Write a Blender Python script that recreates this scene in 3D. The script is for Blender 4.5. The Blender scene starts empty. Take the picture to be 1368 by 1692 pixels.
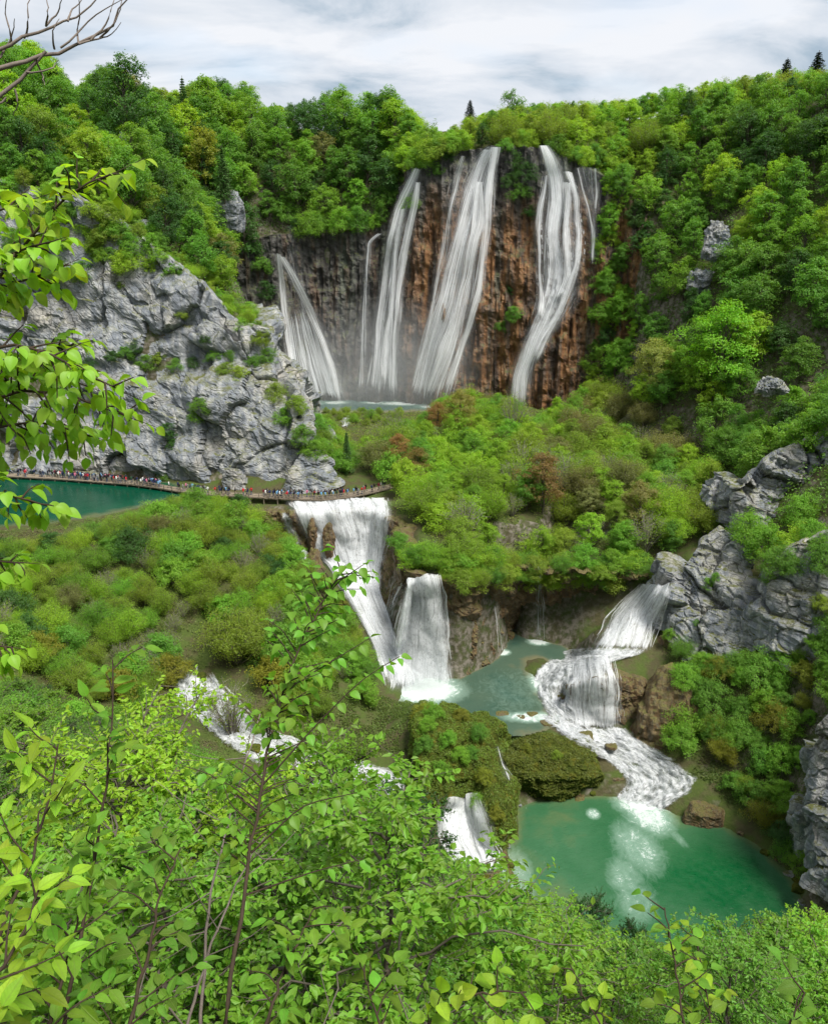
import bpy, math, random
import numpy as np
from mathutils import Vector, Matrix
from mathutils.bvhtree import BVHTree
from mathutils.geometry import delaunay_2d_cdt

random.seed(7)
RNG = np.random.default_rng(7)
SC = bpy.context.scene
COL = SC.collection

# ------------------------------------------------------------------ camera
PITCH = math.radians(20.127)
CAMZ = 84.0
FPX = 1408.0                      # focal length in pixels of the 1368 px wide photograph
cam_d = bpy.data.cameras.new('camera')
cam = bpy.data.objects.new('camera', cam_d)
COL.objects.link(cam)
cam.location = (0, 0, CAMZ)
cam.rotation_euler = (math.pi / 2 - PITCH, 0, 0)
cam_d.sensor_fit = 'HORIZONTAL'
cam_d.sensor_width = 36.0
cam_d.lens = 36.0 * FPX / 1368.0
cam_d.clip_start = 0.05
cam_d.clip_end = 9000.0
SC.camera = cam

# ------------------------------------------------------------------ sky, sun, exposure
SUN_EL, SUN_AZ = 64.0, 132.0       # azimuth: degrees from +Y (view direction) towards +X
EXPO = 1.0
wd = bpy.data.worlds.new('World')
SC.world = wd
wd.use_nodes = True
def build_world():
    nt = wd.node_tree; N = nt.nodes; L = nt.links
    N.clear()
    out = N.new('ShaderNodeOutputWorld'); bg = N.new('ShaderNodeBackground')
    bg.inputs['Strength'].default_value = 0.1
    sky = N.new('ShaderNodeTexSky'); sky.sky_type = 'NISHITA'; sky.sun_disc = False
    sky.sun_elevation = math.radians(SUN_EL); sky.sun_rotation = math.radians(SUN_AZ)
    sky.altitude = 500; sky.dust_density = 1.0
    geo = N.new('ShaderNodeTexCoord')
    sep = N.new('ShaderNodeSeparateXYZ'); L.new(geo.outputs['Generated'], sep.inputs[0])
    ad = N.new('ShaderNodeMath'); ad.operation = 'ADD'; ad.inputs[1].default_value = 0.22
    mx = N.new('ShaderNodeMath'); mx.operation = 'MAXIMUM'; mx.inputs[1].default_value = 0.0
    L.new(sep.outputs['Z'], mx.inputs[0]); L.new(mx.outputs[0], ad.inputs[0])
    dx = N.new('ShaderNodeMath'); dx.operation = 'DIVIDE'; L.new(sep.outputs['X'], dx.inputs[0]); L.new(ad.outputs[0], dx.inputs[1])
    dy = N.new('ShaderNodeMath'); dy.operation = 'DIVIDE'; L.new(sep.outputs['Y'], dy.inputs[0]); L.new(ad.outputs[0], dy.inputs[1])
    cmb = N.new('ShaderNodeCombineXYZ'); L.new(dx.outputs[0], cmb.inputs[0]); L.new(dy.outputs[0], cmb.inputs[1])
    n1 = N.new('ShaderNodeTexNoise'); n1.inputs['Scale'].default_value = 1.5; n1.inputs['Detail'].default_value = 7
    n1.inputs['Roughness'].default_value = 0.56; n1.inputs['Distortion'].default_value = 0.5
    mp = N.new('ShaderNodeMapping'); mp.inputs['Location'].default_value = (3.1, 0.7, 0.0); mp.inputs['Scale'].default_value = (0.95, 1.15, 1)
    L.new(cmb.outputs[0], mp.inputs[0]); L.new(mp.outputs[0], n1.inputs['Vector'])
    cr = N.new('ShaderNodeValToRGB')
    cr.color_ramp.elements[0].position = 0.36; cr.color_ramp.elements[0].color = (2.1, 2.65, 3.2, 1)
    cr.color_ramp.elements[1].position = 0.60; cr.color_ramp.elements[1].color = (4.5, 4.62, 4.85, 1)
    e = cr.color_ramp.elements.new(0.47); e.color = (3.55, 3.85, 4.25, 1)
    L.new(n1.outputs['Fac'], cr.inputs[0])
    n2 = N.new('ShaderNodeTexNoise'); n2.inputs['Scale'].default_value = 0.8; n2.inputs['Detail'].default_value = 4
    L.new(cmb.outputs[0], n2.inputs['Vector'])
    cr2 = N.new('ShaderNodeValToRGB')
    cr2.color_ramp.elements[0].position = 0.30; cr2.color_ramp.elements[0].color = (0.55, 0.55, 0.55, 1)
    cr2.color_ramp.elements[1].position = 0.45; cr2.color_ramp.elements[1].color = (1, 1, 1, 1)
    L.new(n2.outputs['Fac'], cr2.inputs[0])
    m = N.new('ShaderNodeMix'); m.data_type = 'RGBA'
    L.new(cr2.outputs[0], m.inputs['Factor']); L.new(sky.outputs[0], m.inputs['A']); L.new(cr.outputs[0], m.inputs['B'])
    L.new(m.outputs['Result'], bg.inputs['Color']); L.new(bg.outputs[0], out.inputs[0])
build_world()
sun_d = bpy.data.lights.new('sun', 'SUN')
sun_d.energy = 3.2; sun_d.angle = math.radians(20.0); sun_d.color = (1.0, 0.96, 0.88)
sun = bpy.data.objects.new('sun', sun_d); COL.objects.link(sun)
_az, _el = math.radians(SUN_AZ), math.radians(SUN_EL)
SUN_DIR = Vector((math.sin(_az) * math.cos(_el), math.cos(_az) * math.cos(_el), math.sin(_el)))
sun.rotation_euler = SUN_DIR.to_track_quat('Z', 'Y').to_euler()
sun.location = SUN_DIR * 400
SC.view_settings.view_transform = 'Standard'
SC.view_settings.look = 'None'
SC.view_settings.exposure = EXPO
SC.view_settings.gamma = 1.0
SC.view_settings.use_curve_mapping = False
SC.render.engine = 'CYCLES'
cy = SC.cycles
cy.use_adaptive_sampling = True; cy.adaptive_threshold = 0.02
cy.max_bounces = 6; cy.diffuse_bounces = 3; cy.glossy_bounces = 2; cy.transmission_bounces = 3
cy.transparent_max_bounces = 14; cy.volume_bounces = 1
cy.caustics_reflective = False; cy.caustics_refractive = False
cy.use_denoising = True

# ------------------------------------------------------------------ numpy noise
_PERM = np.random.default_rng(11).permutation(256).astype(np.int64)
_PERM = np.concatenate([_PERM, _PERM, _PERM])
_GR = np.random.default_rng(12).normal(size=(256, 3)); _GR /= np.linalg.norm(_GR, axis=1)[:, None]
def perlin(p):
    p = np.asarray(p, float)
    i = np.floor(p).astype(np.int64); f = p - i
    i &= 255
    u = f * f * f * (f * (f * 6 - 15) + 10)
    r = 0
    for a in (0, 1):
        wx = u[..., 0] if a else 1 - u[..., 0]
        for b in (0, 1):
            wy = u[..., 1] if b else 1 - u[..., 1]
            for c_ in (0, 1):
                wz = u[..., 2] if c_ else 1 - u[..., 2]
                h = _PERM[_PERM[_PERM[(i[..., 0] + a) & 255] + ((i[..., 1] + b) & 255)] + ((i[..., 2] + c_) & 255)]
                g = _GR[h]
                r = r + wx * wy * wz * (g[..., 0] * (f[..., 0] - a) + g[..., 1] * (f[..., 1] - b) + g[..., 2] * (f[..., 2] - c_))
    return r * 1.6
def fbm(p, octv=4, lac=2.1, gain=0.5):
    p = np.asarray(p, float); s = 0; a = 1.0
    for k in range(octv):
        s = s + a * perlin(p + 17.3 * k); p = p * lac; a *= gain
    return s
def ridged(p, octv=4):
    p = np.asarray(p, float); s = 0; a = 1.0
    for k in range(octv):
        s = s + a * (1 - np.abs(perlin(p + 9.1 * k)) * 2); p = p * 2.1; a *= 0.5
    return s
_CELL = np.random.default_rng(13).random((256, 4))
def worley(p):
    """distance to the nearest and second cell point, and the nearest cell's random value"""
    p = np.asarray(p, float)
    i = np.floor(p).astype(np.int64); f = p - i
    d1 = np.full(p.shape[:-1], 9.0); d2 = d1.copy(); idr = np.zeros_like(d1)
    for a in (-1, 0, 1):
        for b in (-1, 0, 1):
            for c_ in (-1, 0, 1):
                h = _PERM[_PERM[_PERM[(i[..., 0] + a) & 255] + ((i[..., 1] + b) & 255)] + ((i[..., 2] + c_) & 255)]
                q = _CELL[h]
                d = np.sqrt((a + q[..., 0] - f[..., 0]) ** 2 + (b + q[..., 1] - f[..., 1]) ** 2 + (c_ + q[..., 2] - f[..., 2]) ** 2)
                near = d < d1
                d2 = np.where(near, d1, np.minimum(d2, d))
                idr = np.where(near, q[..., 3], idr)
                d1 = np.where(near, d, d1)
    return d1, d2, idr

# ------------------------------------------------------------------ pixel helpers (photograph pixels -> real place in the valley)
_c, _s = math.cos(PITCH), math.sin(PITCH)
def ray(px, py):
    u = (px - 684) / FPX; v = (846 - py) / FPX
    return Vector((u, _c + v * _s, -_s + v * _c))
def atz(px, py, z):
    r = ray(px, py); t = (z - CAMZ) / r.z
    return Vector((r.x * t, r.y * t, z))
def aty(px, py, y):
    r = ray(px, py); t = y / r.y
    return Vector((r.x * t, y, CAMZ + r.z * t))
def atd(px, py, d):
    r = ray(px, py).normalized() * d
    return Vector((r.x, r.y, CAMZ + r.z))
def proj(x, y, z):
    z = z - CAMZ; d = y * _c - z * _s; up = y * _s + z * _c
    return 684 + FPX * x / d, 846 - FPX * up / d, d

# ------------------------------------------------------------------ mesh and object helpers
def mesh_np(name, verts, faces, mats=(), smooth=False, uv=None, attrs=None, face_mat=None):
    """verts (n,3); faces (m,k) array of equal-size polygons"""
    verts = np.ascontiguousarray(verts, dtype=np.float32); faces = np.ascontiguousarray(faces, dtype=np.int32)
    m, k = faces.shape
    me = bpy.data.meshes.new(name)
    me.vertices.add(len(verts)); me.vertices.foreach_set('co', verts.ravel())
    me.loops.add(m * k); me.loops.foreach_set('vertex_index', faces.ravel())
    me.polygons.add(m)
    me.polygons.foreach_set('loop_start', np.arange(0, m * k, k, dtype=np.int32))
    me.polygons.foreach_set('use_smooth', np.full(m, smooth, dtype=bool))
    if face_mat is not None:
        me.polygons.foreach_set('material_index', np.ascontiguousarray(face_mat, dtype=np.int32))
    if uv is not None:
        l = me.uv_layers.new(name='UVMap')
        l.uv.foreach_set('vector', np.ascontiguousarray(uv[faces.ravel()], dtype=np.float32).ravel())
    for an, av in (attrs or {}).items():
        av = np.asarray(av, dtype=np.float32)
        if av.ndim == 1:
            a = me.attributes.new(an, 'FLOAT', 'POINT'); a.data.foreach_set('value', av)
        else:
            a = me.attributes.new(an, 'FLOAT_VECTOR', 'POINT'); a.data.foreach_set('vector', av.ravel())
    me.update(calc_edges=True)
    for mt in mats:
        me.materials.append(mt)
    return me
def grid_faces(nu, nv, close_u=False):
    """vertex index = j * nu + i"""
    i = np.arange(nu if close_u else nu - 1); j = np.arange(nv - 1)
    I, J = np.meshgrid(i, j)
    I2 = (I + 1) % nu
    return np.stack([J * nu + I, J * nu + I2, (J + 1) * nu + I2, (J + 1) * nu + I], -1).reshape(-1, 4)
def obj(name, data=None, parent=None, loc=None, rot=None, scale=None, **props):
    o = bpy.data.objects.new(name, data)
    COL.objects.link(o)
    if parent is not None:
        o.parent = parent
    if loc is not None:
        o.location = loc
    if rot is not None:
        o.rotation_euler = rot
    if scale is not None:
        o.scale = scale if hasattr(scale, '__len__') else (scale,) * 3
    for k_, v_ in props.items():
        if v_ is not None:
            o[k_] = v_
    return o
def thing(name, label, category, data=None, group=None, **kw):
    return obj(name, data, label=label, category=category, group=group, **kw)
def clone(root, parent=None):
    c = root.copy(); COL.objects.link(c)
    if parent is not None:
        c.parent = parent
    for ch in root.children:
        clone(ch, c)
    return c
class MB:
    """collects quads/tris given as numpy blocks"""
    def __init__(s): s.v = []; s.f = []; s.m = []; s.n = 0
    def add(s, v, f, mat=0):
        v = np.asarray(v, float); f = np.asarray(f, int)
        if f.shape[1] == 3:
            f = np.concatenate([f, f[:, 2:]], 1)
        s.v.append(v); s.f.append(f + s.n); s.m.append(np.full(len(f), mat)); s.n += len(v)
    def mesh(s, name, mats, smooth=False):
        f = np.concatenate(s.f); v = np.concatenate(s.v)
        return mesh_np(name, v, f, mats, smooth, face_mat=np.concatenate(s.m)) if not (f[:, 2] == f[:, 3]).any() else _tri_mesh(name, v, f, mats, smooth, np.concatenate(s.m))
def _tri_mesh(name, v, f, mats, smooth, fm):
    q = f[:, 2] != f[:, 3]
    t = np.concatenate([f[q][:, [0, 1, 2]], f[q][:, [0, 2, 3]], f[~q][:, :3]])
    m = np.concatenate([fm[q], fm[q], fm[~q]])
    return mesh_np(name, v, t, mats, smooth, face_mat=m)
def tube(pts, radii, sides=5):
    """tapered tube along pts; returns verts, quads"""
    pts = np.asarray(pts, float); n = len(pts)
    d = np.gradient(pts, axis=0); d /= np.linalg.norm(d, axis=1)[:, None] + 1e-9
    ref = np.where(np.abs(d[:, 2:3]) > 0.9, np.array([[1.0, 0, 0]]), np.array([[0, 0, 1.0]]))
    a = np.cross(d, ref); a /= np.linalg.norm(a, axis=1)[:, None] + 1e-9
    b = np.cross(d, a)
    ang = np.arange(sides) * 2 * math.pi / sides
    r = np.asarray(radii, float)[:, None, None]
    v = pts[:, None] + r * (np.cos(ang)[None, :, None] * a[:, None] + np.sin(ang)[None, :, None] * b[:, None])
    return v.reshape(-1, 3), grid_faces(sides, n, True)
def box(c, sx, sy, sz, ang=0.0):
    c = np.asarray(c, float)
    v = np.array([[x, y, z] for z in (-.5, .5) for y in (-.5, .5) for x in (-.5, .5)]) * (sx, sy, sz)
    ca, sa = math.cos(ang), math.sin(ang)
    v = np.stack([v[:, 0] * ca - v[:, 1] * sa, v[:, 0] * sa + v[:, 1] * ca, v[:, 2]], 1) + c
    f = [[0, 2, 3, 1], [4, 5, 7, 6], [0, 1, 5, 4], [2, 6, 7, 3], [0, 4, 6, 2], [1, 3, 7, 5]]
    return v, np.array(f)

# ------------------------------------------------------------------ materials
class NT:
    def __init__(s, name):
        s.mat = bpy.data.materials.new(name); s.mat.use_nodes = True
        s.t = s.mat.node_tree; s.t.nodes.clear()
        s.out = s.n('ShaderNodeOutputMaterial')
    def n(s, typ, **kw):
        nd = s.t.nodes.new(typ)
        for k_, v_ in kw.items():
            setattr(nd, k_, v_)
        return nd
    def l(s, a, b): s.t.links.new(a, b)
    def val(s, sock, v):
        if hasattr(v, 'is_output'): s.l(v, sock)
        else: sock.default_value = v
    def noise(s, vec, scale, detail=4, rough=0.55, dist=0.0):
        nd = s.n('ShaderNodeTexNoise'); nd.inputs['Scale'].default_value = scale; nd.inputs['Detail'].default_value = detail
        nd.inputs['Roughness'].default_value = rough; nd.inputs['Distortion'].default_value = dist
        if vec is not None: s.l(vec, nd.inputs['Vector'])
        return nd.outputs['Fac']
    def ramp(s, fac, *stops):
        nd = s.n('ShaderNodeValToRGB'); el = nd.color_ramp.elements
        stops = [(p, (c, c, c) if not hasattr(c, '__len__') else c) for p, c in stops]
        el[0].position, el[0].color = stops[0][0], (*stops[0][1], 1)
        el[1].position, el[1].color = stops[-1][0], (*stops[-1][1], 1)
        for p, c in stops[1:-1]:
            e = el.new(p); e.color = (*c, 1)
        s.l(fac, nd.inputs[0]); return nd.outputs[0]
    def mix(s, fac, a, b, mode='MIX'):
        nd = s.n('ShaderNodeMix'); nd.data_type = 'RGBA'; nd.blend_type = mode
        s.val(nd.inputs['Factor'], fac)
        for q, v in (('A', a), ('B', b)):
            if hasattr(v, '__len__') and len(v) == 3: v = (*v, 1)
            s.val(nd.inputs[q], v)
        return nd.outputs['Result']
    def math(s, op, a, b=0.0, clamp=False):
        nd = s.n('ShaderNodeMath'); nd.operation = op; nd.use_clamp = clamp
        s.val(nd.inputs[0], a); s.val(nd.inputs[1], b); return nd.outputs[0]
    def mad(s, a, b, c):
        o = s.math('MULTIPLY_ADD', a, b); s.val(o.node.inputs[2], c); return o
    def mapping(s, vec, scale=(1, 1, 1), loc=(0, 0, 0)):
        nd = s.n('ShaderNodeMapping'); nd.inputs['Scale'].default_value = scale; nd.inputs['Location'].default_value = loc
        s.l(vec, nd.inputs[0]); return nd.outputs[0]
    def pos(s): return s.n('ShaderNodeNewGeometry').outputs['Position']
    def attr(s, name):
        nd = s.n('ShaderNodeAttribute'); nd.attribute_name = name; return nd.outputs
    def bump(s, h, strength, dist):
        nd = s.n('ShaderNodeBump'); nd.inputs['Strength'].default_value = strength; nd.inputs['Distance'].default_value = dist
        s.l(h, nd.inputs['Height']); return nd.outputs[0]
    def bsdf(s, color, rough=0.8, spec=0.3, normal=None, **kw):
        nd = s.n('ShaderNodeBsdfPrincipled')
        if hasattr(color, '__len__') and len(color) == 3: color = (*color, 1)
        s.val(nd.inputs['Base Color'], color); s.val(nd.inputs['Roughness'], rough); s.val(nd.inputs['Specular IOR Level'], spec)
        if normal is not None: s.l(normal, nd.inputs['Normal'])
        for k_, v_ in kw.items(): s.val(nd.inputs[k_.replace('_', ' ')], v_)
        return nd.outputs[0]
    def done(s, sh): s.l(sh, s.out.inputs['Surface']); return s.mat

def mat_leaf(name, trans=0.35, vary=0.25, rough=0.5, fixed=None, scale=1.2):
    """leaf: diffuse + light passing through; colour comes from the object's own colour"""
    m = NT(name)
    if fixed is None:
        base = m.n('ShaderNodeObjectInfo').outputs['Color']
    else:
        rgb = m.n('ShaderNodeRGB'); rgb.outputs[0].default_value = (*fixed, 1); base = rgb.outputs[0]
    tc = m.n('ShaderNodeTexCoord').outputs['Object']
    nz = m.noise(tc, scale, 3, 0.6)
    rnd = m.n('ShaderNodeNewGeometry').outputs['Random Per Island']
    hsv = m.n('ShaderNodeHueSaturation')
    m.l(base, hsv.inputs['Color'])
    v1 = m.mad(nz, vary * 2.2, 1 - vary * 1.1)
    v2 = m.mad(rnd, vary * 1.6, 1 - vary * 0.8)
    m.l(m.math('MULTIPLY', v1, v2), hsv.inputs['Value'])
    h = m.mad(rnd, 0.026, 0.490)
    m.l(h, hsv.inputs['Hue'])
    p = m.bsdf(hsv.outputs[0], rough, 0.35)
    t = m.n('ShaderNodeBsdfTranslucent')
    g = m.mix(1.0, hsv.outputs[0], (1.5, 1.45, 0.55), 'MULTIPLY')
    m.l(g, t.inputs['Color'])
    ms = m.n('ShaderNodeMixShader'); ms.inputs[0].default_value = trans
    m.l(p, ms.inputs[1]); m.l(t.outputs[0], ms.inputs[2])
    return m.done(ms.outputs[0])
def mat_bark(name, col):
    m = NT(name); tc = m.n('ShaderNodeTexCoord').outputs['Object']
    nz = m.noise(m.mapping(tc, (6, 6, 1.2)), 3, 4)
    c = m.mix(nz, tuple(x * 0.5 for x in col), tuple(min(1, x * 1.6) for x in col))
    return m.done(m.bsdf(c, 0.9, 0.15, m.bump(nz, 0.5, 0.02)))
def mat_limestone(name, warm=0.0, moss=1.0, scale=1.0, mossz=(0.55, 0.85)):
    m = NT(name); P = m.pos()
    big = m.noise(P, 0.10 * scale, 5, 0.6)
    mid = m.noise(P, 0.6 * scale, 6, 0.65, 0.3)
    fine = m.noise(P, 3.5 * scale, 5, 0.7)
    streak = m.noise(m.mapping(P, (0.7 * scale, 0.7 * scale, 0.06 * scale)), 1.0, 5, 0.6)
    c = m.ramp(mid, (0.28, (0.20, 0.21, 0.22)), (0.5, (0.37, 0.375, 0.375)), (0.72, (0.54, 0.535, 0.51)))
    c = m.mix(m.ramp(streak, (0.38, 0.0), (0.56, 0.9)), c, (0.18, 0.20, 0.235))
    c = m.mix(m.ramp(big, (0.50, 0.0), (0.66, 0.55)), c, (0.42, 0.38 , 0.31))
    c = m.mix(m.ramp(fine, (0.34, 0.5), (0.48, 0.0)), c, (0.13, 0.13, 0.125))
    bed = m.noise(m.mapping(P, (0.10 * scale, 0.14 * scale, 1.15 * scale)), 1.0, 5, 0.62, 0.35)
    c = m.mix(m.ramp(bed, (0.36, 0.45), (0.46, 0.0)), c, (0.13, 0.135, 0.14))
    vor = m.n('ShaderNodeTexVoronoi'); vor.feature = 'DISTANCE_TO_EDGE'; vor.inputs['Scale'].default_value = 0.42 * scale
    wv = m.mix(0.35, P, m.n('ShaderNodeTexNoise').outputs['Color'], 'ADD')
    m.l(m.mapping(wv, (1, 1, 1.7)), vor.inputs['Vector'])
    crack = m.ramp(vor.outputs['Distance'], (0.0, 1.0), (0.045, 0.0))
    c = m.mix(m.math('MULTIPLY', crack, m.ramp(big, (0.35, 0.1), (0.6, 0.8))), c, (0.07, 0.07, 0.065))
    nz = m.n('ShaderNodeSeparateXYZ'); m.l(m.n('ShaderNodeNewGeometry').outputs['Normal'], nz.inputs[0])
    up = m.ramp(nz.outputs['Z'], (mossz[0], 0.0), (mossz[1], 1.0))
    mm = m.math('MULTIPLY', m.math('MULTIPLY', up, m.ramp(mid, (0.36, 0.0), (0.56, 1.0))), moss, True)
    c = m.mix(mm, c, m.mix(fine, (0.05, 0.065, 0.018), (0.13, 0.13, 0.04)))
    if warm:
        c = m.mix(warm, c, (0.36, 0.25, 0.13))
    h = m.math('ADD', m.math('ADD', m.math('MULTIPLY', mid, 0.5), m.math('MULTIPLY', bed, 0.8)), m.math('ADD', m.math('MULTIPLY', fine, 0.35), m.math('MULTIPLY', crack, -0.35)))
    return m.done(m.bsdf(c, 0.88, 0.25, m.bump(h, 0.6, 0.5 / scale)))

# ================================================================== TERRAIN
ZLOW, ZMID, ZUP, ZLAKE = -3.0, 4.0, 25.6, 24.6       # water levels
BREAK = [
 # main cliff: foot and brow
 [(-50,257,26),(-40,262,24.6),(-22,262,24.4),(-4,259,24.4),(8,254,24.8),(20,251,25.5),(34,249,26.5),(48,245,29),(58,238,33)],
 [(-58,264,70),(-42,268.5,73.5),(-22,269,74),(-8,267,77),(-2,262.5,91),(8,259.5,95.5),(22,257.5,97),(36,255.5,96.5),(50,252,90),(61,247,82)],
 # grey limestone spur: foot and brow
 [(-135,197,24.8),(-100,191,24.8),(-79,188.5,24.8),(-56,184,24.8),(-36,178,24.8),(-24,176.5,24.8),(-14,180,25.2)],
 [(-135,210,93),(-95,204,88),(-74,203,83),(-64,201,78),(-52,199,69),(-39,197,59),(-31,191,42),(-22,185,30)],
 # brow of the lower falls and its foot
 [(-31,168,23.4),(-16,166,23.6),(-7,166.5,23.9),(0,155,24.0),(1,138,22.8),(8,135,22.3),(15,141,22),(22,152.8,22),(32,152.8,21),(41,148,20)],
 [(-31,164,19),(-17,162.5,12.5),(-8,160,11.5),(-3.5,143,7),(-0.5,135,3.2),(8,132,2.5),(14.5,138,2.2),(22,154,2.4),(31,153.5,4)],
]
PTS = [
 # plateau below the tall falls
 (-30,250,25.0),(-10,250,24.8),(-20,243,25.8),(0,240,26.2),(-30,235,26.4),(-10,225,26.2),(10,235,27),(25,235,28),(40,230,29),(10,215,27),(30,210,28),(45,205,28),
 (-12,205,26.2),(8,195,26.5),(28,190,27),(48,185,27),(-4,182,25.8),(12,175,26),(30,170,26),(48,165,26),(10,155,25),(25,158,24.5),(40,156,24),(52,150,24),(6,145,24),
 # behind the spur
 (-17,192,27),(-23,212,27),(-30,228,27),(-34,212,48),(-38,236,36),(-40,248,27),(-49,246,62),(-50,225,68),(-64,225,85),(-82,236,98),(-58,268,84),(-45,278,90),
 # rim
 (-100,235,107),(-95,262,108),(-85,290,110),(-60,302,108),(-35,300,104),(-20,287,97),(-6,285,101),(10,285,103),(-2,272,97),(-30,283,90),(30,283,103),(57,279,104),(85,262,107),(104,240,108),
 (122,210,106),(132,170,98),(122,130,88),(103,90,86),(75,40,88),(62,0,90),
 # slope on the right
 (62,232,60),(74,215,64),(66,205,48),(88,192,66),(100,205,86),(84,172,40),(100,170,62),(112,150,74),(70,165,31),(53,231,33),(56,215,29.5),(58,190,27.5),(60,166,26.5),(56,151,25),
 (64,133,33),(77,132,50),(58,118,18),(73,112,46),(56,105,8),(53,103,0.5),(54,92,-1),(58,94,16),(64,95,32),(78,90,62),(53,82,-1),(60,75,20),(72,70,56),(92,120,68),
 # middle pool bed and rim
 (2,127,2.2),(7,118,2.4),(13,117,2.3),(20,119,2.6),(26,125,2.8),(28,136,2.2),(29,143,3),(22,146,2),(14,134,1.6),(18,127,1.2),(4,117,4.6),(10,114.5,4.6),(17,115.2,4.1),(21.5,118,4.1),
 # right-hand cascade over the tufa mound
 (47,146,20),(45.5,140,17.6),(40,134,15),(36,130,14),(31.5,127,12.6),(28.5,121.3,9.5),(31.5,121.8,11),(34,121.5,10.5),(31,118.8,3.0),(27,118.6,3.0),(35,118.2,4.0),(38,124,11),(43,130,14),(24.5,128,6.5),(23,122.5,4.0),(40,118,7.5),(38.5,114.5,4),
 (43,124,13),(47,118,12),(25,134,5.5),(32,136,12),(31,142,6),(50,138,22),
 # channel between the pools
 (20,115.8,3.7),(27,115,3),(32,115.5,2.6),(38,111.5,1.2),(42.5,106.5,0.0),(34,109.7,-1.5),(28,111,-0.8),(40,104,-3.4),(36,107.8,-2.6),
 # lower pool
 (17,105.5,-5.0),(28,107.8,-5),(36,105.5,-5.5),(42.5,101,-5.5),(48,95,-6),(48,86,-6),(41,80,-4.2),(30,79,-4.1),(20,82,-3.9),(16,90,-3.7),(16,99,-4.4),(31,92,-6.4),(23,93,-4.6),(25,86,-4.4),(40,92,-8),
 (13.5,108,0.0),(15,111,4.0),(22,113.6,4.4),(26.5,111.6,2.2),(21,109.2,-3.2),(24,109,-3.4),(47.5,104,-1),(51.5,96,-2),(52,86,-2),(46,77.5,-1.5),(38,74,0),(28,72,1),(16,76,0),(11.5,85,-1.6),(12,97,-2.6),
 # mossy hump
 (2,117.5,8),(7,113,8.2),(11.5,106,3.5),(6,106,5),(10,110,6.5),
 # left-hand cascade and brush
 (-36,123,12),(-30,116,8.4),(-24,109.5,5),(-15,106,2.2),(-8,104,0.4),(2,99,-1.8),(8,94,-3.3),(-16,122,9.5),(-10,113,4.4),(-4,122,5),(-12,133,9),(-22,130,13),(-14,148,13),(-25,150,19),
 (-4,112,5),(4,103,0.5),
 (-70,154,24.9),(-60,161,24.9),(-52,169,24.7),(-50,150,24.4),(-38,160,23.6),(-38,137,19),(-55,118,19),(-75,122,23),(-92,142,26),(-45,128,16),(-85,151,25),(-120,160,25),
 (-95,160,22.5),(-80,165,22),(-64,172,22),(-95,180,22),(-75,178,22),(-58,176,22),(-120,185,22),(-45,173,24.2),(-40,180,24.7),
 # near bank
 (0,-3,82.5),(0,1.2,82.2),(-10,0,83),(10,0,82.6),(0,20,59),(0,40,35),(0,60,13),(3,75,0.5),(8,84,-2),(20,20,57),(20,45,27),(22,60,8),(35,50,24),(46,58,22),
 (-14,20,64),(-14,40,46),(-14,60,27),(-12,80,7),(-30,30,68),(-35,50,49),(-35,75,27),(-34,95,11),(-50,40,74),(-60,70,50),(-62,97,28),(-80,60,80),(-100,100,62),(-115,130,48),(-140,150,62),
 (-8,92,2),(-20,95,6),
 (-10,-40,88),(60,-60,95),(-80,-40,92),(-140,60,98),(-180,120,110),(-180,200,112),(-160,260,114),(-130,300,114),(150,60,104),(170,130,112),(170,200,114),(150,260,114),(100,300,110),(0,330,106),(-60,350,110),
]
OUT = [(x, y, z) for x, y, z in ((-400,-400,105),(0,-400,105),(400,-400,105),(-400,0,112),(400,0,112),(-400,420,116),(0,430,108),(400,420,116),(-6000,-6000,118),(6000,-6000,118),(-6000,6000,118),(6000,6000,118),(0,6000,118))]
def build_tin():
    v2, zz, ed = [], [], []
    for line in BREAK:
        st = len(v2)
        for x, y, z in line:
            v2.append(Vector((x, y))); zz.append(z)
        ed += [(st + k, st + k + 1) for k in range(len(line) - 1)]
    for x, y, z in PTS + OUT:
        v2.append(Vector((x, y))); zz.append(z)
    ov, oe, of, iv, ie, if_ = delaunay_2d_cdt(v2, ed, [], 0, 1e-4)
    co = []
    for p, src in zip(ov, iv):
        z = zz[src[0]] if src else 0.0
        co.append((p.x, p.y, z))
    return BVHTree.FromPolygons(co, of)
TIN = build_tin()
def _axis(a, b, step, far):
    core = np.arange(a, b + step / 2, step)
    lo, hi, d = [], [], step
    x = a
    while x > -far:
        d *= 1.22; x -= d; lo.append(x)
    x = b; d = step
    while x < far:
        d *= 1.22; x += d; hi.append(x)
    return np.array(lo[::-1] + list(core) + hi)
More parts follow.
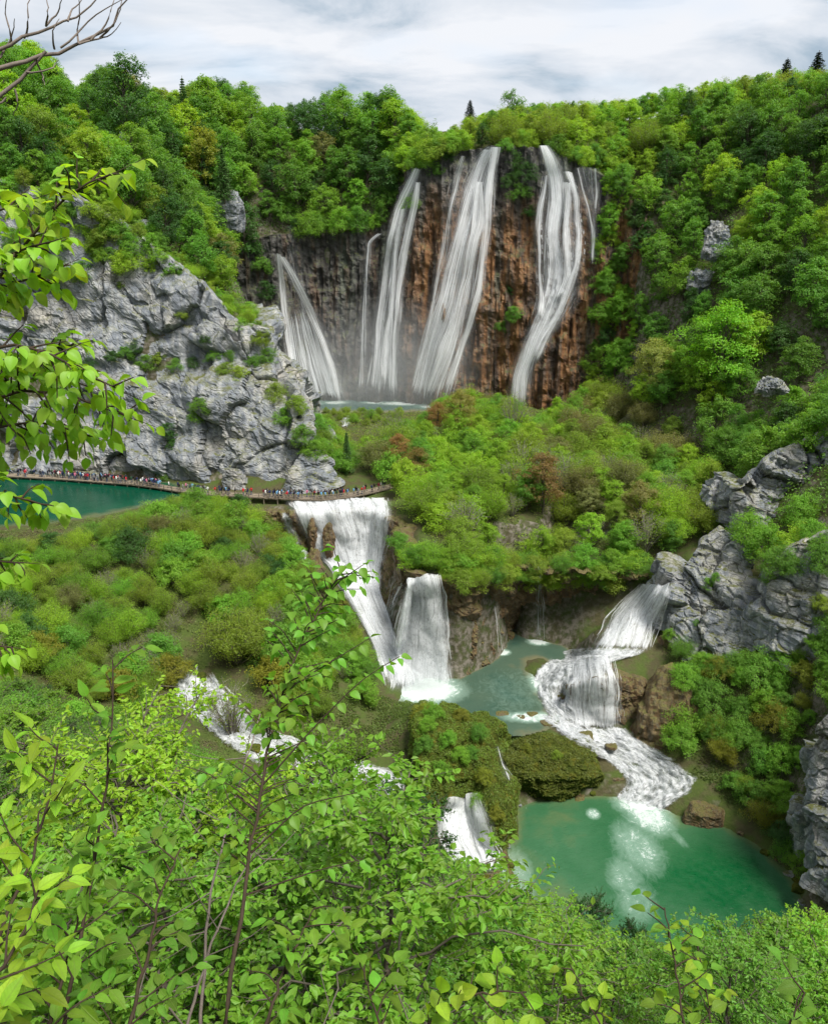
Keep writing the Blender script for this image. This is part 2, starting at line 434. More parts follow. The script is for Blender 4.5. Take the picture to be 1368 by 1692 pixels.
def terrain_arrays():
    xs = _axis(-110, 112, 1.0, 4000); ys = _axis(-8, 305, 1.0, 4000)
    X, Y = np.meshgrid(xs, ys)
    Z = np.zeros_like(X)
    dn = Vector((0, 0, -1))
    for j in range(len(ys)):
        for i in range(len(xs)):
            h = TIN.ray_cast(Vector((xs[i], ys[j], 900.0)), dn)
            Z[j, i] = h[0].z if h[0] is not None else 110.0
    # soften creases a little
    Zs = Z.copy()
    Zs[1:-1, 1:-1] = (Z[1:-1, 1:-1] * 4 + Z[:-2, 1:-1] + Z[2:, 1:-1] + Z[1:-1, :-2] + Z[1:-1, 2:]) / 8
    P = np.stack([X, Y, np.zeros_like(X)], -1)
    gx = np.abs(np.gradient(Zs, axis=1)); gy = np.abs(np.gradient(Zs, axis=0))
    dry = np.clip((Zs - ZLOW - 0.3) / 3, 0.15, 1)
    am = np.where((np.abs(Zs - 25) < 1.7) & (Y > 150), 0.25, 1.0) * dry
    near = (np.hypot(X, Y) < 6)
    Zs = Zs + np.where(near, 0.15, am) * (fbm(P * 0.09, 4) * 0.9 + fbm(P * 0.5 + 31, 3) * 0.28) + np.where(Y < 150, 0.32, 0.0) * fbm(P * 0.33 + 71, 3) * np.where(near, 0, 1)
    return xs, ys, X, Y, Zs
TX, TY, TXX, TYY, TZ = terrain_arrays()
def hgt(x, y):
    """height of the ground (bilinear)"""
    x = np.asarray(x, float); y = np.asarray(y, float)
    i = np.clip(np.searchsorted(TX, x) - 1, 0, len(TX) - 2); j = np.clip(np.searchsorted(TY, y) - 1, 0, len(TY) - 2)
    fx = (x - TX[i]) / (TX[i + 1] - TX[i]); fy = (y - TY[j]) / (TY[j + 1] - TY[j])
    return (TZ[j, i] * (1 - fx) * (1 - fy) + TZ[j, i + 1] * fx * (1 - fy) + TZ[j + 1, i] * (1 - fx) * fy + TZ[j + 1, i + 1] * fx * fy)
def H(x, y): return float(hgt(x, y))

def mat_ground():
    m = NT('forest_floor'); P = m.pos()
    a = m.noise(P, 0.35, 5); b = m.noise(P, 2.4, 5, 0.7); d = m.noise(P, 0.9, 4, 0.6)
    c = m.mix(b, (0.035, 0.04, 0.014), (0.10, 0.085, 0.045))
    c = m.mix(m.ramp(a, (0.42, 0.0), (0.58, 0.9)), c, m.mix(b, (0.03, 0.06, 0.012), (0.085, 0.11, 0.025)))
    nz = m.n('ShaderNodeSeparateXYZ'); m.l(m.n('ShaderNodeNewGeometry').outputs['True Normal'], nz.inputs[0])
    st = m.ramp(nz.outputs['Z'], (0.45, 1.0), (0.66, 0.0))
    rock = m.ramp(d, (0.35, (0.06, 0.052, 0.04)), (0.62, (0.19, 0.17, 0.14)))
    c = m.mix(m.math('MULTIPLY', st, m.ramp(d, (0.4, 0.2), (0.6, 1.0))), c, rock)
    # wet tufa in and by the streams
    sz = m.n('ShaderNodeSeparateXYZ'); m.l(P, sz.inputs[0])
    h = m.math('ADD', m.math('MULTIPLY', b, 0.4), d)
    return m.done(m.bsdf(c, 0.95, 0.15, m.bump(h, 0.8, 0.3)))
M_GROUND = mat_ground()
_nv, _nu = TZ.shape
TERRAIN_V = np.stack([TXX, TYY, TZ], -1).reshape(-1, 3)
ground = obj('ground', mesh_np('ground', TERRAIN_V, grid_faces(_nu, _nv), [M_GROUND], True), kind='structure')

# ================================================================== CLIFFS
M_LIME = mat_limestone('limestone')
M_LIME_FINE = mat_limestone('limestone_near', scale=1.6)
def mat_tufa():
    """wet travertine wall of the tall falls: dark grey recess, rust-brown curtains, green-grey moss bands"""
    m = NT('tufa_wall'); P = m.pos()
    sx = m.n('ShaderNodeSeparateXYZ'); m.l(P, sx.inputs[0])
    band = m.noise(m.mapping(P, (0.16, 0.10, 0.012)), 1.0, 3, 0.5)
    band2 = m.noise(m.mapping(P, (0.45, 0.3, 0.03), (40, 7, 3)), 1.0, 5, 0.6)
    mid = m.noise(P, 0.5, 6, 0.65, 0.4); fine = m.noise(P, 2.6, 5, 0.7)
    brown = m.ramp(mid, (0.28, (0.05, 0.024, 0.012)), (0.48, (0.20, 0.092, 0.034)), (0.72, (0.34, 0.19, 0.085)))
    grey = m.ramp(mid, (0.3, (0.022, 0.023, 0.022)), (0.7, (0.105, 0.10, 0.092)))
    right = m.ramp(m.math('MULTIPLY_ADD', sx.outputs[0], 0.01), (0.0, 0.0), (1.0, 1.0))
    rnode = m.n('ShaderNodeMapRange'); m.l(sx.outputs[0], rnode.inputs[0])
    rnode.inputs[1].default_value = -8; rnode.inputs[2].default_value = 3
    hz = m.n('ShaderNodeMapRange'); m.l(m.math('ADD', sx.outputs[2], m.math('MULTIPLY', band, 30)), hz.inputs[0])
    hz.inputs[1].default_value = 102; hz.inputs[2].default_value = 88
    bm = m.math('MULTIPLY', m.math('MULTIPLY', rnode.outputs[0], hz.outputs[0]), m.ramp(band2, (0.40, 0.25), (0.52, 1.0)))
    c = m.mix(bm, grey, brown)
    c = m.mix(m.math('MULTIPLY', m.ramp(band, (0.54, 0.0), (0.62, 0.85)), m.ramp(mid, (0.3, 0.4), (0.6, 1))), c, m.mix(fine, (0.045, 0.055, 0.035), (0.15, 0.17, 0.13)))
    # faint rust also on the dark recess
    c = m.mix(m.math('MULTIPLY', m.math('SUBTRACT', 1.0, rnode.outputs[0]), m.ramp(band2, (0.5, 0.0), (0.65, 0.5))), c, (0.16, 0.085, 0.045))
    nz = m.n('ShaderNodeSeparateXYZ'); m.l(m.n('ShaderNodeNewGeometry').outputs['Normal'], nz.inputs[0])
    up = m.ramp(nz.outputs['Z'], (0.45, 0.0), (0.8, 0.9))
    c = m.mix(up, c, m.mix(fine, (0.03, 0.045, 0.012), (0.09, 0.105, 0.03)))
    wet = m.noise(m.mapping(P, (0.30, 0.2, 0.016), (11, 5, 2)), 1.0, 4, 0.6)
    c = m.mix(m.ramp(wet, (0.50, 0.0), (0.60, 0.75)), c, (0.022, 0.018, 0.015))
    c = m.mix(m.ramp(fine, (0.3, 0.8), (0.46, 0.0)), c, (0.02, 0.016, 0.012))
    h = m.math('ADD', mid, m.math('ADD', m.math('MULTIPLY', fine, 0.4), m.math('MULTIPLY', band2, 0.8)))
    return m.done(m.bsdf(c, 0.6, 0.4, m.bump(h, 0.9, 0.8)))
M_TUFA = mat_tufa()
def mat_tufa_near():
    m = NT('tufa_near'); P = m.pos()
    mid = m.noise(P, 0.7, 6, 0.65, 0.4); fine = m.noise(P, 5, 5, 0.7); drip = m.noise(m.mapping(P, (2.2, 2.2, 0.25)), 1.0, 4, 0.6)
    c = m.ramp(mid, (0.3, (0.045, 0.03, 0.018)), (0.5, (0.17, 0.10, 0.05)), (0.7, (0.34, 0.24, 0.14)))
    c = m.mix(m.ramp(drip, (0.45, 0.0), (0.62, 0.7)), c, (0.12, 0.105, 0.08))
    nz = m.n('ShaderNodeSeparateXYZ'); m.l(m.n('ShaderNodeNewGeometry').outputs['Normal'], nz.inputs[0])
    mo = m.math('MULTIPLY', m.ramp(nz.outputs['Z'], (0.2, 0.1), (0.75, 1.0)), m.ramp(mid, (0.35, 0.15), (0.55, 1.0)))
    c = m.mix(mo, c, m.mix(fine, (0.04, 0.05, 0.012), (0.15, 0.13, 0.03)))
    c = m.mix(m.ramp(fine, (0.32, 0.7), (0.48, 0.0)), c, (0.03, 0.024, 0.018))
    h = m.math('ADD', mid, m.math('ADD', m.math('MULTIPLY', fine, 0.35), drip))
    return m.done(m.bsdf(c, 0.65, 0.35, m.bump(h, 0.9, 0.35)))
M_TUFA2 = mat_tufa_near()
def mat_moss():
    m = NT('moss'); P = m.pos()
    mid = m.noise(P, 0.8, 5, 0.6); fine = m.noise(P, 7, 5, 0.75)
    c = m.ramp(mid, (0.3, (0.035, 0.055, 0.010)), (0.5, (0.085, 0.105, 0.016)), (0.68, (0.15, 0.14, 0.022)))
    c = m.mix(m.ramp(fine, (0.3, 0.8), (0.52, 0.0)), c, (0.018, 0.02, 0.008))
    return m.done(m.bsdf(c, 0.95, 0.1, m.bump(m.math('ADD', mid, fine), 1.0, 0.3)))
M_MOSS = mat_moss()

def resample(poly, step):
    p = np.asarray(poly, float); seg = np.linalg.norm(np.diff(p[:, :2], axis=0), axis=1)
    s = np.concatenate([[0], np.cumsum(seg)]); n = max(2, int(s[-1] / step) + 1)
    t = np.linspace(0, s[-1], n)
    return np.stack([np.interp(t, s, p[:, k]) for k in range(p.shape[1])], 1), t
def smooth1(a, n):
    for _ in range(n):
        a[1:-1] = (a[:-2] + 2 * a[1:-1] + a[2:]) / 4
    return a
def wall(name, foot, brow, step, disp, mats, back=3.0, rows_scale=1.0, kind='structure', bulge=0.0, shift=None, **props):
    """a cliff: ruled surface between a foot line and a brow line, curled back over the top, pushed in and out by disp(P, v)"""
    n = max(len(resample(foot, step)[0]), len(resample(brow, step)[0]))
    def rs(l):
        p = np.asarray(l, float); s = np.concatenate([[0], np.cumsum(np.linalg.norm(np.diff(p, axis=0), axis=1))]); t = np.linspace(0, s[-1], n)
        return smooth1(np.stack([np.interp(t, s, p[:, k]) for k in range(3)], 1), int(3 / step) + 2)
    A, B = rs(foot), rs(brow)
    hmax = np.max(np.linalg.norm(B - A, axis=1)); nv = int(hmax / (step * rows_scale)) + 2
    v = np.linspace(0, 1, nv)[:, None, None]
    P = A[None] * (1 - v) + B[None] * v
    tang = np.gradient(P, axis=1); tang /= np.linalg.norm(tang, axis=2)[..., None] + 1e-9
    upv = (B - A)[None] + 0 * P; upv /= np.linalg.norm(upv, axis=2)[..., None] + 1e-9
    nrm = np.cross(tang, upv); nrm /= np.linalg.norm(nrm, axis=2)[..., None] + 1e-9
    if (nrm[..., 1].mean()) > 0: nrm = -nrm
    P = P + nrm * (bulge * np.sin(np.pi * np.clip(v, 0, 1)))
    d = disp(P, v[..., 0] + 0 * P[..., 0])
    P = P + nrm * d[..., None]
    # the rounded top runs back into the hill
    nb = 6
    top = P[-1]; rows = []
    inward = -nrm[-1].copy(); inward[:, 2] = 0
    for k in range(1, nb + 1):
        q = top + inward * (back * k / nb) * 1.0
        q[:, 2] = top[:, 2] + 0.5 * math.sin(k / nb * math.pi) * 0.6 - (k / nb) ** 2 * 1.5 + fbm(q * 0.4, 3) * 0.5
        rows.append(q)
    V = np.concatenate([P.reshape(-1, 3)] + rows)
    me = mesh_np(name, V, grid_faces(n, nv + nb)[:, ::-1], mats, False)
    return obj(name, me, kind=kind, **props), V, grid_faces(n, nv + nb)
SOLIDS = []      # (verts, faces) used for placing water and plants
def disp_lime(P, v):
    q = P * np.array([1, 1, 1.25])
    warp = np.stack([fbm(q * 0.08 + 5, 3), fbm(q * 0.08 + 50, 3), fbm(q * 0.08 + 90, 3)], -1) * 3
    d1, d2, r1 = worley((q * np.array([1, 1, 0.38]) + warp) / 9.0); _, _, r2 = worley((q + warp) / 4.2 + 7); e1, e2, r3 = worley((q + warp * 0.5) / 1.7 + 3)
    strata = np.sin((P[..., 2] * 0.42 + P[..., 0] * 0.10 + fbm(P * 0.05, 2) * 3)) 
    ledge = np.exp(-((P[..., 2] - 50 - 0.10 * (P[..., 0] + 50) - 2.5 * fbm(P * 0.05 + 3, 2)) / 3.2) ** 2)
    return (r1 - .5) * 4.4 + (r2 - .5) * 0.7 + (r3 - .5) * 0.16 + fbm(q * 0.06, 3) * 2.4 + fbm(q * 0.7, 4) * 0.16 + strata * 0.25 - ledge * 2.2 - np.clip(0.10 - (d2 - d1), 0, 1) * 6 - np.clip(0.06 - (e2 - e1), 0, 1) * 2 
FOOT_L = [(-135,195.5,22),(-100,189,22),(-79,186.5,22),(-56,182,22),(-38,176.6,23),(-24,174.8,23.5),(-17,177,24),(-15,184,25),(-17,195,26),(-22,212,26)]
BROW_L = [(-135,205,93),(-95,200,89),(-74,199,84.5),(-64,198,79),(-52,196,70),(-41,193,61.5),(-34,194,57),(-31,200,54),(-32,208,53),(-37,222,60)]
cl, _v, _f = wall('limestone_cliff', FOOT_L, BROW_L, 0.42, disp_lime, [M_LIME], back=8, label='tall grey limestone cliff rising behind the crowded boardwalk', category='cliff')
SOLIDS.append((_v, _f))
def disp_tufa(P, v):
    q = P * np.array([1, 1, 0.28])
    flute = ridged(q * np.array([0.13, 0.13, 0.05]) + 3, 3)
    d1, d2, r = worley(P * np.array([1, 1, .5]) / 5.0)
    fl2 = ridged(P * np.array([0.42, 0.42, 0.035]) + 9, 3)
    return flute * 1.7 - 1.7 + (fl2 - 1) * 0.8 + fbm(P * 0.12 + 8, 3) * 1.6 + (r - .5) * 0.35 + fbm(P * 0.6, 4) * 0.35 + fbm(q * 0.9, 3) * 0.4
FOOT_M = [(-62,244,25),(-52,254,23),(-40,259.5,23),(-22,260,23),(-6,257.5,23),(6,251,23),(20,247,23),(34,244.5,24),(47,241,26),(58,234,31)]
BROW_M = [(-66,250,72),(-55,262.5,71),(-41,266.5,74.5),(-22,267.5,74.5),(-7,265,77.5),(-1.5,260,92),(8,257,96.5),(22,255,98),(36,253,97.5),(50,249.5,91),(63,243,83)]
def disp_main(P, v):
    # tufa curtains swell outwards below the middle on the rust-coloured half
    x = P[..., 0]
    swell = np.exp(-((x - 34) / 14) ** 2) * np.exp(-((v - 0.35) / 0.28) ** 2) * 3.0
    return disp_tufa(P, v) + swell
cl, _v, _f = wall('tufa_cliff', FOOT_M, BROW_M, 0.5, disp_main, [M_TUFA], back=5, label='rust brown and dark grey tufa wall behind the tall waterfalls', category='cliff')
SOLIDS.append((_v, _f))
def disp_lip(P, v):
    d1, d2, r = worley(P * np.array([1, 1, .4]) / 2.4)
    return fbm(P * 0.25, 4) * 1.2 + (r - .5) * 1.0 + ridged(P * np.array([0.3, 0.3, 0.1]), 3) * 0.5 - 0.5 + fbm(P * 1.2, 3) * 0.25 + np.clip(v - 0.62, 0, 1) * 4.5
# the undercut step between the plateau and the middle pool
FOOT_P = [(-34,162,14),(-17,161.5,9),(-8,158.5,8),(-4.5,143,3),(-1.0,134.5,1),(8,131.5,1),(14.5,137.5,1),(21,153,1),(31,153,2),(42,149,12)]
BROW_P = [(-35,166,23.2),(-16,164.5,23.7),(-8,165,23.9),(-0.8,155,24),(0,137.5,22.9),(8,134,22.4),(15,139.5,22.3),(21,143.5,22.3),(32,143.5,21.4),(43,143.5,20.4)]
cl, _v, _f = wall('tufa_step', FOOT_P, BROW_P, 0.4, disp_lip, [M_TUFA2], back=3.5, label='brown undercut tufa step between plateau and middle pool', category='cliff')
SOLIDS.append((_v, _f))

_ICO = {}
def ico(level):
    if level not in _ICO:
        import bmesh
        bm = bmesh.new(); bmesh.ops.create_icosphere(bm, subdivisions=level, radius=1.0)
        v = np.array([x.co[:] for x in bm.verts]); f = np.array([[q.index for q in t.verts] for t in bm.faces]); bm.free()
        v /= np.linalg.norm(v, axis=1)[:, None]
        _ICO[level] = (v, f)
    return _ICO[level]
def rock(name, c, rad, seed, planes=14, level=5, rough=1.0, mats=(), rz=0.0, shear=(0, 0), boxy=0.9, solid=True, hmin=0.72, **props):
    """a crag: convex block cut by random planes, weathered by noise; c is the centre"""
    rg = np.random.default_rng(seed)
    d, f = ico(level)
    n = rg.normal(size=(planes, 3)); n /= np.linalg.norm(n, axis=1)[:, None]
    n = np.concatenate([n, np.array([[0, -1, .15], [0, 1, 0], [1, 0, 0], [-1, 0, 0], [0, 0, 1.0], [0, 0, -1]])])
    hh = np.concatenate([rg.uniform(hmin, 1.0 if hmin < .8 else 1.06, planes), np.full(6, boxy)])
    dots = d @ n.T
    r = np.min(np.where(dots > 0.05, hh[None] / np.maximum(dots, 0.05), 9), axis=1)
    r = np.minimum(r, 1.35)
    P = d * r[:, None] * np.asarray(rad)
    P[:, 0] += shear[0] * P[:, 2]; P[:, 1] += shear[1] * P[:, 2]
    s = min(rad)
    _, _, k1 = worley(P / (s * 0.55) + seed); e1, e2, k2 = worley(P / (s * 0.22) + seed * 2)
    dn = (k1 - .5) * s * 0.13 + (k2 - .5) * s * 0.03 + fbm(P / s * 0.9 + seed, 3) * s * 0.12 + fbm(P * np.array([.25, .25, 1.6]) / s * 2.2 + seed, 3) * s * 0.05 + fbm(P / s * 6 + seed, 3) * s * 0.025 - np.clip(0.12 - (e2 - e1), 0, 1) * s * 0.25
    P = P + d * (dn * rough)[:, None]
    ca, sa = math.cos(rz), math.sin(rz)
    P = np.stack([P[:, 0] * ca - P[:, 1] * sa, P[:, 0] * sa + P[:, 1] * ca, P[:, 2]], 1)
    base = np.array([0, 0, P[:, 2].min()])
    if solid: SOLIDS.append((P + np.asarray(c), f))
    return obj(name, mesh_np(name, P - base, f, mats, False), loc=Vector(c) + Vector(base), **props)
def crag(c, rad, seed, label, **kw):
    return rock('limestone_crag', c, rad, seed, mats=[kw.pop('mat', M_LIME_FINE)], label=label, category='rock', **kw)
def disp_crag(P, v):
    q = P * np.array([1, 1, 0.7]) + 0.35 * P[..., [2, 0, 1]]
    warp = np.stack([fbm(q * 0.15 + 5, 3), fbm(q * 0.15 + 50, 3), fbm(q * 0.15 + 90, 3)], -1) * 1.5
    d1, d2, r1 = worley((q + warp) / 6.5 + 3); f1, f2, r2 = worley((q + warp) / 2.8 + 7); e1, e2, r3 = worley((q + warp * .5) / 1.1 + 1)
    bedding = fbm((P * np.array([.12, .12, 1.0]) + 0.25 * P[..., [0]] * np.array([0, 0, 1])) * 1.1, 3)
    return (r1 - .5) * 2.8 + (r2 - .5) * 0.55 + (r3 - .5) * .12 + fbm(q * .12, 3) * 1.1 + bedding * .2 + fbm(q * 1.3, 3) * .07 - np.clip(.12 - (d2 - d1), 0, 1) * 5 - np.clip(.10 - (f2 - f1), 0, 1) * 3
def crag_wall(foot, brow, label, back=5.0):
    o, v_, f_ = wall('limestone_crag', foot, brow, 0.24, disp_crag, [M_LIME_FINE], back=back, kind=None, label=label, category='rock')
    SOLIDS.append((v_, f_))
def T3(px, py, y, dz=0.0): p = aty(px, py, y); return (p.x, p.y, p.z + dz)
crag_wall([(42.5, 140, 16), T3(1092, 1055, 127), T3(1120, 1090, 122.5), T3(1190, 1110, 119.5), T3(1262, 1100, 119), (56, 124, 18)],
          [(45, 142, 24), T3(1110, 960, 131), T3(1150, 903, 132), T3(1192, 872, 133), T3(1242, 905, 131), (56, 132, 31)], 'broad grey crag standing over the head of the side cascade')
crag_wall([(54, 152, 30), T3(1212, 900, 140), T3(1240, 905, 137), T3(1300, 905, 136), T3(1380, 890, 134), T3(1480, 880, 130)],
          [(56, 154, 36), T3(1224, 808, 142), T3(1258, 765, 143), T3(1300, 742, 143), T3(1380, 705, 142), T3(1480, 690, 140)], 'pale crag with grassy ledges at the top of the rock group above the side cascade')
crag_wall([(53.5, 126, 18), T3(1258, 1075, 118.5), T3(1285, 1100, 114.5), T3(1330, 1120, 112), T3(1390, 1140, 109), T3(1480, 1160, 104)],
          [(56, 128, 30), T3(1266, 960, 121.5), T3(1292, 908, 121), T3(1340, 890, 119), T3(1390, 868, 117), T3(1480, 850, 112)], 'upright grey rock wall with smooth slabs beside the broad crag')
crag_wall([(53.5, 98, -2), T3(1312, 1430, 90), T3(1330, 1465, 86), T3(1400, 1500, 82), T3(1500, 1540, 78)],
          [(56, 100, 14), T3(1328, 1240, 93), T3(1352, 1195, 92), T3(1400, 1160, 91), T3(1500, 1120, 88)], 'smooth grey rock face rising beside the emerald pool')
crag((43.2, 103.3, -2.1), (3.4, 1.5, 2.3), 25, 'dark wet rock jutting into the emerald pool', level=5, mat=M_TUFA2)
# rocky outcrops in the woods
for k, (px, py, Y, rx, rz_, lb) in enumerate([
    (205, 245, 232, 2.2, 4.5, 'grey rock pillar poking out of the woods above the limestone cliff'),
    (232, 386, 205, 3.6, 3.4, 'pointed pale boulder on the brow of the limestone cliff'),
    (378, 350, 250, 4.5, 6.0, 'grey rock patch between dark trees left of the tall waterfalls'),
    (1195, 395, 213, 3.6, 5.5, 'pale rock patch showing through trees high on the wooded slope'),
    (1165, 460, 213, 3.2, 3, 'pale rock patch showing through trees halfway up the wooded slope'),
    (1290, 640, 168, 3.2, 2.2, 'low grey rock showing through trees at the foot of the wooded slope')]):
    p = aty(px, py, Y)
    crag((p.x, p.y + (1.5 if px < 1000 else 4.2), p.z - (0 if px < 1000 else .8)), (rx, rx * .8, rz_), 40 + k, lb, level=5, mat=M_LIME, rough=1.0 if px < 1000 else 2.2, planes=26)
# tufa mounds of the side cascade and the moss-covered banks
def mound(c, rad, seed, label, mat, level=5, **kw):
    return rock('tufa_mound' if mat is M_TUFA2 else 'mossy_bank', c, rad, seed, planes=26, mats=[mat], label=label, category='rock', level=level, rough=kw.pop('rough', 1.25), boxy=1.1, hmin=0.88 if mat is M_MOSS else 0.72, **kw)
mound((33.0, 122.6, 6.3), (8.0, 5.4, 5.9), 31, 'rounded brown tufa mound with water running over it', M_TUFA2, level=6)
mound((40.2, 117.6, 4.0), (5.2, 5.0, 8.4), 32, 'ochre tufa bank at the side of the water-draped mound', M_TUFA2)
mound((40.5, 133.2, 12.2), (2.0, 2.4, 4.2), 33, 'mossy tufa knob splitting the upper side cascade', M_TUFA2)
mound((42.8, 129.5, 11), (2.4, 2.2, 4.0), 36, 'dark mossy tufa knob under the broad crag', M_TUFA2)
mound((6.8, 111.0, 2.6), (8.0, 8.0, 7.2), 34, 'large moss-covered hump between the two lower pools', M_MOSS, level=6)
mound((11.6, 103.6, -0.6), (3.6, 6.6, 5.8), 37, 'mossy nose of rock at the corner of the emerald pool', M_MOSS)
mound((20.2, 111.6, 0.2), (8.6, 4.4, 5.6), 35, 'mossy overhanging bank above the emerald pool', M_MOSS, level=6)
for k, (px, py, z, r) in enumerate([(1040, 1275, -1.0, 1.2), (1068, 1290, -1.6, 1.0), (1020, 1292, -1.8, 1.1), (1050, 1300, -2.2, 0.9), (1085, 1278, -1.2, 0.8), (1012, 1270, -0.9, 0.9), (1030, 1255, -.4, .7)]):
    p = atz(px, py, z)
    rock('stone', (p.x, p.y, p.z + 0.25), (r, r * .8, r * .75), 60 + k, planes=8, level=4, mats=[M_TUFA2], solid=False, label='dark wet stone in the rapids above the emerald pool', category='rock', group='stones in the rapids')
for k, (px, py, z, r) in enumerate([(880, 1180, 4.1, .8), (905, 1195, 4.0, 1.1), (930, 1150, 4.6, 1.2), (965, 1215, 3.3, 1.2), (830, 1180, 4.0, .9), (860, 1185, 4.0, .7), (950, 1235, 2.8, 1.3), (1010, 1232, 2.7, .8)]):
    p = atz(px, py, z)
    rock('stone', (p.x, p.y, p.z - 0.3), (r * 1.3, r, r * .5), 80 + k, planes=8, level=4, mats=[M_TUFA2], solid=False, label='low brown stone at the outflow of the middle pool', category='rock', group='stones at the middle pool outflow')
mound((-17.4, 161.6, 18.3), (1.2, 1.3, 5.0), 91, 'narrow mossy pillar splitting the broad white cascade', M_TUFA2, solid=False)
mound((-20.8, 162.2, 19.6), (1.0, 1.2, 4.2), 92, 'smaller mossy pillar beside the narrow pillar in the cascade', M_TUFA2, solid=False)
mound((-19.8, 157, 13.4), (2.4, 2.6, 4.4), 93, 'rust-brown tufa block at the side of the broad cascade', M_TUFA2, solid=False)
mound((-13.0, 146, 9.5), (2.6, 4.5, 4.4), 94, 'dark mossy block where the broad cascade narrows', M_MOSS)
mound((-1.8, 150, 19.5), (2.6, 7, 5.5), 95, 'mossy rock rib dividing the two lower falls', M_TUFA2)
for k, (px, py, z, r) in enumerate([(300, 1150, 9.6, 1.2), (345, 1165, 9.2, 1.0), (380, 1215, 6.8, 1.3), (450, 1262, 4.2, 1.2), (520, 1280, 3.0, 1.1), (590, 1305, 1.8, 1.2), (330, 1120, 11, .9), (420, 1240, 5.4, .9)]):
    p = atz(px, py, z)
    rock('stone', (p.x, p.y, p.z), (r * 1.2, r, r * .8), 110 + k, planes=8, level=4, mats=[M_MOSS], solid=False, label='mossy stone breaking the wide cascade', category='rock', group='stones in the wide cascade')
def shore_stones():
    rg = random.Random(77); n = 0
    for _ in range(4000):
        x = rg.uniform(8, 56); y = rg.uniform(68, 113); z = H(x, y)
        if abs(z - ZLOW) > 0.30: continue
        px, py, d = proj(x, y, z)
        if py > 1590 or (1000 < px < 1160 and py < 1345): continue
        r = rg.choice([.25, .3, .35, .4, .55, .7, .9]); n += 1
        rock('stone', (x, y, z + r * .1), (r * rg.uniform(1, 1.6), r, r * .7), 130 + n, planes=9, level=3, mats=[[M_TUFA2, M_TUFA2, M_MOSS, M_LIME_FINE][n % 4]], rz=rg.uniform(0, 3), label='%s %s stone on the shore of the emerald pool' % ('large' if r > .5 else 'small', ['brown', 'ochre', 'mossy', 'grey'][n % 4]), category='rock', group='stones on the shore of the emerald pool')
        if n >= 70: break
shore_stones()

# ================================================================== WATER
def solid_bvh():
    vs, fs, n = [], [], 0
    for v, f in SOLIDS + [(TERRAIN_V, grid_faces(_nu, _nv))]:
        vs.append(v); f = f + n; n += len(v)
        fs += f.tolist()
    return BVHTree.FromPolygons([tuple(x) for x in np.concatenate(vs).tolist()], fs)
BVH = solid_bvh()
CAMP = Vector((0, 0, CAMZ))

def mat_pool(name, shallow, mid, deep, d1, d2, rough=0.06, wave=0.5, glow=None):
    """standing water seen from above: colour of the bed through the depth of water, ripples, drifting foam"""
    m = NT(name); P = m.pos()
    dep = m.attr('depth')[2]; foam = m.attr('foam')[2]
    nz = m.noise(P, 0.22, 4, 0.55, 0.4); n2 = m.noise(P, 1.1, 4, 0.6)
    d = m.math('ADD', dep, m.mad(nz, d2 * 0.7, -d2 * 0.35))
    t = m.math('DIVIDE', d, d2, True)
    c = m.ramp(t, (0.0, shallow), (d1 / d2, mid), (1.0, deep))
    c = m.mix(m.ramp(n2, (0.35, 0.0), (0.7, 0.30)), c, mid)
    f1 = m.noise(m.mapping(P, (0.5, 0.35, 1)), 1.6, 7, 0.72, 1.2); f2 = m.noise(P, 5.5, 5, 0.7, 0.8)
    ff = m.math('ADD', m.math('MULTIPLY', f1, 0.75), m.math('MULTIPLY', f2, 0.25))
    th = m.math('SUBTRACT', 0.72, m.math('MULTIPLY', foam, 0.38))
    f3 = m.noise(P, 2.3, 6, 0.78, 1.6)
    ff = m.math('ADD', m.math('MULTIPLY', ff, 0.6), m.math('MULTIPLY', f3, 0.4))
    fm = m.math('MULTIPLY', m.math('SUBTRACT', ff, th), 14.0, True)
    sk = m.noise(m.mapping(P, (0.7, 0.35, 1)), 3.0, 5, 0.75, 2.2)
    fm = m.math('MAXIMUM', fm, m.math('MULTIPLY', m.math('SUBTRACT', sk, m.math('SUBTRACT', 0.70, m.math('MULTIPLY', foam, 0.16))), 5.0, True))
    milky = m.ramp(m.math('ADD', foam, m.mad(f1, 0.5, -0.25)), (0.18, 0.0), (0.85, 0.85))
    c = m.mix(milky, c, (0.30, 0.43, 0.36))
    c = m.mix(m.math('MULTIPLY', fm, 0.85), c, (0.50, 0.54, 0.53))
    r = m.mix(fm, (rough,) * 3, (0.7,) * 3)
    w = m.math('ADD', m.noise(m.mapping(P, (1, 1.5, 1)), 1.8, 4, 0.6, 0.5), m.math('MULTIPLY', m.noise(P, 6, 3), 0.3))
    return m.done(m.bsdf(c, r, 0.25, m.bump(w, wave, 0.12)))
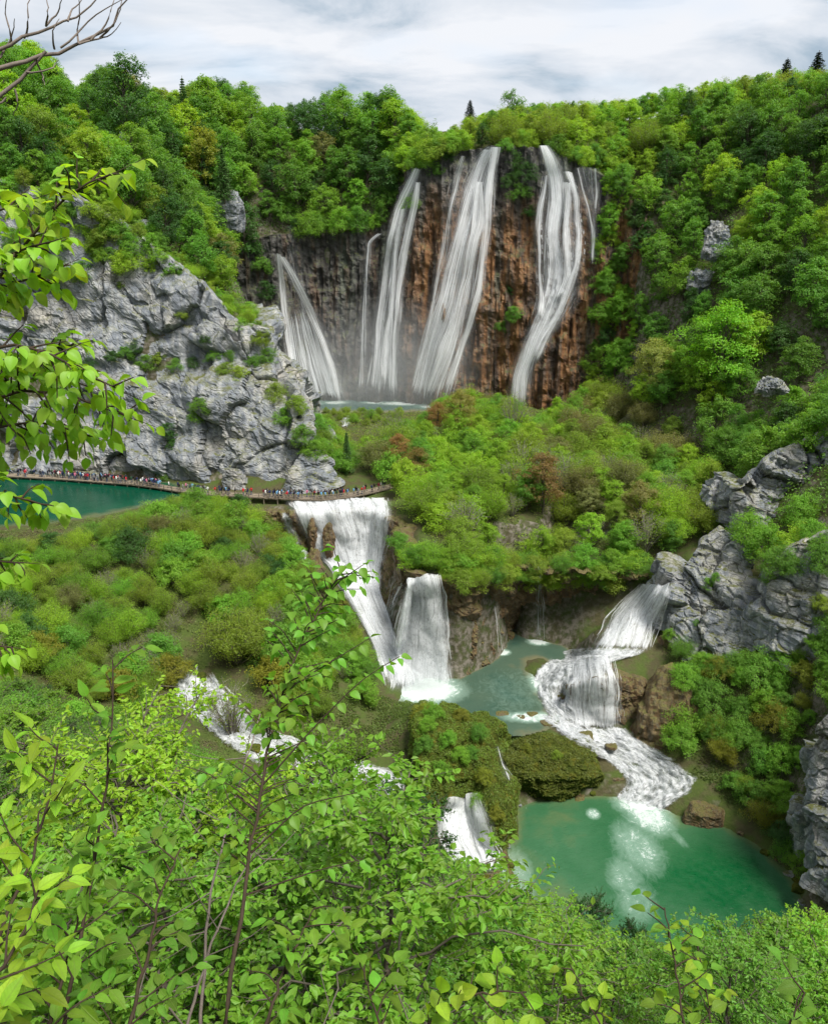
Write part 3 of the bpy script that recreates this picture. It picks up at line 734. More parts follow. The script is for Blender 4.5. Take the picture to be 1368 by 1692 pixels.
def pool(name, x0, x1, y0, y1, z, step, mat, foam_src=(), keep=None):
    xs = np.arange(x0, x1 + step, step); ys = np.arange(y0, y1 + step, step)
    X, Y = np.meshgrid(xs, ys); D = z - hgt(X, Y)
    ok = D > -0.45
    if keep is not None: ok &= keep(X, Y)
    F = np.zeros_like(X)
    for fx, fy, rx, ry, ang, a in foam_src:
        ca, sa = math.cos(ang), math.sin(ang)
        u = ((X - fx) * ca + (Y - fy) * sa) / rx; v = (-(X - fx) * sa + (Y - fy) * ca) / ry
        F = np.maximum(F, a * np.clip(1.5 - np.sqrt(u * u + v * v), 0, 1))
    Z = z + (fbm(np.stack([X, Y, 0 * X], -1) * 0.8, 3) * 0.05) + F * fbm(np.stack([X, Y, 0 * X + 3], -1) * 1.6, 3) * 0.12
    V = np.stack([X, Y, Z], -1).reshape(-1, 3); Fc = grid_faces(len(xs), len(ys))
    okv = ok.ravel(); Fc = Fc[okv[Fc].any(1)]
    used = np.unique(Fc); re = np.zeros(len(V), int); re[used] = np.arange(len(used))
    me = mesh_np(name, V[used], re[Fc], [mat], True, attrs={'depth': np.clip(D, 0, 20).ravel()[used], 'foam': F.ravel()[used]})
    return obj(name, me, kind='structure')
M_EMER = mat_pool('emerald_water', (0.10, 0.13, 0.055), (0.036, 0.112, 0.050), (0.001, 0.070, 0.018), 1.3, 3.8, wave=1.0)
M_MIDW = mat_pool('grey_green_water', (0.13, 0.125, 0.07), (0.06, 0.095, 0.065), (0.03, 0.07, 0.052), 0.8, 3.2)
M_LAKE = mat_pool('lake_water', (0.10, 0.11, 0.05), (0.004, 0.060, 0.030), (0.001, 0.045, 0.024), 0.7, 2.4, wave=0.25)
M_UPW = mat_pool('upper_water', (0.17, 0.15, 0.08), (0.07, 0.13, 0.11), (0.05, 0.12, 0.115), 0.5, 1.6)
A_ = atz(1070, 1325, ZLOW); B_ = atz(1050, 1400, ZLOW); C_ = atz(1030, 1440, ZLOW)
pool('emerald_pool', 9, 55, 68, 112, ZLOW, 0.35, M_EMER,
     [(A_.x, A_.y + .5, 4.8, 3.4, 0.2, 1.0), (A_.x - .6, A_.y - 3, 3.4, 4.4, 0.2, 0.76), (B_.x + .3, B_.y, 3.4, 5.8, 0.12, 0.52), (C_.x, C_.y - 1, 2.6, 4.2, -0.1, 0.46), (C_.x + .5, C_.y - 5, 3.0, 4.5, -0.1, 0.42), (27.0, 105, 1.0, 1.2, 0, .7), (22, 97, 7, 8, 0, 0.10), (14, 92, 2.5, 6, 0, .5), (13.5, 86, 2.5, 5, 0, .45),
      (atz(1120, 1385, ZLOW).x, atz(1120, 1385, ZLOW).y, .8, 2.4, 0.4, .40), (38, 88, 7, 8, 0, .12)])
pool('middle_pool', -4, 34, 112, 153, ZMID, 0.35, M_MIDW, keep=lambda X, Y: Y > np.interp(X, [-4, 4, 17, 21.5, 24, 27, 34], [118, 116.4, 115.0, 116.6, 119.5, 123, 130]), foam_src=
     [(atz(700, 1140, ZMID).x, atz(700, 1140, ZMID).y, 6.5, 4.5, 0, 1.0), (atz(660, 1120, ZMID).x, atz(660, 1120, ZMID).y, 4, 4, 0, 1.0), (atz(890, 1060, ZMID).x, atz(890, 1060, ZMID).y, 2.2, 1.5, 0, .95), (atz(830, 1078, ZMID).x, atz(830, 1078, ZMID).y, 1.5, 1.2, 0, .9),
      (atz(900, 1130, ZMID).x, atz(900, 1130, ZMID).y, 2.6, 5, 0.1, .85), (atz(880, 1185, ZMID).x, atz(880, 1185, ZMID).y, 5, 1.6, 0, .75), (18, 128, 9, 9, 0, .25)])
pool('lake', -135, -46, 150, 192, ZLAKE, 0.8, M_LAKE)
pool('upper_pool', -50, 22, 238, 262, ZUP, 0.6, M_UPW, [(-24, 257, 4, 2.5, 0, .8), (-3, 256, 8, 3, 0, .85), (8, 252, 7, 3, 0, .9), (-12, 257, 4, 2, 0, .75), (-30, 257, 9, 3, 0, .5)])

def mat_fall(name, fu, fv, tint, lo, hi, veil, froth=0.0):
    """falling water: wandering bundles of fine white threads over a thin veil, rock showing between"""
    m = NT(name)
    uv = m.n('ShaderNodeUVMap').outputs[0]; edge = m.attr('edge')[2]
    wn = m.n('ShaderNodeTexNoise'); m.l(m.mapping(uv, (fu * .16, fv * 1.3, 1), (3, 8, 0)), wn.inputs['Vector']); wn.inputs['Scale'].default_value = 1.0; wn.inputs['Detail'].default_value = 3
    sh = m.n('ShaderNodeVectorMath'); sh.operation = 'MULTIPLY_ADD'
    m.l(wn.outputs['Color'], sh.inputs[0]); sh.inputs[1].default_value = (2.6 / fu, 0, 0); m.l(uv, sh.inputs[2])
    w = sh.outputs[0]
    b = m.noise(m.mapping(w, (fu * .75, fv, 1)), 1.0, 3, 0.58); f = m.noise(m.mapping(w, (fu * 3.2, fv * 1.3, 1), (5, 1, 0)), 1.0, 3, 0.6); g = m.noise(m.mapping(w, (fu * 9, fv * 4, 1), (2, 6, 0)), 1.0, 2, 0.6)
    br = m.noise(m.mapping(uv, (fu * .35, fv * 3.0, 1), (9, 4, 0)), 1.0, 4, 0.65)
    x = m.math('ADD', m.math('ADD', b, m.math('MULTIPLY', m.math('SUBTRACT', f, 0.5), 0.7)), m.math('MULTIPLY', m.math('SUBTRACT', br, 0.5), 0.35))
    x = m.math('ADD', x, m.mad(edge, 0.42, -0.36))
    nd = m.n('ShaderNodeMapRange'); nd.interpolation_type = 'SMOOTHSTEP'; m.l(x, nd.inputs[0]); nd.inputs[1].default_value = lo; nd.inputs[2].default_value = hi
    al = m.math('MULTIPLY', nd.outputs[0], m.mad(g, 1.3, 0.25), True)
    if froth:
        fr = m.noise(m.mapping(uv, (2.2, 1.3, 1)), 1.0, 5, 0.7, 0.6)
        al = m.math('MULTIPLY', al, m.ramp(fr, (0.5 - froth, 0.35), (0.5, 1.0)))
    vl = m.math('MULTIPLY', m.math('MULTIPLY', edge, veil), m.ramp(br, (0.35, 0.2), (0.65, 1.0)))
    al = m.math('MAXIMUM', al, vl)
    p = m.bsdf(tint, 0.6, 0.2)
    t = m.n('ShaderNodeBsdfTranslucent'); t.inputs['Color'].default_value = (*tint, 1)
    m1 = m.n('ShaderNodeMixShader'); m1.inputs[0].default_value = 0.45
    m.l(p, m1.inputs[1]); m.l(t.outputs[0], m1.inputs[2])
    tr = m.n('ShaderNodeBsdfTransparent'); mx = m.n('ShaderNodeMixShader')
    m.l(al, mx.inputs[0]); m.l(tr.outputs[0], mx.inputs[1]); m.l(m1.outputs[0], mx.inputs[2])
    return m.done(mx.outputs[0])
M_VEIL = mat_fall('veil_water', 0.85, 0.022, (0.92, 0.93, 0.95), 0.37, 0.63, 0.15)
M_THIN = mat_fall('thin_veil_water', 1.0, 0.022, (0.84, 0.87, 0.90), 0.42, 0.74, 0.09)
M_FALL = mat_fall('falling_water', 1.5, 0.07, (0.80, 0.82, 0.84), 0.33, 0.60, 0.14, froth=0.2)
def mat_rapid():
    """broken white water: foam heaps, grey-green water between, trough shading put into the colour"""
    m = NT('rapid_water'); uv = m.n('ShaderNodeUVMap').outputs[0]; P = m.pos(); edge = m.attr('edge')[2]
    a = m.noise(m.mapping(uv, (1.5, 0.85, 1)), 1.0, 7, 0.72, 0.9); b = m.noise(m.mapping(uv, (0.34, 0.22, 1), (5, 2, 0)), 1.0, 4, 0.6, 0.8); c_ = m.noise(P, 4.5, 5, 0.75, 0.5)
    s = m.math('ADD', m.math('MULTIPLY', a, 0.55), m.math('ADD', m.math('MULTIPLY', b, 0.45), m.math('MULTIPLY', c_, 0.22)))
    al = m.math('MULTIPLY', m.math('ADD', m.math('SUBTRACT', s, 0.575), m.mad(edge, 0.55, -0.45)), 4.0, True)
    col = m.ramp(s, (0.46, (0.30, 0.34, 0.33)), (0.55, (0.47, 0.50, 0.51)), (0.64, (0.56, 0.58, 0.60)))  # greyer troughs: shading between foam heaps, put into the colour
    h = m.math('ADD', a, m.math('MULTIPLY', c_, 0.6))
    p = m.bsdf(col, 0.5, 0.35, m.bump(h, 0.45, 0.25))
    tr = m.n('ShaderNodeBsdfTransparent'); mx = m.n('ShaderNodeMixShader')
    m.l(al, mx.inputs[0]); m.l(tr.outputs[0], mx.inputs[1]); m.l(p, mx.inputs[2])
    return m.done(mx.outputs[0])
M_RAPID = mat_rapid()
def mat_strand():
    m = NT('water_thread'); tint = (0.84, 0.86, 0.88)
    uv = m.n('ShaderNodeUVMap').outputs[0]
    sp = m.n('ShaderNodeSeparateXYZ'); m.l(uv, sp.inputs[0])
    nz = m.noise(m.mapping(uv, (1.5, 0.6, 1)), 1.0, 4, 0.65)
    e = m.attr('edge')[2]
    al = m.math('MULTIPLY', m.math('SUBTRACT', m.math('ADD', nz, m.math('MULTIPLY', e, 0.45)), 0.52), 3.0, True)
    p = m.bsdf(tint, 0.5, 0.3)
    tr = m.n('ShaderNodeBsdfTransparent'); mx = m.n('ShaderNodeMixShader')
    m.l(m.math('MULTIPLY', al, m.attr('op')[2]), mx.inputs[0]); m.l(tr.outputs[0], mx.inputs[1]); m.l(p, mx.inputs[2])
    return m.done(mx.outputs[0])
M_STRAND = mat_strand()

def fall(name, label, rows, mat, strands=40, off=0.45, layers=2, Y=None, tol=7.0, sw=0.5, parent=None, smooth=12, turb=0.15, category='waterfall', seed=0, op=0.45, edgew=18.0, tall=False, topfade=0.0):
    """rows: (py, pxL, pxR[, Y]) read off the photograph; each point is set on the rock it runs over"""
    rg = np.random.default_rng(seed + 100)
    rapid = mat is M_RAPID
    strands = int(strands * (0.0 if tall else 0.25))
    if rapid: edgew = 34.0; turb = 0.5; strands = strands // 6; op = 0.4; layers = min(layers, 2)
    rows = [tuple(r) + ((Y,) if len(r) == 3 else ()) for r in rows]
    pyA = np.array([r[0] for r in rows], float); L = np.array([r[1] for r in rows], float); R = np.array([r[2] for r in rows], float)
    YA = np.array([np.nan if r[3] is None else r[3] for r in rows], float)
    nu = max(5, int((R - L).max() / (2.0 if rapid else 3.0)) + 2); nv = max(8, int((pyA[-1] - pyA[0]) / (2.2 if rapid else 4.0)) + 2)
    tv = np.linspace(pyA[0], pyA[-1], nv)
    Lp, Rp = np.interp(tv, pyA, L), np.interp(tv, pyA, R)
    Yp = np.interp(tv, pyA, YA) if not np.isnan(YA).any() else None
    Lp = smooth1(Lp, 3); Rp = smooth1(Rp, 3)
    S = np.zeros((nv, nu, 3)); Nn = np.zeros((nv, nu, 3))
    for j in range(nv):
        for i in range(nu):
            px = Lp[j] + (Rp[j] - Lp[j]) * i / (nu - 1)
            r = ray(px, tv[j]).normalized()
            h, nn, _, _ = BVH.ray_cast(CAMP, r)
            if h is not None and Yp is not None and abs(h.y - Yp[j]) > tol: h = None
            if h is None:
                if Yp is None: h = S[j - 1, i] if j else aty(px, tv[j], 200); nn = Vector((0, -1, 0))
                else: h = aty(px, tv[j], Yp[j]); nn = Vector((0, -1, 0))
            if nn.dot(r) > 0: nn = -nn
            S[j, i] = h; Nn[j, i] = nn
    # slide along the viewing ray only: keep the outline, smooth the distance
    D = np.linalg.norm(S - np.array(CAMP), axis=2); dirs = (S - np.array(CAMP)) / D[..., None]
    for _ in range(90 if tall else smooth):
        if tall:
            D[1:-1] = (D[:-2] + 2 * D[1:-1] + D[2:]) / 4; D[:, 1:-1] = (D[:, :-2] + 2 * D[:, 1:-1] + D[:, 2:]) / 4
            D[:, 0] = D[:, 1]; D[:, -1] = D[:, -2]
            continue
        D[1:-1] = np.minimum(D[1:-1], (D[:-2] + 2 * D[1:-1] + D[2:]) / 4)
        D[:, 1:-1] = np.minimum(D[:, 1:-1] * 0.3 + 0.7 * (D[:, :-2] + 2 * D[:, 1:-1] + D[:, 2:]) / 4, D[:, 1:-1] + .3)
    S = np.array(CAMP) + dirs * D[..., None]
    if tall: D = D - 1.4; S = np.array(CAMP) + dirs * D[..., None]
    for _ in range(40 if tall else 4):
        Nn[1:-1] = (Nn[:-2] + Nn[1:-1] + Nn[2:]); Nn[:, 1:-1] = (Nn[:, :-2] + Nn[:, 1:-1] + Nn[:, 2:])
        Nn /= np.linalg.norm(Nn, axis=2)[..., None] + 1e-9
    du = np.concatenate([np.zeros((nv, 1)), np.cumsum(np.linalg.norm(np.diff(S, axis=1), axis=2), 1)], 1)
    dv = np.concatenate([np.zeros((1, nu)), np.cumsum(np.linalg.norm(np.diff(S, axis=0), axis=2), 0)], 0)
    dv = np.repeat(dv.mean(1, keepdims=True), nu, 1)
    uu = np.linspace(0, 1, nu)[None] + np.zeros((nv, 1)); vv = np.linspace(0, 1, nv)[:, None] + np.zeros((1, nu))
    edge = np.clip(np.minimum(uu, 1 - uu) * (R - L).max() / edgew, 0, 1) * (1 if rapid else np.clip((1 - vv) * 12, 0.25, 1)) * (np.clip(vv * 8, 0.3, 1) if rapid else np.clip(vv / topfade, 0, 1) if topfade else 1)
    root = parent or thing(name, label, category, loc=Vector(S[-1].mean(0)))
    base = np.array(root.location)
    for k in range(layers):
        o = off * (0.5 + 0.9 * k)
        P = S + Nn * (o + turb * fbm(S * (1.1 if rapid else 0.9) + 40 * k, 4))[..., None] - base
        UV = np.stack([du.mean(0)[None] + 0 * uu + 13.7 * k + seed * 5.1, dv + 31 * k + seed * 3.3], -1)
        obj('water_sheet', mesh_np('water_sheet', P.reshape(-1, 3), grid_faces(nu, nv), [mat], True, uv=UV.reshape(-1, 2), attrs={'edge': edge.ravel()}), parent=root)
    if strands:
        Vs, Fs, Us, Es, Os, n = [], [], [], [], [], 0
        for q in range(strands):
            u0 = rg.uniform(0.03, 0.97); a, b = sorted(rg.uniform(0, 1.0, 2)); 
            if b - a < 0.18: b = min(1, a + 0.35)
            if rapid: b = min(0.93, a + rg.uniform(.08, .22)); a = max(0, b - .2)
            elif rg.random() < .55: b = min(1.0, a + rg.uniform(.2, .5))
            if rg.random() < 0.3 and not rapid: a = 0.0
            nn_ = max(4, int((b - a) * nv))
            t = np.linspace(a, b, nn_); dr = u0 + rg.normal() * 0.05 * (t - a) + 0.03 * np.sin(t * rg.uniform(4, 14) + rg.uniform(0, 6))
            dr = np.clip(dr, 0.0, 1.0) * (nu - 1); tj = t * (nv - 1)
            i0 = np.clip(dr.astype(int), 0, nu - 2); j0 = np.clip(tj.astype(int), 0, nv - 2); fx = (dr - i0)[:, None]; fy = (tj - j0)[:, None]
            def smp(A): return A[j0, i0] * (1 - fx) * (1 - fy) + A[j0, i0 + 1] * fx * (1 - fy) + A[j0 + 1, i0] * (1 - fx) * fy + A[j0 + 1, i0 + 1] * fx * fy
            c = smp(S); nn2 = smp(Nn); c = c + nn2 * (off * (1.2 + 0.8 * rg.random())) - base
            tg = np.gradient(c, axis=0); sd = np.cross(tg, nn2); sd /= np.linalg.norm(sd, axis=1)[:, None] + 1e-9
            w = sw * rg.uniform(0.35, 1.0) * (0.35 + 0.65 * np.sin(np.pi * np.clip((t - a) / (b - a), 0.03, 0.97)))[:, None]
            V = np.stack([c - sd * w * .5, c + nn2 * 0.05, c + sd * w * .5], 1).reshape(-1, 3)
            ln = np.concatenate([[0], np.cumsum(np.linalg.norm(np.diff(c, axis=0), axis=1))])
            Vs.append(V); Fs.append(grid_faces(3, nn_) + n); n += len(V)
            Us.append(np.stack([np.tile([0, .5, 1], nn_) + q * 3.7, np.repeat(ln, 3) + q * 11.3], 1))
            Es.append(np.tile([0, 1.0, 0], nn_)); Os.append(np.full(nn_ * 3, op * rg.uniform(.5, 1.3)))
        obj('water_threads', mesh_np('water_threads', np.concatenate(Vs), np.concatenate(Fs), [M_STRAND], True, uv=np.concatenate(Us), attrs={'edge': np.concatenate(Es), 'op': np.concatenate(Os)}), parent=root, kind='stuff')
    return root
FALLS = [
 ('thin straight veil dropping down the dark recess of the tufa wall', [(372,469,486),(410,473,496),(450,482,504),(500,494,512),(540,502,518)], M_THIN, 10, 264),
 ('slender curved stream at the far end of the dark recess', [(420,452,466),(470,457,474),(540,463,481),(600,470,492),(640,480,525),(664,500,545)], M_THIN, 16, 259),
 ('slanting arc of spray sweeping down the dark recess', [(424,458,478),(460,477,500),(500,496,520),(560,521,547),(610,538,562),(666,546,578)], M_VEIL, 20, 258),
 ('faint fan of spray spreading at the end of the dark recess', [(470,466,500),(540,468,536),(600,474,558),(664,486,582)], M_THIN, 16, 259),
 ('narrow thread of water between the arc of spray and the twin columns', [(386,618,634),(398,602,616),(450,600,612),(520,596,610),(600,590,611),(655,584,618)], M_THIN, 14, 260),
 ('tall twin columns of water falling beside the dark recess', [(278,680,694),(310,666,694),(350,648,692),(400,637,682),(450,630,674),(520,624,664),(600,614,658),(662,606,664)], M_VEIL, 46, 257),
 ('widest white veil spreading over the middle of the rust-brown wall', [(242,804,826),(256,776,826),(300,748,820),(350,738,816),(400,732,808),(450,722,803),(500,712,798),(550,700,786),(600,690,768),(640,682,748),(672,672,742)], M_VEIL, 110, 251),
 ('long bent fall leaping down stepped rust-brown tufa', [(240,892,905),(262,894,925),(290,896,950),(330,893,957),(380,888,960),(430,886,962),(470,889,952),(510,886,940),(550,867,916),(600,850,888),(650,838,882),(692,834,884)], M_VEIL, 100, 248),
 ('forked veil on the wooded end of the tall wall', [(277,948,988),(320,957,991),(350,966,993),(390,972,991),(436,971,986)], M_VEIL, 26, 247),
 ('small side spill fanning off the long bent fall', [(448,935,978),(480,918,968),(520,905,944),(556,888,918)], M_THIN, 24, 246),
]
M_STREAM = mat_fall('stream_water', 1.25, 0.03, (0.92, 0.93, 0.95), 0.35, 0.68, 0.08)
M_HAZE = mat_fall('faint_veil_water', 0.9, 0.02, (0.88, 0.90, 0.93), 0.50, 0.90, 0.10)
def line(pts):                       # (py, centre px, width px) -> rows
    return [(a, b - w / 2, b + w / 2) for a, b, w in pts]
STREAMS = {
 'tall twin': [[(280, 688, 12), (310, 676, 18), (345, 660, 18), (400, 645, 20), (460, 637, 20), (520, 630, 20), (600, 622, 22), (662, 617, 28)], [(300, 690, 10), (335, 686, 16), (380, 676, 18), (450, 664, 18), (520, 656, 20), (600, 649, 22), (662, 646, 26)], [(345, 668, 10), (420, 655, 12), (520, 645, 14), (640, 634, 22)]],
 'widest white': [[(246, 806, 18), (270, 796, 22), (320, 780, 26), (380, 764, 28), (440, 750, 32), (500, 736, 36), (560, 716, 36), (620, 700, 38), (672, 690, 40)], [(242, 820, 14), (300, 812, 18), (360, 806, 20), (420, 800, 22), (480, 792, 24), (540, 775, 24), (600, 755, 22), (668, 734, 22)], [(258, 766, 14), (300, 752, 14), (350, 742, 14), (420, 733, 16), (500, 718, 18), (560, 702, 18), (640, 684, 18)], [(300, 795, 16), (380, 788, 20), (460, 772, 26), (540, 752, 30), (600, 735, 34), (668, 712, 36)]],
 'long bent': [[(240, 897, 12), (262, 908, 20), (295, 918, 24), (340, 920, 26), (390, 914, 28), (440, 920, 32), (480, 915, 34), (520, 900, 32), (560, 882, 30), (620, 862, 30), (692, 855, 34)], [(290, 902, 12), (340, 895, 14), (400, 890, 14), (450, 890, 16), (490, 894, 14), (530, 888, 16)], [(285, 942, 14), (330, 950, 16), (390, 953, 18), (440, 950, 20), (480, 938, 22), (520, 920, 22), (560, 898, 22), (610, 878, 18)], [(300, 932, 14), (380, 936, 16), (450, 938, 20), (500, 922, 22)]],
 'forked veil': [[(278, 955, 10), (310, 962, 12), (345, 972, 14), (390, 980, 16), (436, 978, 14)], [(278, 983, 12), (320, 987, 12), (350, 984, 12)]],
 'slanting arc': [[(424, 464, 14), (460, 486, 18), (500, 507, 18), (560, 533, 18), (610, 550, 18), (666, 562, 22)]],
 'slender curved': [[(420, 459, 10), (470, 465, 12), (540, 472, 12), (600, 481, 14), (664, 520, 26)]],
}
for k, (lb, rows, mt, ns, Y) in enumerate(FALLS):
    st = next((v for q, v in STREAMS.items() if q in lb), None)
    rows = [(a, b - 4, c + 4) for a, b, c in rows]
    r0 = fall('waterfall', lb, rows, M_HAZE if st else mt, 0, 0.5, 2, Y, seed=k, edgew=22.0, turb=0.05, tall=True, topfade=0.35 if ('fan' in lb) else 0.0)
    for q, pts in enumerate(st or []):
        fall('waterfall', lb, [(a, b - 3, c + 3) for a, b, c in line(pts)], M_STREAM, 0, 0.7 + 0.25 * q, 2, Y, seed=k * 7 + q + 50, edgew=12.0, turb=0.06, tall=True, parent=r0)
fall('waterfall', 'broad white cascade tumbling from under the boardwalk', [(829,468,648),(850,480,652),(880,498,650),(915,518,642),(950,545,636),(980,562,634),(1010,582,642),(1040,600,654),(1070,612,668),(1100,620,690),(1135,628,704)], M_FALL, 150, 0.4, 3, sw=0.7, seed=20)
fall('waterfall', 'rushing side stream left of the broad white cascade', [(838,452,486),(870,455,500),(905,462,520),(940,468,545)], M_RAPID, 40, 0.35, 2, sw=0.6, seed=21)
fall('waterfall', 'bell-shaped white fall plunging into the middle pool', [(955,672,728),(975,664,738),(1020,652,746),(1060,645,749),(1100,640,752),(1146,634,756)], M_FALL, 120, 0.5, 3, 132, sw=0.5, seed=22)
fall('waterfall', 'small spill joining the broad cascade beside the bell-shaped fall', [(962,652,676),(1000,640,660),(1045,628,650)], M_FALL, 20, 0.4, 2, sw=0.4, seed=23)
fall('waterfall', 'white rapids on the plateau above the bell-shaped fall', [(878,692,738),(900,698,740),(928,708,744)], M_RAPID, 20, 0.3, 2, sw=0.5, seed=24)
fall('waterfall', 'thin grey fall in front of the dark cave', [(930,884,898),(1000,881,903),(1060,876,908)], M_THIN, 16, 0.3, 2, 146, sw=0.3, seed=25)
fall('waterfall', 'short trickle down the brown tufa step into the middle pool', [(1000,813,823),(1040,818,830),(1082,820,842)], M_THIN, 10, 0.3, 2, sw=0.3, seed=26)
fall('waterfall', 'upper chute of the side cascade beneath the broad crag', [(966,1058,1112),(990,1030,1110),(1020,1004,1098),(1050,988,1084),(1076,970,1080)], M_FALL, 80, 0.3, 2, sw=0.5, seed=27)
fall('waterfall', 'sheet of rapids spreading over the top of the tufa mound', [(1060,955,1096),(1082,900,1085),(1105,874,1000),(1135,868,955),(1165,880,955),(1196,905,996)], M_RAPID, 70, 0.3, 2, sw=0.5, seed=28)
fall('waterfall', 'curtain of white threads pouring over the tufa mound', [(1086,948,1012),(1110,936,1022),(1140,930,1029),(1170,932,1029),(1208,938,1028)], M_FALL, 80, 0.4, 2, sw=0.3, seed=29)
fall('waterfall', 'foaming rapids running from the tufa mound into the emerald pool', [(1188,880,1044),(1214,900,1066),(1240,950,1112),(1265,986,1148),(1290,1008,1178),(1310,1000,1166),(1330,992,1130),(1346,990,1106)], M_RAPID, 90, 0.3, 3, sw=0.8, seed=30)
fall('waterfall', 'shallow white spill at the outflow of the middle pool', [(1180,840,930),(1200,880,985),(1222,930,1010)], M_RAPID, 30, 0.2, 2, sw=0.5, seed=31)
fall('waterfall', 'wide white cascade half hidden behind leafy saplings', [(1095,318,348),(1130,282,372),(1165,276,402),(1200,325,440),(1240,360,560),(1280,440,690),(1335,560,724)], M_RAPID, 150, 0.3, 3, sw=0.9, seed=32)
fall('waterfall', 'little fall tumbling past the mossy hump', [(1318,734,800),(1350,722,816),(1390,718,826),(1444,752,834)], M_FALL, 60, 0.4, 3, sw=0.4, seed=33)
fall('waterfall', 'white rivulet streaming off the side of the mossy hump', [(1235,814,826),(1262,822,836),(1292,832,850)], M_FALL, 10, 0.25, 2, sw=0.2, seed=34)
fall('waterfall', 'short white rapid between the willow shrubs', [(1028,322,346),(1048,318,350)], M_RAPID, 12, 0.4, 2, sw=0.6, seed=35)
fall('waterfall', 'pale shallow stream crossing the plateau below the tall falls', [(688,540,606),(697,540,600),(706,546,592)], M_RAPID, 14, 0.3, 2, sw=1.2, seed=36)

# spray hanging at the foot of the falls
def mist(c, r, dens, label):
    d, f = ico(3)
    m = NT('spray'); tc = m.n('ShaderNodeTexCoord').outputs['Object']
    ln = m.n('ShaderNodeVectorMath'); ln.operation = 'LENGTH'; m.l(tc, ln.inputs[0])
    fall_ = m.ramp(ln.outputs['Value'], (0.15, 1.0), (0.98, 0.0))
    nz = m.ramp(m.noise(m.mapping(tc, (1, 1, .6)), 2.2, 3, 0.6), (0.32, 0.15), (0.65, 1.0))
    v = m.n('ShaderNodeVolumePrincipled'); v.inputs['Color'].default_value = (0.9, 0.93, 0.96, 1)
    m.l(m.math('MULTIPLY', m.math('MULTIPLY', fall_, nz), dens), v.inputs['Density'])
    m.l(v.outputs[0], m.out.inputs['Volume'])
    m.mat.cycles.volume_step_rate = 4.0
    return obj('mist', mesh_np('mist', d, f, [m.mat]), loc=c, scale=r, kind='stuff', label=label, category='spray')
mist((-8, 251, 35), (40, 12, 26), 0.045, 'pale spray drifting at the foot of the tall waterfalls')
mist((atz(690, 1130, ZMID).x, atz(690, 1130, ZMID).y, ZMID + 1), (7, 5, 5), 0.20, 'spray at the foot of the bell-shaped fall')

# ================================================================== TREES AND SHRUBS
M_LEAF = mat_leaf('foliage', trans=0.48, vary=0.28, scale=0.9)
M_NEEDLE = mat_leaf('needles', trans=0.12, vary=0.25, rough=0.7)
M_BARK = mat_bark('bark', (0.11, 0.095, 0.075))
M_BARK_PALE = mat_bark('pale_bark', (0.22, 0.20, 0.17))
def unit(v): return v / (np.linalg.norm(v, axis=-1, keepdims=True) + 1e-9)
def leaf_quads(P, N, size, rg, aspect=0.62, fold=0.18):
    n = len(P); N = unit(N)
    t = unit(np.cross(N, rg.normal(size=(n, 3)))); b = np.cross(N, t)
    s = (size * rg.uniform(0.6, 1.3, n))[:, None]
    V = np.stack([P - t * s * .5, P + b * s * .5 * aspect + N * s * fold * .5, P + t * s * .5, P - b * s * .5 * aspect + N * s * fold * .5], 1)
    return V.reshape(-1, 3), np.arange(n * 4).reshape(n, 4)
def limb(a, b, r0, r1, rg, sag=0.0, n=5, sides=5, wob=0.06):
    t = np.linspace(0, 1, n)[:, None]; a = np.asarray(a, float); b = np.asarray(b, float)
    L = np.linalg.norm(b - a)
    p = a * (1 - t) + b * t + rg.normal(size=(n, 3)) * wob * L * np.sin(np.pi * t) + np.array([0, 0, sag * L]) * np.sin(np.pi * t)
    return tube(p, np.linspace(r0, r1, n), sides)
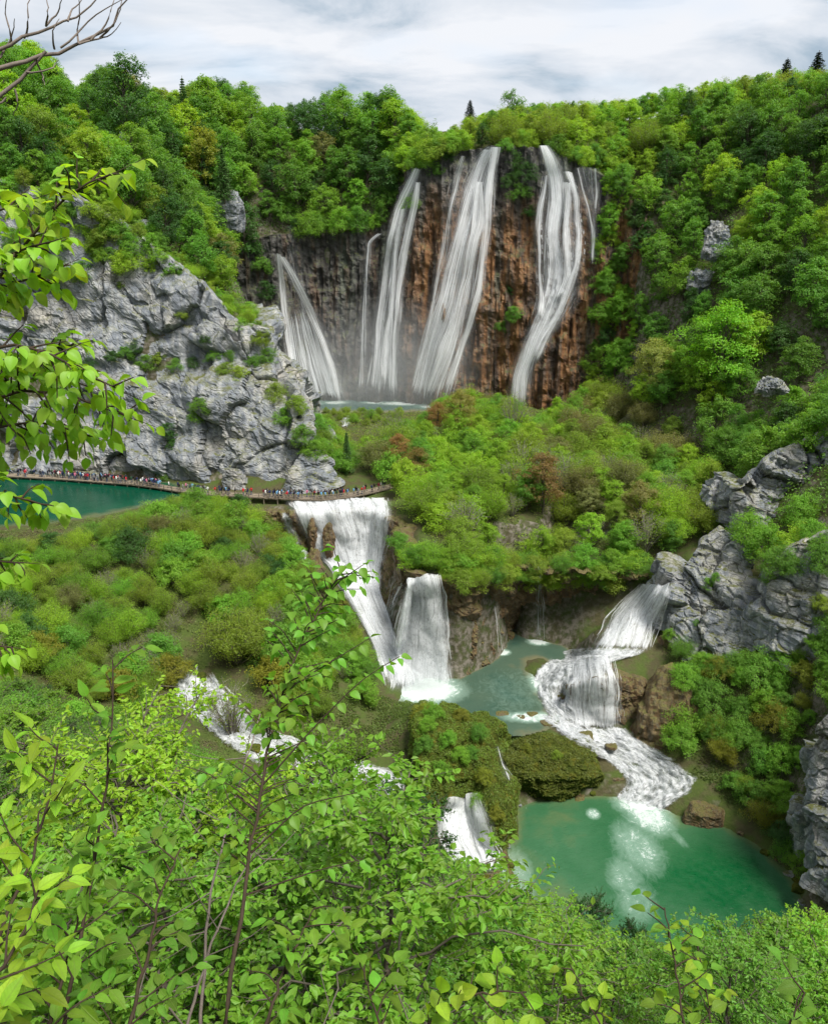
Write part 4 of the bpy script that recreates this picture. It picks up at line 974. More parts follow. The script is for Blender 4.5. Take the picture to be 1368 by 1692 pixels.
def broadleaf(name, seed, h=10.0, w=7.0, lobes=20, leaves=3600, leaf=0.45, base=0.18, flat=0.62, top=0.5, bark=None, spread=1.0):
    """tapered trunk with limbs to every leaf mass; leaves sit on the outside of uneven masses"""
    rg = np.random.default_rng(seed)
    tk = MB()
    lean = rg.normal(size=2) * 0.04 * h
    ctr = []
    for k in range(lobes):
        f = (k + rg.random()) / lobes
        zz = base + (1 - base) * (0.12 + 0.86 * f)
        prof = math.sin(math.pi * min(1, max(0.04, (zz - base) / (1 - base))) ** (0.55 + top * 0.45)) ** 0.75
        a = k * 2.399 + rg.normal() * 0.5; rr = 0.5 * w * prof * (rg.uniform(0.45, 0.95)) * spread
        if f > 0.93: rr *= 0.3
        ctr.append((math.cos(a) * rr + lean[0] * zz, math.sin(a) * rr + lean[1] * zz, zz * h * (0.97)))
    ctr = np.array(ctr); rad = w * rg.uniform(0.15, 0.27, lobes) * np.where(ctr[:, 2] > 0.85 * h, 0.75, 1.0)
    trunk_top = np.array([lean[0] * .8, lean[1] * .8, h * 0.82])
    v, f = limb((0, 0, -0.6), trunk_top, 0.021 * h, 0.005 * h, rg, n=8, sides=7, wob=0.02); tk.add(v, f)
    for k in range(lobes):
        z0 = max(0.12 * h, ctr[k][2] - 0.25 * h - 0.1 * np.hypot(*ctr[k][:2])); t = z0 / (h * .82)
        v, f = limb(trunk_top * t, ctr[k], 0.008 * h, 0.0025 * h, rg, 0.06); tk.add(v, f)
    # every mass is broken into smaller bunches; some sprays stick out
    per = 7
    d0 = unit(rg.normal(size=(lobes * per, 3)) + np.array([0, 0, .25])); pi = np.repeat(np.arange(lobes), per)
    c2 = ctr[pi] + d0 * (rad[pi] * rg.uniform(.35, 1.0, lobes * per))[:, None] * np.array([1.15, 1.15, flat * 1.2]); r2 = rad[pi] * rg.uniform(.28, .55, lobes * per)
    wts = r2 ** 2; wts /= wts.sum()
    li = rg.choice(lobes * per, leaves, p=wts)
    d = unit(rg.normal(size=(leaves, 3))); d[:, 2] = np.where(d[:, 2] < -0.25, -d[:, 2] * rg.choice([1, 1, -1], leaves), d[:, 2])
    r = r2[li] * (1.0 + 0.5 * perlin(d * 2.3 + li[:, None] * 3.1)) * np.where(rg.random(leaves) < 0.3, rg.uniform(0.3, 1.4, leaves), rg.uniform(0.8, 1.1, leaves))
    P = c2[li] + d * r[:, None] * np.array([1.1, 1.1, flat * 1.2])
    keep = perlin(P * 1.1 / (w / 7) + seed) > -0.32
    P, d = P[keep], d[keep]
    N = d * 0.6 + unit(P - np.array([0, 0, h * .45])) * 0.5 + np.array([0, 0, 0.6]) + rg.normal(size=P.shape) * 0.55
    V, F = leaf_quads(P, N, leaf, rg)
    return tk.mesh(name + '_trunk', [bark or M_BARK], True), mesh_np(name + '_crown', V, F, [M_LEAF])
def shrub(name, seed, h=4.0, w=4.0, stems=26, leaves=3600, leaf=0.2, aspect=0.4, airy=0.35, bark=None, droop=0.0):
    """many thin stems fanning out of one base, feathery leaves along their upper part"""
    rg = np.random.default_rng(seed); tk = MB(); Ps, Ns = [], []
    per = leaves // (stems * 5)
    for k in range(stems):
        a = k * 2.399 + rg.normal() * .3; q = math.sqrt((k + .5) / stems)
        tip = np.array([math.cos(a) * w * .5 * q, math.sin(a) * w * .5 * q, h * (1.0 - 0.42 * q ** 2) * rg.uniform(0.72, 1.05)])
        mid = tip * np.array([.45, .45, .55]) + rg.normal(size=3) * 0.05 * h
        t = np.linspace(0, 1, 7)[:, None]
        p = (1 - t) ** 2 * np.array([0, 0, -.3]) + 2 * t * (1 - t) * mid + t ** 2 * tip
        p[-1, 2] -= droop * h
        v, f = tube(p, np.linspace(0.010 * h, 0.002 * h, 7), 4); tk.add(v, f)
        for j in range(5):
            tt = rg.uniform(0.35, 1.0); c0 = (1 - tt) ** 2 * np.array([0, 0, 0]) + 2 * tt * (1 - tt) * mid + tt ** 2 * tip
            dr = unit(rg.normal(size=3) + np.array([math.cos(a), math.sin(a), 1.0]) * .8) * h * rg.uniform(0.10, 0.24)
            v, f = tube(np.stack([c0, c0 + dr * .5 + rg.normal(size=3) * .02 * h, c0 + dr]), [0.004 * h, 0.003 * h, 0.001 * h], 3); tk.add(v, f)
            s = rg.uniform(0.15, 1.08, per)[:, None]
            Ps.append(c0 + dr * s + rg.normal(size=(per, 3)) * h * 0.045 * (1 + airy)); Ns.append(unit(np.tile(dr, (per, 1))) * .3 + np.array([0, 0, .7]) + rg.normal(size=(per, 3)) * .7)
    P = np.concatenate(Ps); V, F = leaf_quads(P, np.concatenate(Ns), leaf, rg, aspect)
    return tk.mesh(name + '_stems', [bark or M_BARK], True), mesh_np(name + '_crown', V, F, [M_LEAF])
def conifer(name, seed, h=14.0, w=4.5, tiers=26, leaf=0.5, per=5):
    rg = np.random.default_rng(seed); tk = MB(); Ps, Ns = [], []
    v, f = limb((0, 0, -.5), (0, 0, h), 0.016 * h, 0.003 * h, rg, n=8, wob=0.004); tk.add(v, f)
    for k in range(tiers):
        z = h * (0.10 + 0.88 * k / tiers); rr = w * .5 * (1 - k / tiers) ** 0.85 + .12
        for j in range(7):
            a = j * .897 + k * 1.3 + rg.normal() * .25; L = rr * rg.uniform(.7, 1.1)
            b = np.array([math.cos(a) * L, math.sin(a) * L, z - L * .28]); a0 = np.array([0, 0, z])
            v, f = limb(a0, b, 0.004 * h, 0.001 * h, rg, 0.03, 4, 3); tk.add(v, f)
            n = per * 3 + int(per * 6 * L / w)
            s = rg.uniform(0.12, 1.05, n)[:, None]
            Ps.append(a0 * (1 - s) + b * s + rg.normal(size=(n, 3)) * np.array([.10, .10, .06]) * (0.4 + L)); Ns.append(np.array([0, 0, .8]) + rg.normal(size=(n, 3)) * .5)
    V, F = leaf_quads(np.concatenate(Ps), np.concatenate(Ns), leaf, rg, 0.35)
    return tk.mesh(name + '_trunk', [M_BARK], True), mesh_np(name + '_crown', V, F, [M_NEEDLE])

KINDS = {}
def kind(name, objname, h, made):
    KINDS.setdefault(name, []).append((objname, h, made))
for q in range(4):
    kind('beech', 'beech_tree', 10, broadleaf('beech', 200 + q, 10, [7, 8, 6.4, 7.4][q], [26, 30, 24, 28][q], 9000, 0.30))
for q in range(3):
    kind('hornbeam', 'hornbeam_tree', 10, broadleaf('hornbeam', 220 + q, 10, [5.4, 6, 5][q], [28, 26, 30][q], 8500, 0.28, base=0.08, flat=0.8, top=0.9))
for q in range(3):
    kind('willow', 'willow_shrub', 5, shrub('willow', 240 + q, 5, [5.4, 6, 4.8][q], 40, 13000, 0.17, 0.40))
for q in range(3):
    kind('bush', 'leafy_bush', 4, broadleaf('bush', 260 + q, 4, [5, 4.4, 5.6][q], 24, 10000, 0.17, base=0.0, flat=0.75, top=0.3))
for q in range(2):
    kind('maple', 'maple_tree', 8, broadleaf('maple', 280 + q, 8, [6, 6.6][q], 30, 13000, 0.19, base=0.15, flat=0.55))
for q in range(2):
    kind('spruce', 'spruce_tree', 14, conifer('spruce', 300 + q, 14, [4.6, 5.2][q]))
kind('bare', 'budding_shrub', 5, shrub('bare', 320, 5, 4.5, 40, 1400, 0.16, 0.5, bark=M_BARK_PALE))
COLR = {
    'bright': ('bright yellow-green', (0.25, 0.40, 0.030)), 'fresh': ('fresh green', (0.18, 0.345, 0.034)), 'mid': ('mid green', (0.132, 0.275, 0.034)),
    'dark': ('dark green', (0.062, 0.145, 0.028)), 'olive': ('olive green', (0.215, 0.31, 0.034)), 'bronze': ('bronze-brown', (0.26, 0.165, 0.060)),
    'pale': ('pale blossom-green', (0.215, 0.225, 0.075)), 'needle': ('blackish green', (0.018, 0.035, 0.016)), 'gold': ('golden green', (0.22, 0.24, 0.026)),
}
KWORD = {'beech': 'spreading beech', 'hornbeam': 'upright hornbeam', 'willow': 'feathery willow shrub', 'bush': 'rounded leafy bush', 'maple': 'layered maple', 'spruce': 'pointed spruce', 'bare': 'half-bare budding shrub'}
KCAT = {'beech': 'tree', 'hornbeam': 'tree', 'willow': 'shrub', 'bush': 'bush', 'maple': 'tree', 'spruce': 'spruce', 'bare': 'shrub'}
PROTO = {}
NTREES = [0]
LAND = {}
def where_of(zone, x, y, h, hr):
    ls = LAND.get(zone)
    if not ls: return None, zone
    ph = min(ls, key=lambda q: (q[0] - x) ** 2 + (q[1] - y) ** 2)[2]
    f = (h - hr[0] * .45) / (hr[1] - hr[0] * .45)
    return ('small' if f < .38 else 'medium-sized' if f < .72 else 'tall'), ph
def plant(kd, x, y, h, tint, where, group, z=None, label=None, rz=None, var=None, wid=1.0, col=None, name=None):
    vs = KINDS[kd]; q = random.randrange(len(vs)) if var is None else var
    on, h0, (tm, cm) = vs[q]
    on = name or on
    if z is None: z = H(x, y) - 0.15
    s = h / h0
    lb = label or ('%s %s %s' % (COLR[tint][0], KWORD[kd], where))
    r = thing(on, lb, KCAT[kd], group=group, loc=(x, y, z), rot=(0, 0, random.uniform(0, 6.28) if rz is None else rz), scale=(s * wid, s * wid, s))
    t = obj('stems' if 'shrub' in on else 'trunk', tm, parent=r)
    c = obj('crown', cm, parent=r)
    b = col or COLR[tint][1]; j = random.uniform(0.85, 1.18)
    c.color = (b[0] * j * random.uniform(.92, 1.1), b[1] * j, b[2] * j, 1)
    NTREES[0] += 1
    return r
def inside(poly, x, y):
    c = False; n = len(poly)
    for i in range(n):
        x1, y1 = poly[i]; x2, y2 = poly[i - 1]
        if (y1 > y) != (y2 > y) and x < (x2 - x1) * (y - y1) / (y2 - y1) + x1: c = not c
    return c
def seen(x, y, z, h):
    """is any part of a plant of height h in front of the ground as the photograph sees it"""
    for f in (1.0, 0.7, 0.4):
        px, py, d = proj(x, y, z + h * f)
        if d < 1 or px < -60 or px > 1428 or py < -80 or py > 1760: continue
        t = Vector((x, y, z + h * f)) - CAMP; L = t.length
        hit = BVH.ray_cast(CAMP, t.normalized(), L - 1.5)
        if hit[0] is None: return True
    return False
def scatter(poly, spacing, mixk, hr, where, group, limit=None, hmin=0.45, seed=1, tries=6000, wet=None, avoid=None):
    """mixk: [(kind, tint, weight)]; limit: px -> highest py a top may reach"""
    rg = random.Random(seed); pts = []; xs = [p[0] for p in poly]; ys = [p[1] for p in poly]
    w = [m_[2] for m_ in mixk]; n = 0
    for _ in range(tries):
        x = rg.uniform(min(xs), max(xs)); y = rg.uniform(min(ys), max(ys))
        if not inside(poly, x, y): continue
        if any((x - a) ** 2 + (y - b) ** 2 < spacing * spacing for a, b in pts): continue
        z = H(x, y)
        if wet is not None and z < wet: continue
        pts.append((x, y))
        h = rg.uniform(*hr); h0 = h
        if limit is not None:
            while h > h0 * hmin:
                px, py, d = proj(x, y, z + h * .97)
                if py > np.interp(px, limit[0], limit[1]): break
                h *= 0.93
            else: continue
        if avoid is not None and avoid(x, y, z, h): continue
        if not seen(x, y, z, h): continue
        kd, tint, _w = rg.choices(mixk, w)[0]
        hh = h if kd not in ('bush',) else min(h, 6)
        sz, ph = where_of(where, x, y, hh, hr)
        plant(kd, x, y, hh, tint, where, group, label=None if sz is None else '%s %s %s %s' % (sz, COLR[tint][0], KWORD[kd], ph)); n += 1
    return n
def lim(*pts): return ([p[0] for p in pts], [p[1] for p in pts])

LAND['on the hill above the limestone cliff'] = [(-79, 236, 'by the big dark tree on the hill'), (-62, 246, 'around the golden-leaved tree on the hill'), (-50, 250, 'over the dark recess of the falls'), (-35, 272, 'directly above the dark recess'), (-10, 272, 'beside the twin columns of water'), (-64, 206, 'behind the pointed boulder on the cliff brow'), (-95, 210, 'along the top of the limestone cliff'), (-85, 262, 'on the skyline behind the big dark tree'), (-45, 292, 'on the skyline left of the falls rim'), (-72, 224, 'below the grey rock pillar on the hill'), (-2, 292, 'on the skyline next to the falls rim')]
LAND['on the rim above the tall waterfalls'] = [(4, 264, 'over the twin columns of water'), (20, 262, 'over the widest white veil'), (36, 260, 'over the long bent fall'), (50, 258, 'over the forked veil'), (12, 285, 'around the small lone spruce tip'), (35, 285, 'by the round-topped rim tree'), (70, 275, 'where the rim meets the wooded slope'), (100, 255, 'below the two skyline spruces')]
LAND['on the wooded slope beside the tall waterfalls'] = [(56, 240, 'against the end of the tufa wall'), (75, 215, 'by the pale rock patch on the wooded slope'), (66, 195, 'at the foot of the wooded slope'), (62, 165, 'behind the tall glowing maple'), (84, 172, 'by the low grey rock under the wooded slope'), (95, 200, 'in the middle of the wooded slope'), (110, 232, 'below the two skyline spruces on the slope'), (85, 255, 'high on the slope towards the falls rim'), (80, 138, 'above the pale crag with grassy ledges'), (105, 170, 'on the steep slope over the crags')]
LAND['on the plateau below the tall waterfalls'] = [(20, 208, 'before the widest white veil'), (33, 206, 'below the long bent fall'), (-14, 205, 'in the pale meadow below the twin columns'), (-6, 180, 'at the end of the boardwalk'), (8, 178, 'by the small bronze tree'), (26, 152, 'around the bronze-leaved tree'), (5, 150, 'above the bell-shaped fall'), (50, 158, 'behind the broad crag on the plateau'), (55, 180, 'around the tall glowing maple'), (50, 215, 'where the plateau meets the wooded slope'), (15, 142, 'by the vivid green young tree'), (25, 180, 'in the middle of the plateau')]
LAND['in the scrub between lake and cascades'] = [(-65, 152, 'at the shore of the lake'), (-48, 160, 'by the bend of the boardwalk'), (-33, 158, 'by the leafless shrub near the boardwalk'), (-25, 145, 'beside the broad white cascade'), (-33, 122, 'around the golden willow'), (-45, 135, 'in the middle of the lakeside scrub'), (-62, 122, 'under the overhanging linden branches'), (-18, 125, 'by the deep green bush between the cascades'), (-34, 110, 'at the head of the wide cascade')]
LAND['on the bank under the grey crags'] = [(44, 116, 'beside the ochre tufa bank'), (50, 120, 'under the broad crag'), (58, 110, 'below the smooth rock slabs'), (50, 102, 'above the dark wet rock in the pool'), (53, 92, 'by the smooth rock face at the emerald pool'), (56, 80, 'on the far corner of the emerald pool')]
LAND['on the near bank'] = [(-30, 60, 'below the ash saplings on the near bank'), (-14, 60, 'before the wide cascade on the near bank'), (0, 55, 'by the dark-limbed tree on the near bank'), (12, 55, 'at the corner of the emerald pool'), (28, 55, 'by the dark sprigs before the emerald pool'), (40, 50, 'on the near bank facing the smooth rock face'), (0, 25, 'under the arching hazel spray'), (-14, 25, 'under the slender dark-stemmed sapling'), (20, 25, 'under the twiggy hazel shoot')]
LAND['at the top of the near bank'] = [(-10, 9, 'around the stout ash sapling'), (-6, 14, 'around the highest ash sapling'), (-2, 8, 'around the slender dark-stemmed sapling'), (2, 10, 'by the half hidden hazel shoot'), (5, 8, 'by the arching hazel spray'), (7, 14, 'behind the small hazel shoot'), (10, 12, 'around the hazel shoot before the emerald pool'), (14, 20, 'by the dense hazel shoot at the bank corner'), (-12, 22, 'down the slope from the ash saplings'), (0, 20, 'down the slope from the dark-stemmed sapling')]
# wooded hill above the limestone cliff
Zl = [(-115,206),(-80,207),(-66,205),(-54,203),(-44,204),(-50,240),(-57,262),(-50,270),(-25,271),(-8,269),(-2,266),(2,275),(8,300),(-60,318),(-135,318)]
mixL = [('beech', 'fresh', 4), ('beech', 'mid', 4), ('hornbeam', 'mid', 3), ('hornbeam', 'dark', 3), ('beech', 'bright', 3), ('beech', 'dark', 1.5), ('maple', 'olive', 1), ('beech', 'pale', .35)]
limL = lim((0,30),(60,75),(120,150),(180,95),(235,140),(300,150),(340,125),(400,135),(440,175),(500,165),(560,145),(640,150),(690,190),(700,230))
print('hill', scatter(Zl, 5.2, mixL, (10, 16), 'on the hill above the limestone cliff', 'trees on the hill above the limestone cliff', limL, seed=3))
# scrub on the brow and ledges of the limestone cliff
print('brow', scatter([(-110,198),(-74,199),(-52,196),(-38,195),(-33,206),(-40,215),(-52,204),(-74,208),(-110,210)], 3.2, [('bush', 'fresh', 2), ('bush', 'olive', 2), ('willow', 'bright', 2), ('bush', 'mid', 1.5)], (2.2, 4.5), 'on the brow of the limestone cliff', 'scrub on the brow of the limestone cliff', lim((0,250),(130,280),(230,330),(300,420),(420,480),(470,520)), seed=4))
print('nose', scatter([(-26,183),(-16,182),(-14,195),(-20,214),(-30,222),(-36,215),(-31,196)], 3.0, [('bush', 'fresh', 2), ('bush', 'olive', 2), ('hornbeam', 'dark', .6), ('willow', 'olive', 2), ('bush', 'mid', 1)], (2.5, 5.0), 'on the shoulder of the limestone cliff by the dark recess', 'scrub on the shoulder of the limestone cliff', lim((400,540),(440,650),(500,670),(540,690),(600,740)), seed=5))
# rim behind and above the tall falls
limR = lim((640,160),(700,200),(740,215),(760,195),(820,180),(860,170),(1000,165),(1060,160),(1100,140),(1200,130),(1280,115),(1368,112))
Zr = [(-3,264),(8,262),(22,260),(36,258),(50,255),(60,252),(85,262),(110,244),(125,240),(110,290),(60,300),(0,300)]
mixR = [('bush', 'bright', 2), ('beech', 'bright', 3), ('beech', 'fresh', 4), ('willow', 'olive', 2), ('beech', 'mid', 2.5), ('maple', 'olive', 1), ('hornbeam', 'dark', .6)]
print('rim', scatter(Zr, 4.6, mixR, (7, 11), 'on the rim above the tall waterfalls', 'trees on the rim above the tall waterfalls', limR, seed=6))
# wooded slope
Zs = [(52,244),(55,232),(60,215),(63,190),(66,165),(64,150),(70,140),(90,132),(110,150),(128,185),(124,225),(106,242),(85,260),(62,250)]
mixS = [('beech', 'fresh', 4), ('beech', 'mid', 5), ('hornbeam', 'mid', 3), ('beech', 'bright', 1.5), ('maple', 'mid', 2), ('hornbeam', 'dark', 1.2), ('beech', 'dark', 1.5), ('beech', 'pale', .3)]
def gap_rock(x, y, z, h):
    px, py, d = proj(x, y, z + h * .6)
    return (abs(px - 1195) < 22 and abs(py - 375) < 40) or (abs(px - 1165) < 20 and abs(py - 455) < 25) or (abs(px - 1290) < 26 and abs(py - 640) < 22)
limS = lim((950,420),(985,240),(1000,180),(1100,150),(1200,140),(1368,118))
print('slope', scatter(Zs, 5.0, mixS, (8.5, 13.5), 'on the wooded slope beside the tall waterfalls', 'trees on the wooded slope', limS, seed=8, avoid=gap_rock))
# shrubs and small trees on the plateau
limP = lim((560,760),(590,720),(630,720),(650,690),(690,690),(720,660),(780,645),(840,650),(880,690),(930,665),(960,640),(1010,610),(1100,560),(1200,520))
def no_stream(x, y, z, h):
    px, py, d = proj(x, y, z + .5)
    if 440 < px < 645 and py > 800: return True
    for f in (0.15, 0.5, 0.9):
        px, py, d = proj(x, y, z + h * f)
        if 690 < px < 742 and 872 < py < 930: return True
        if 640 < px < 752 and py > 950: return True
    return False
Zp = [(-10,188),(-18,205),(-22,225),(-15,238),(5,242),(30,238),(50,234),(58,215),(61,190),(63,165),(57,150),(50,147),(40,148),(30,151),(22,152),(14,145),(9,138),(3,140),(3,155),(-2,168),(-4,178)]
mixP = [('bush', 'bright', 3), ('willow', 'olive', 4), ('willow', 'bright', 3), ('beech', 'bright', 2), ('maple', 'fresh', 3), ('bare', 'olive', 3), ('maple', 'olive', 2), ('beech', 'pale', 1.2), ('willow', 'pale', 2.5), ('bush', 'fresh', 2), ('maple', 'bright', 1.5), ('bush', 'mid', 1.2), ('maple', 'bronze', .5), ('maple', 'mid', 1.5)]
print('plateau', scatter(Zp, 4.0, mixP, (5.0, 9.5), 'on the plateau below the tall waterfalls', 'shrubs and small trees on the plateau', limP, seed=9, avoid=no_stream))
# willow scrub beside the lake
limB = lim((-50,890),(60,885),(130,870),(200,850),(290,818),(340,800),(430,815),(462,850),(480,900),(520,950),(560,1010),(600,1060),(640,1150))
def open_water(x, y, z, h):
    for f in (0.2, 0.55, 0.9):
        px, py, d = proj(x, y, z + h * f)
        if 300 < px < 352 and 1020 < py < 1055: return True
        if 285 < px < 420 and 1085 < py < 1215: return True
        if 560 < px < 760 and py > 1120: return True
    return False
Zb = [(-90,145),(-70,155),(-60,161),(-52,168),(-36,166),(-32,162),(-24,158),(-20,145),(-12,135),(-8,124),(-12,116),(-22,112),(-38,108),(-60,104),(-85,120)]
mixB = [('willow', 'olive', 6), ('willow', 'bright', 3), ('willow', 'fresh', 3), ('bare', 'olive', 2.6), ('bush', 'fresh', 2), ('bush', 'mid', 1), ('bush', 'gold', .4), ('willow', 'pale', 1.5), ('bush', 'dark', .8)]
print('brush', scatter(Zb, 3.0, mixB, (3.4, 6.0), 'in the scrub between lake and cascades', 'willow scrub between lake and cascades', limB, seed=10, avoid=open_water))
# bushes around the crags and the emerald pool
def keep_pool(x, y, z, h):
    for f in (0.15, 0.5, 0.95):
        px, py, d = proj(x, y, z + h * f)
        if 860 < px < 1120 and py > 1000: return True
        if 1100 < px < 1265 and 900 < py < 1075: return True
        if px < 1190 and py > 1235: return True
        if px < 1290 and py > 1390 and f > .3: return True
    return False
Zc = [(40,122),(47,122),(54,120),(60,124),(64,112),(60,100),(58,92),(56,80),(60,70),(53,84),(52,94),(50,102),(46,106),(41,112)]
mixC = [('bush', 'fresh', 3), ('bush', 'mid', 3), ('willow', 'gold', 1.2), ('maple', 'fresh', 2), ('bush', 'gold', 1), ('willow', 'fresh', 2), ('bush', 'dark', .8)]
print('crags', scatter(Zc, 2.1, mixC, (2.5, 5.0), 'on the bank under the grey crags', 'bushes on the bank under the grey crags', lim((1000,1050),(1110,1060),(1200,1085),(1260,1070),(1368,1000)), seed=11, avoid=keep_pool))

# ================================================================== BOARDWALK AND PEOPLE
M_WOOD = mat_bark('weathered_wood', (0.20, 0.165, 0.125))
PATH = np.array([(-132,190.0),(-110,187.5),(-94.5,185.3),(-79.8,183.0),(-70.8,181.0),(-62,179.0),(-56.3,177.0),(-50,174.0),(-43,171.8),(-34,170.4),(-26,169.2),(-19,168.8),(-13.5,170.6),(-9,173.6),(-5,176.5)])
DECK_Z = 25.25
pp, tt = resample(PATH, 0.5)
pp = smooth1(pp, 6)
def path_at(s):
    x = np.interp(s, tt, pp[:, 0]); y = np.interp(s, tt, pp[:, 1])
    x2 = np.interp(s + .3, tt, pp[:, 0]); y2 = np.interp(s + .3, tt, pp[:, 1])
    return x, y, math.atan2(y2 - y, x2 - x)
def build_boardwalk():
    root = thing('boardwalk', 'long weathered timber boardwalk with railing along the lake and over the falls', 'boardwalk', loc=(-60, 178, DECK_Z))
    b0 = np.array(root.location)
    mb = MB(); rg = np.random.default_rng(5)
    s = 0.1
    while s < tt[-1] - .1:
        x, y, a = path_at(s)
        mb.add(*box(np.array([x, y, DECK_Z + rg.normal() * .012]) - b0, 0.23, 2.3 + rg.uniform(-.1, .1), 0.07, a + rg.normal() * .02)); s += 0.26
    obj('deck_boards', mb.mesh('deck_boards', [M_WOOD]), parent=root, kind='stuff')
    for side in (-1.0, 1.0):
        c = [path_at(s) for s in np.arange(0, tt[-1], 1.0)]
        off = [np.array([x - math.sin(a) * side * 1.0, y + math.cos(a) * side * 1.0, DECK_Z - .16]) - b0 for x, y, a in c]
        v, f = tube(np.array(off), np.full(len(off), 0.13), 5)
        obj('bearer', mesh_np('bearer', v, f, [M_WOOD]), parent=root)
    v, f = box((0, 0, 0.5), 0.12, 0.12, 1.15); post = mesh_np('post', v, f, [M_WOOD])
    v, f = box((0, 0, -0.7), 0.2, 0.2, 1.5); pile = mesh_np('pile', v, f, [M_WOOD])
    # railing from the bend to the plateau, on the side of the drop
    s0 = np.interp(-66, pp[:, 0], tt); prev = None
    for s in np.arange(s0, tt[-1], 2.2):
        x, y, a = path_at(s); p = np.array([x + math.sin(a) * 1.1, y - math.cos(a) * 1.1, DECK_Z]) - b0
        obj('post', post, parent=root, loc=p, rot=(rg.normal() * .03, rg.normal() * .03, a))
        if prev is not None:
            for h in (0.95, 0.5):
                v, f = tube(np.stack([prev + (0, 0, h), (prev + p) / 2 + (0, 0, h + rg.normal() * .03), p + (0, 0, h)]), [0.06, .055, 0.06], 5)
                obj('rail', mesh_np('rail', v, f, [M_WOOD]), parent=root)
        prev = p
    for s in np.arange(1, tt[-1], 3.0):
        x, y, a = path_at(s)
        for side in (-1, 1):
            obj('pile', pile, parent=root, loc=np.array([x + math.sin(a) * side * .95, y - math.cos(a) * side * .95, DECK_Z - .1]) - b0, rot=(0, 0, a))
    return root
build_boardwalk()
def mat_cloth(name, fixed=None):
    m = NT(name); c = m.n('ShaderNodeObjectInfo').outputs['Color'] if fixed is None else None
    return m.done(m.bsdf(c if fixed is None else fixed, 0.85, 0.2))
M_SHIRT = mat_cloth('clothing')
M_SKIN = mat_cloth('skin', (0.42, 0.26, 0.19)); M_HAIR = mat_cloth('hair', (0.05, 0.035, 0.025))
M_TROUSER = [mat_cloth('dark_trousers', (0.025, 0.028, 0.04)), mat_cloth('blue_trousers', (0.06, 0.09, 0.17)), mat_cloth('pale_trousers', (0.30, 0.26, 0.20))]
def ring_body(rings, sides=8):
    """lofted rings (x, y, z, rx, ry)"""
    ang = np.arange(sides) * 2 * math.pi / sides
    V = np.array([[[x + rx * math.cos(a), y + ry * math.sin(a), z] for a in ang] for x, y, z, rx, ry in rings]).reshape(-1, 3)
    return V, grid_faces(sides, len(rings), True)
def person_mesh(seed, stride, arm, trous):
    """one figure 1.72 m tall facing +x: legs, torso, arms and head joined into one mesh"""
    mb = MB(); rg = np.random.default_rng(seed)
    for sd in (-1, 1):
        k = stride * sd
        mb.add(*ring_body([(k * .36 + .10, sd * .10, 0.0, .10, .045), (k * .34 + .03, sd * .10, 0.07, .075, .05), (k * .33, sd * .10, .12, .045, .045), (k * .26, sd * .10, .30, .062, .06), (k * .12 + .02, sd * .095, .50, .06, .062), (k * .05, sd * .09, .72, .085, .085), (0, sd * .075, .88, .10, .09)]), 1)
    mb.add(*ring_body([(0, 0, .80, .10, .12), (0, 0, .86, .125, .175), (0, 0, .98, .12, .165), (0, 0, 1.12, .115, .15), (.01, 0, 1.28, .13, .185), (.01, 0, 1.40, .115, .195), (0, 0, 1.455, .075, .12), (0, 0, 1.485, .055, .06)], 10), 0)
    mb.add(*ring_body([(0, 0, 1.46, .052, .052), (.015, 0, 1.53, .05, .05), (.03, 0, 1.55, .075, .06), (.03, 0, 1.61, .09, .072), (.025, 0, 1.65, .092, .075)], 9), 2)
    mb.add(*ring_body([(-.03, 0, 1.54, .05, .06), (-.02, 0, 1.60, .085, .08), (.0, 0, 1.655, .105, .085), (.0, 0, 1.70, .085, .07), (0, 0, 1.73, .03, .03)], 9), 3)
    for sd in (-1, 1):
        k = -stride * sd * .5 + (arm if sd > 0 else 0)
        e = (k * .16, sd * .245, 1.14); hnd = (k * .16 + .10 + k * .16, sd * .235, .93 + arm * .25 * (sd > 0))
        v, f = tube(np.array([(0, sd * .17, 1.42), (k * .06, sd * .225, 1.30), e, ((e[0] + hnd[0]) / 2, sd * .245, (e[2] + hnd[2]) / 2), hnd]), [.055, .055, .045, .042, .035], 6); mb.add(v, f, 0)
        v, f = tube(np.array([hnd, (hnd[0] + .03, hnd[1], hnd[2] - .06), (hnd[0] + .04, hnd[1], hnd[2] - .12), (hnd[0] + .045, hnd[1], hnd[2] - .15)]), [.034, .042, .034, .012], 5); mb.add(v, f, 2)
    if seed % 2:
        mb.add(*ring_body([(-.17, 0, 1.02, .05, .10), (-.19, 0, 1.05, .085, .14), (-.19, 0, 1.30, .085, .14), (-.16, 0, 1.40, .05, .09)], 8), 0)
    return mb.mesh('person', [M_SHIRT, trous, M_SKIN, M_HAIR], True)
PEOPLE = [person_mesh(k, st, ar, M_TROUSER[k % 3]) for k, (st, ar) in enumerate([(.9, 0), (.15, .9), (-.8, .2), (.1, 0), (.6, .8), (-.2, 1.0)])]
POSE = ['walking', 'standing with a rucksack', 'striding', 'standing', 'walking with a raised forearm', 'standing with a rucksack']
POSE = ['mid-stride in dark trousers', 'with a rucksack and blue trousers', 'striding in pale trousers', 'with a rucksack and dark trousers', 'walking in blue trousers', 'with a rucksack and pale trousers']
SHIRTS = [('red', (0.50, 0.03, 0.04), 1.6), ('black', (0.015, 0.015, 0.018), 10), ('white', (0.70, 0.70, 0.70), 2.5), ('navy', (0.02, 0.03, 0.09), 5), ('grey', (0.22, 0.22, 0.23), 3), ('pink', (0.55, 0.18, 0.28), 1), ('sky blue', (0.16, 0.34, 0.55), 2), ('dark green', (0.04, 0.09, 0.05), 1), ('maroon', (0.16, 0.02, 0.04), 1)]
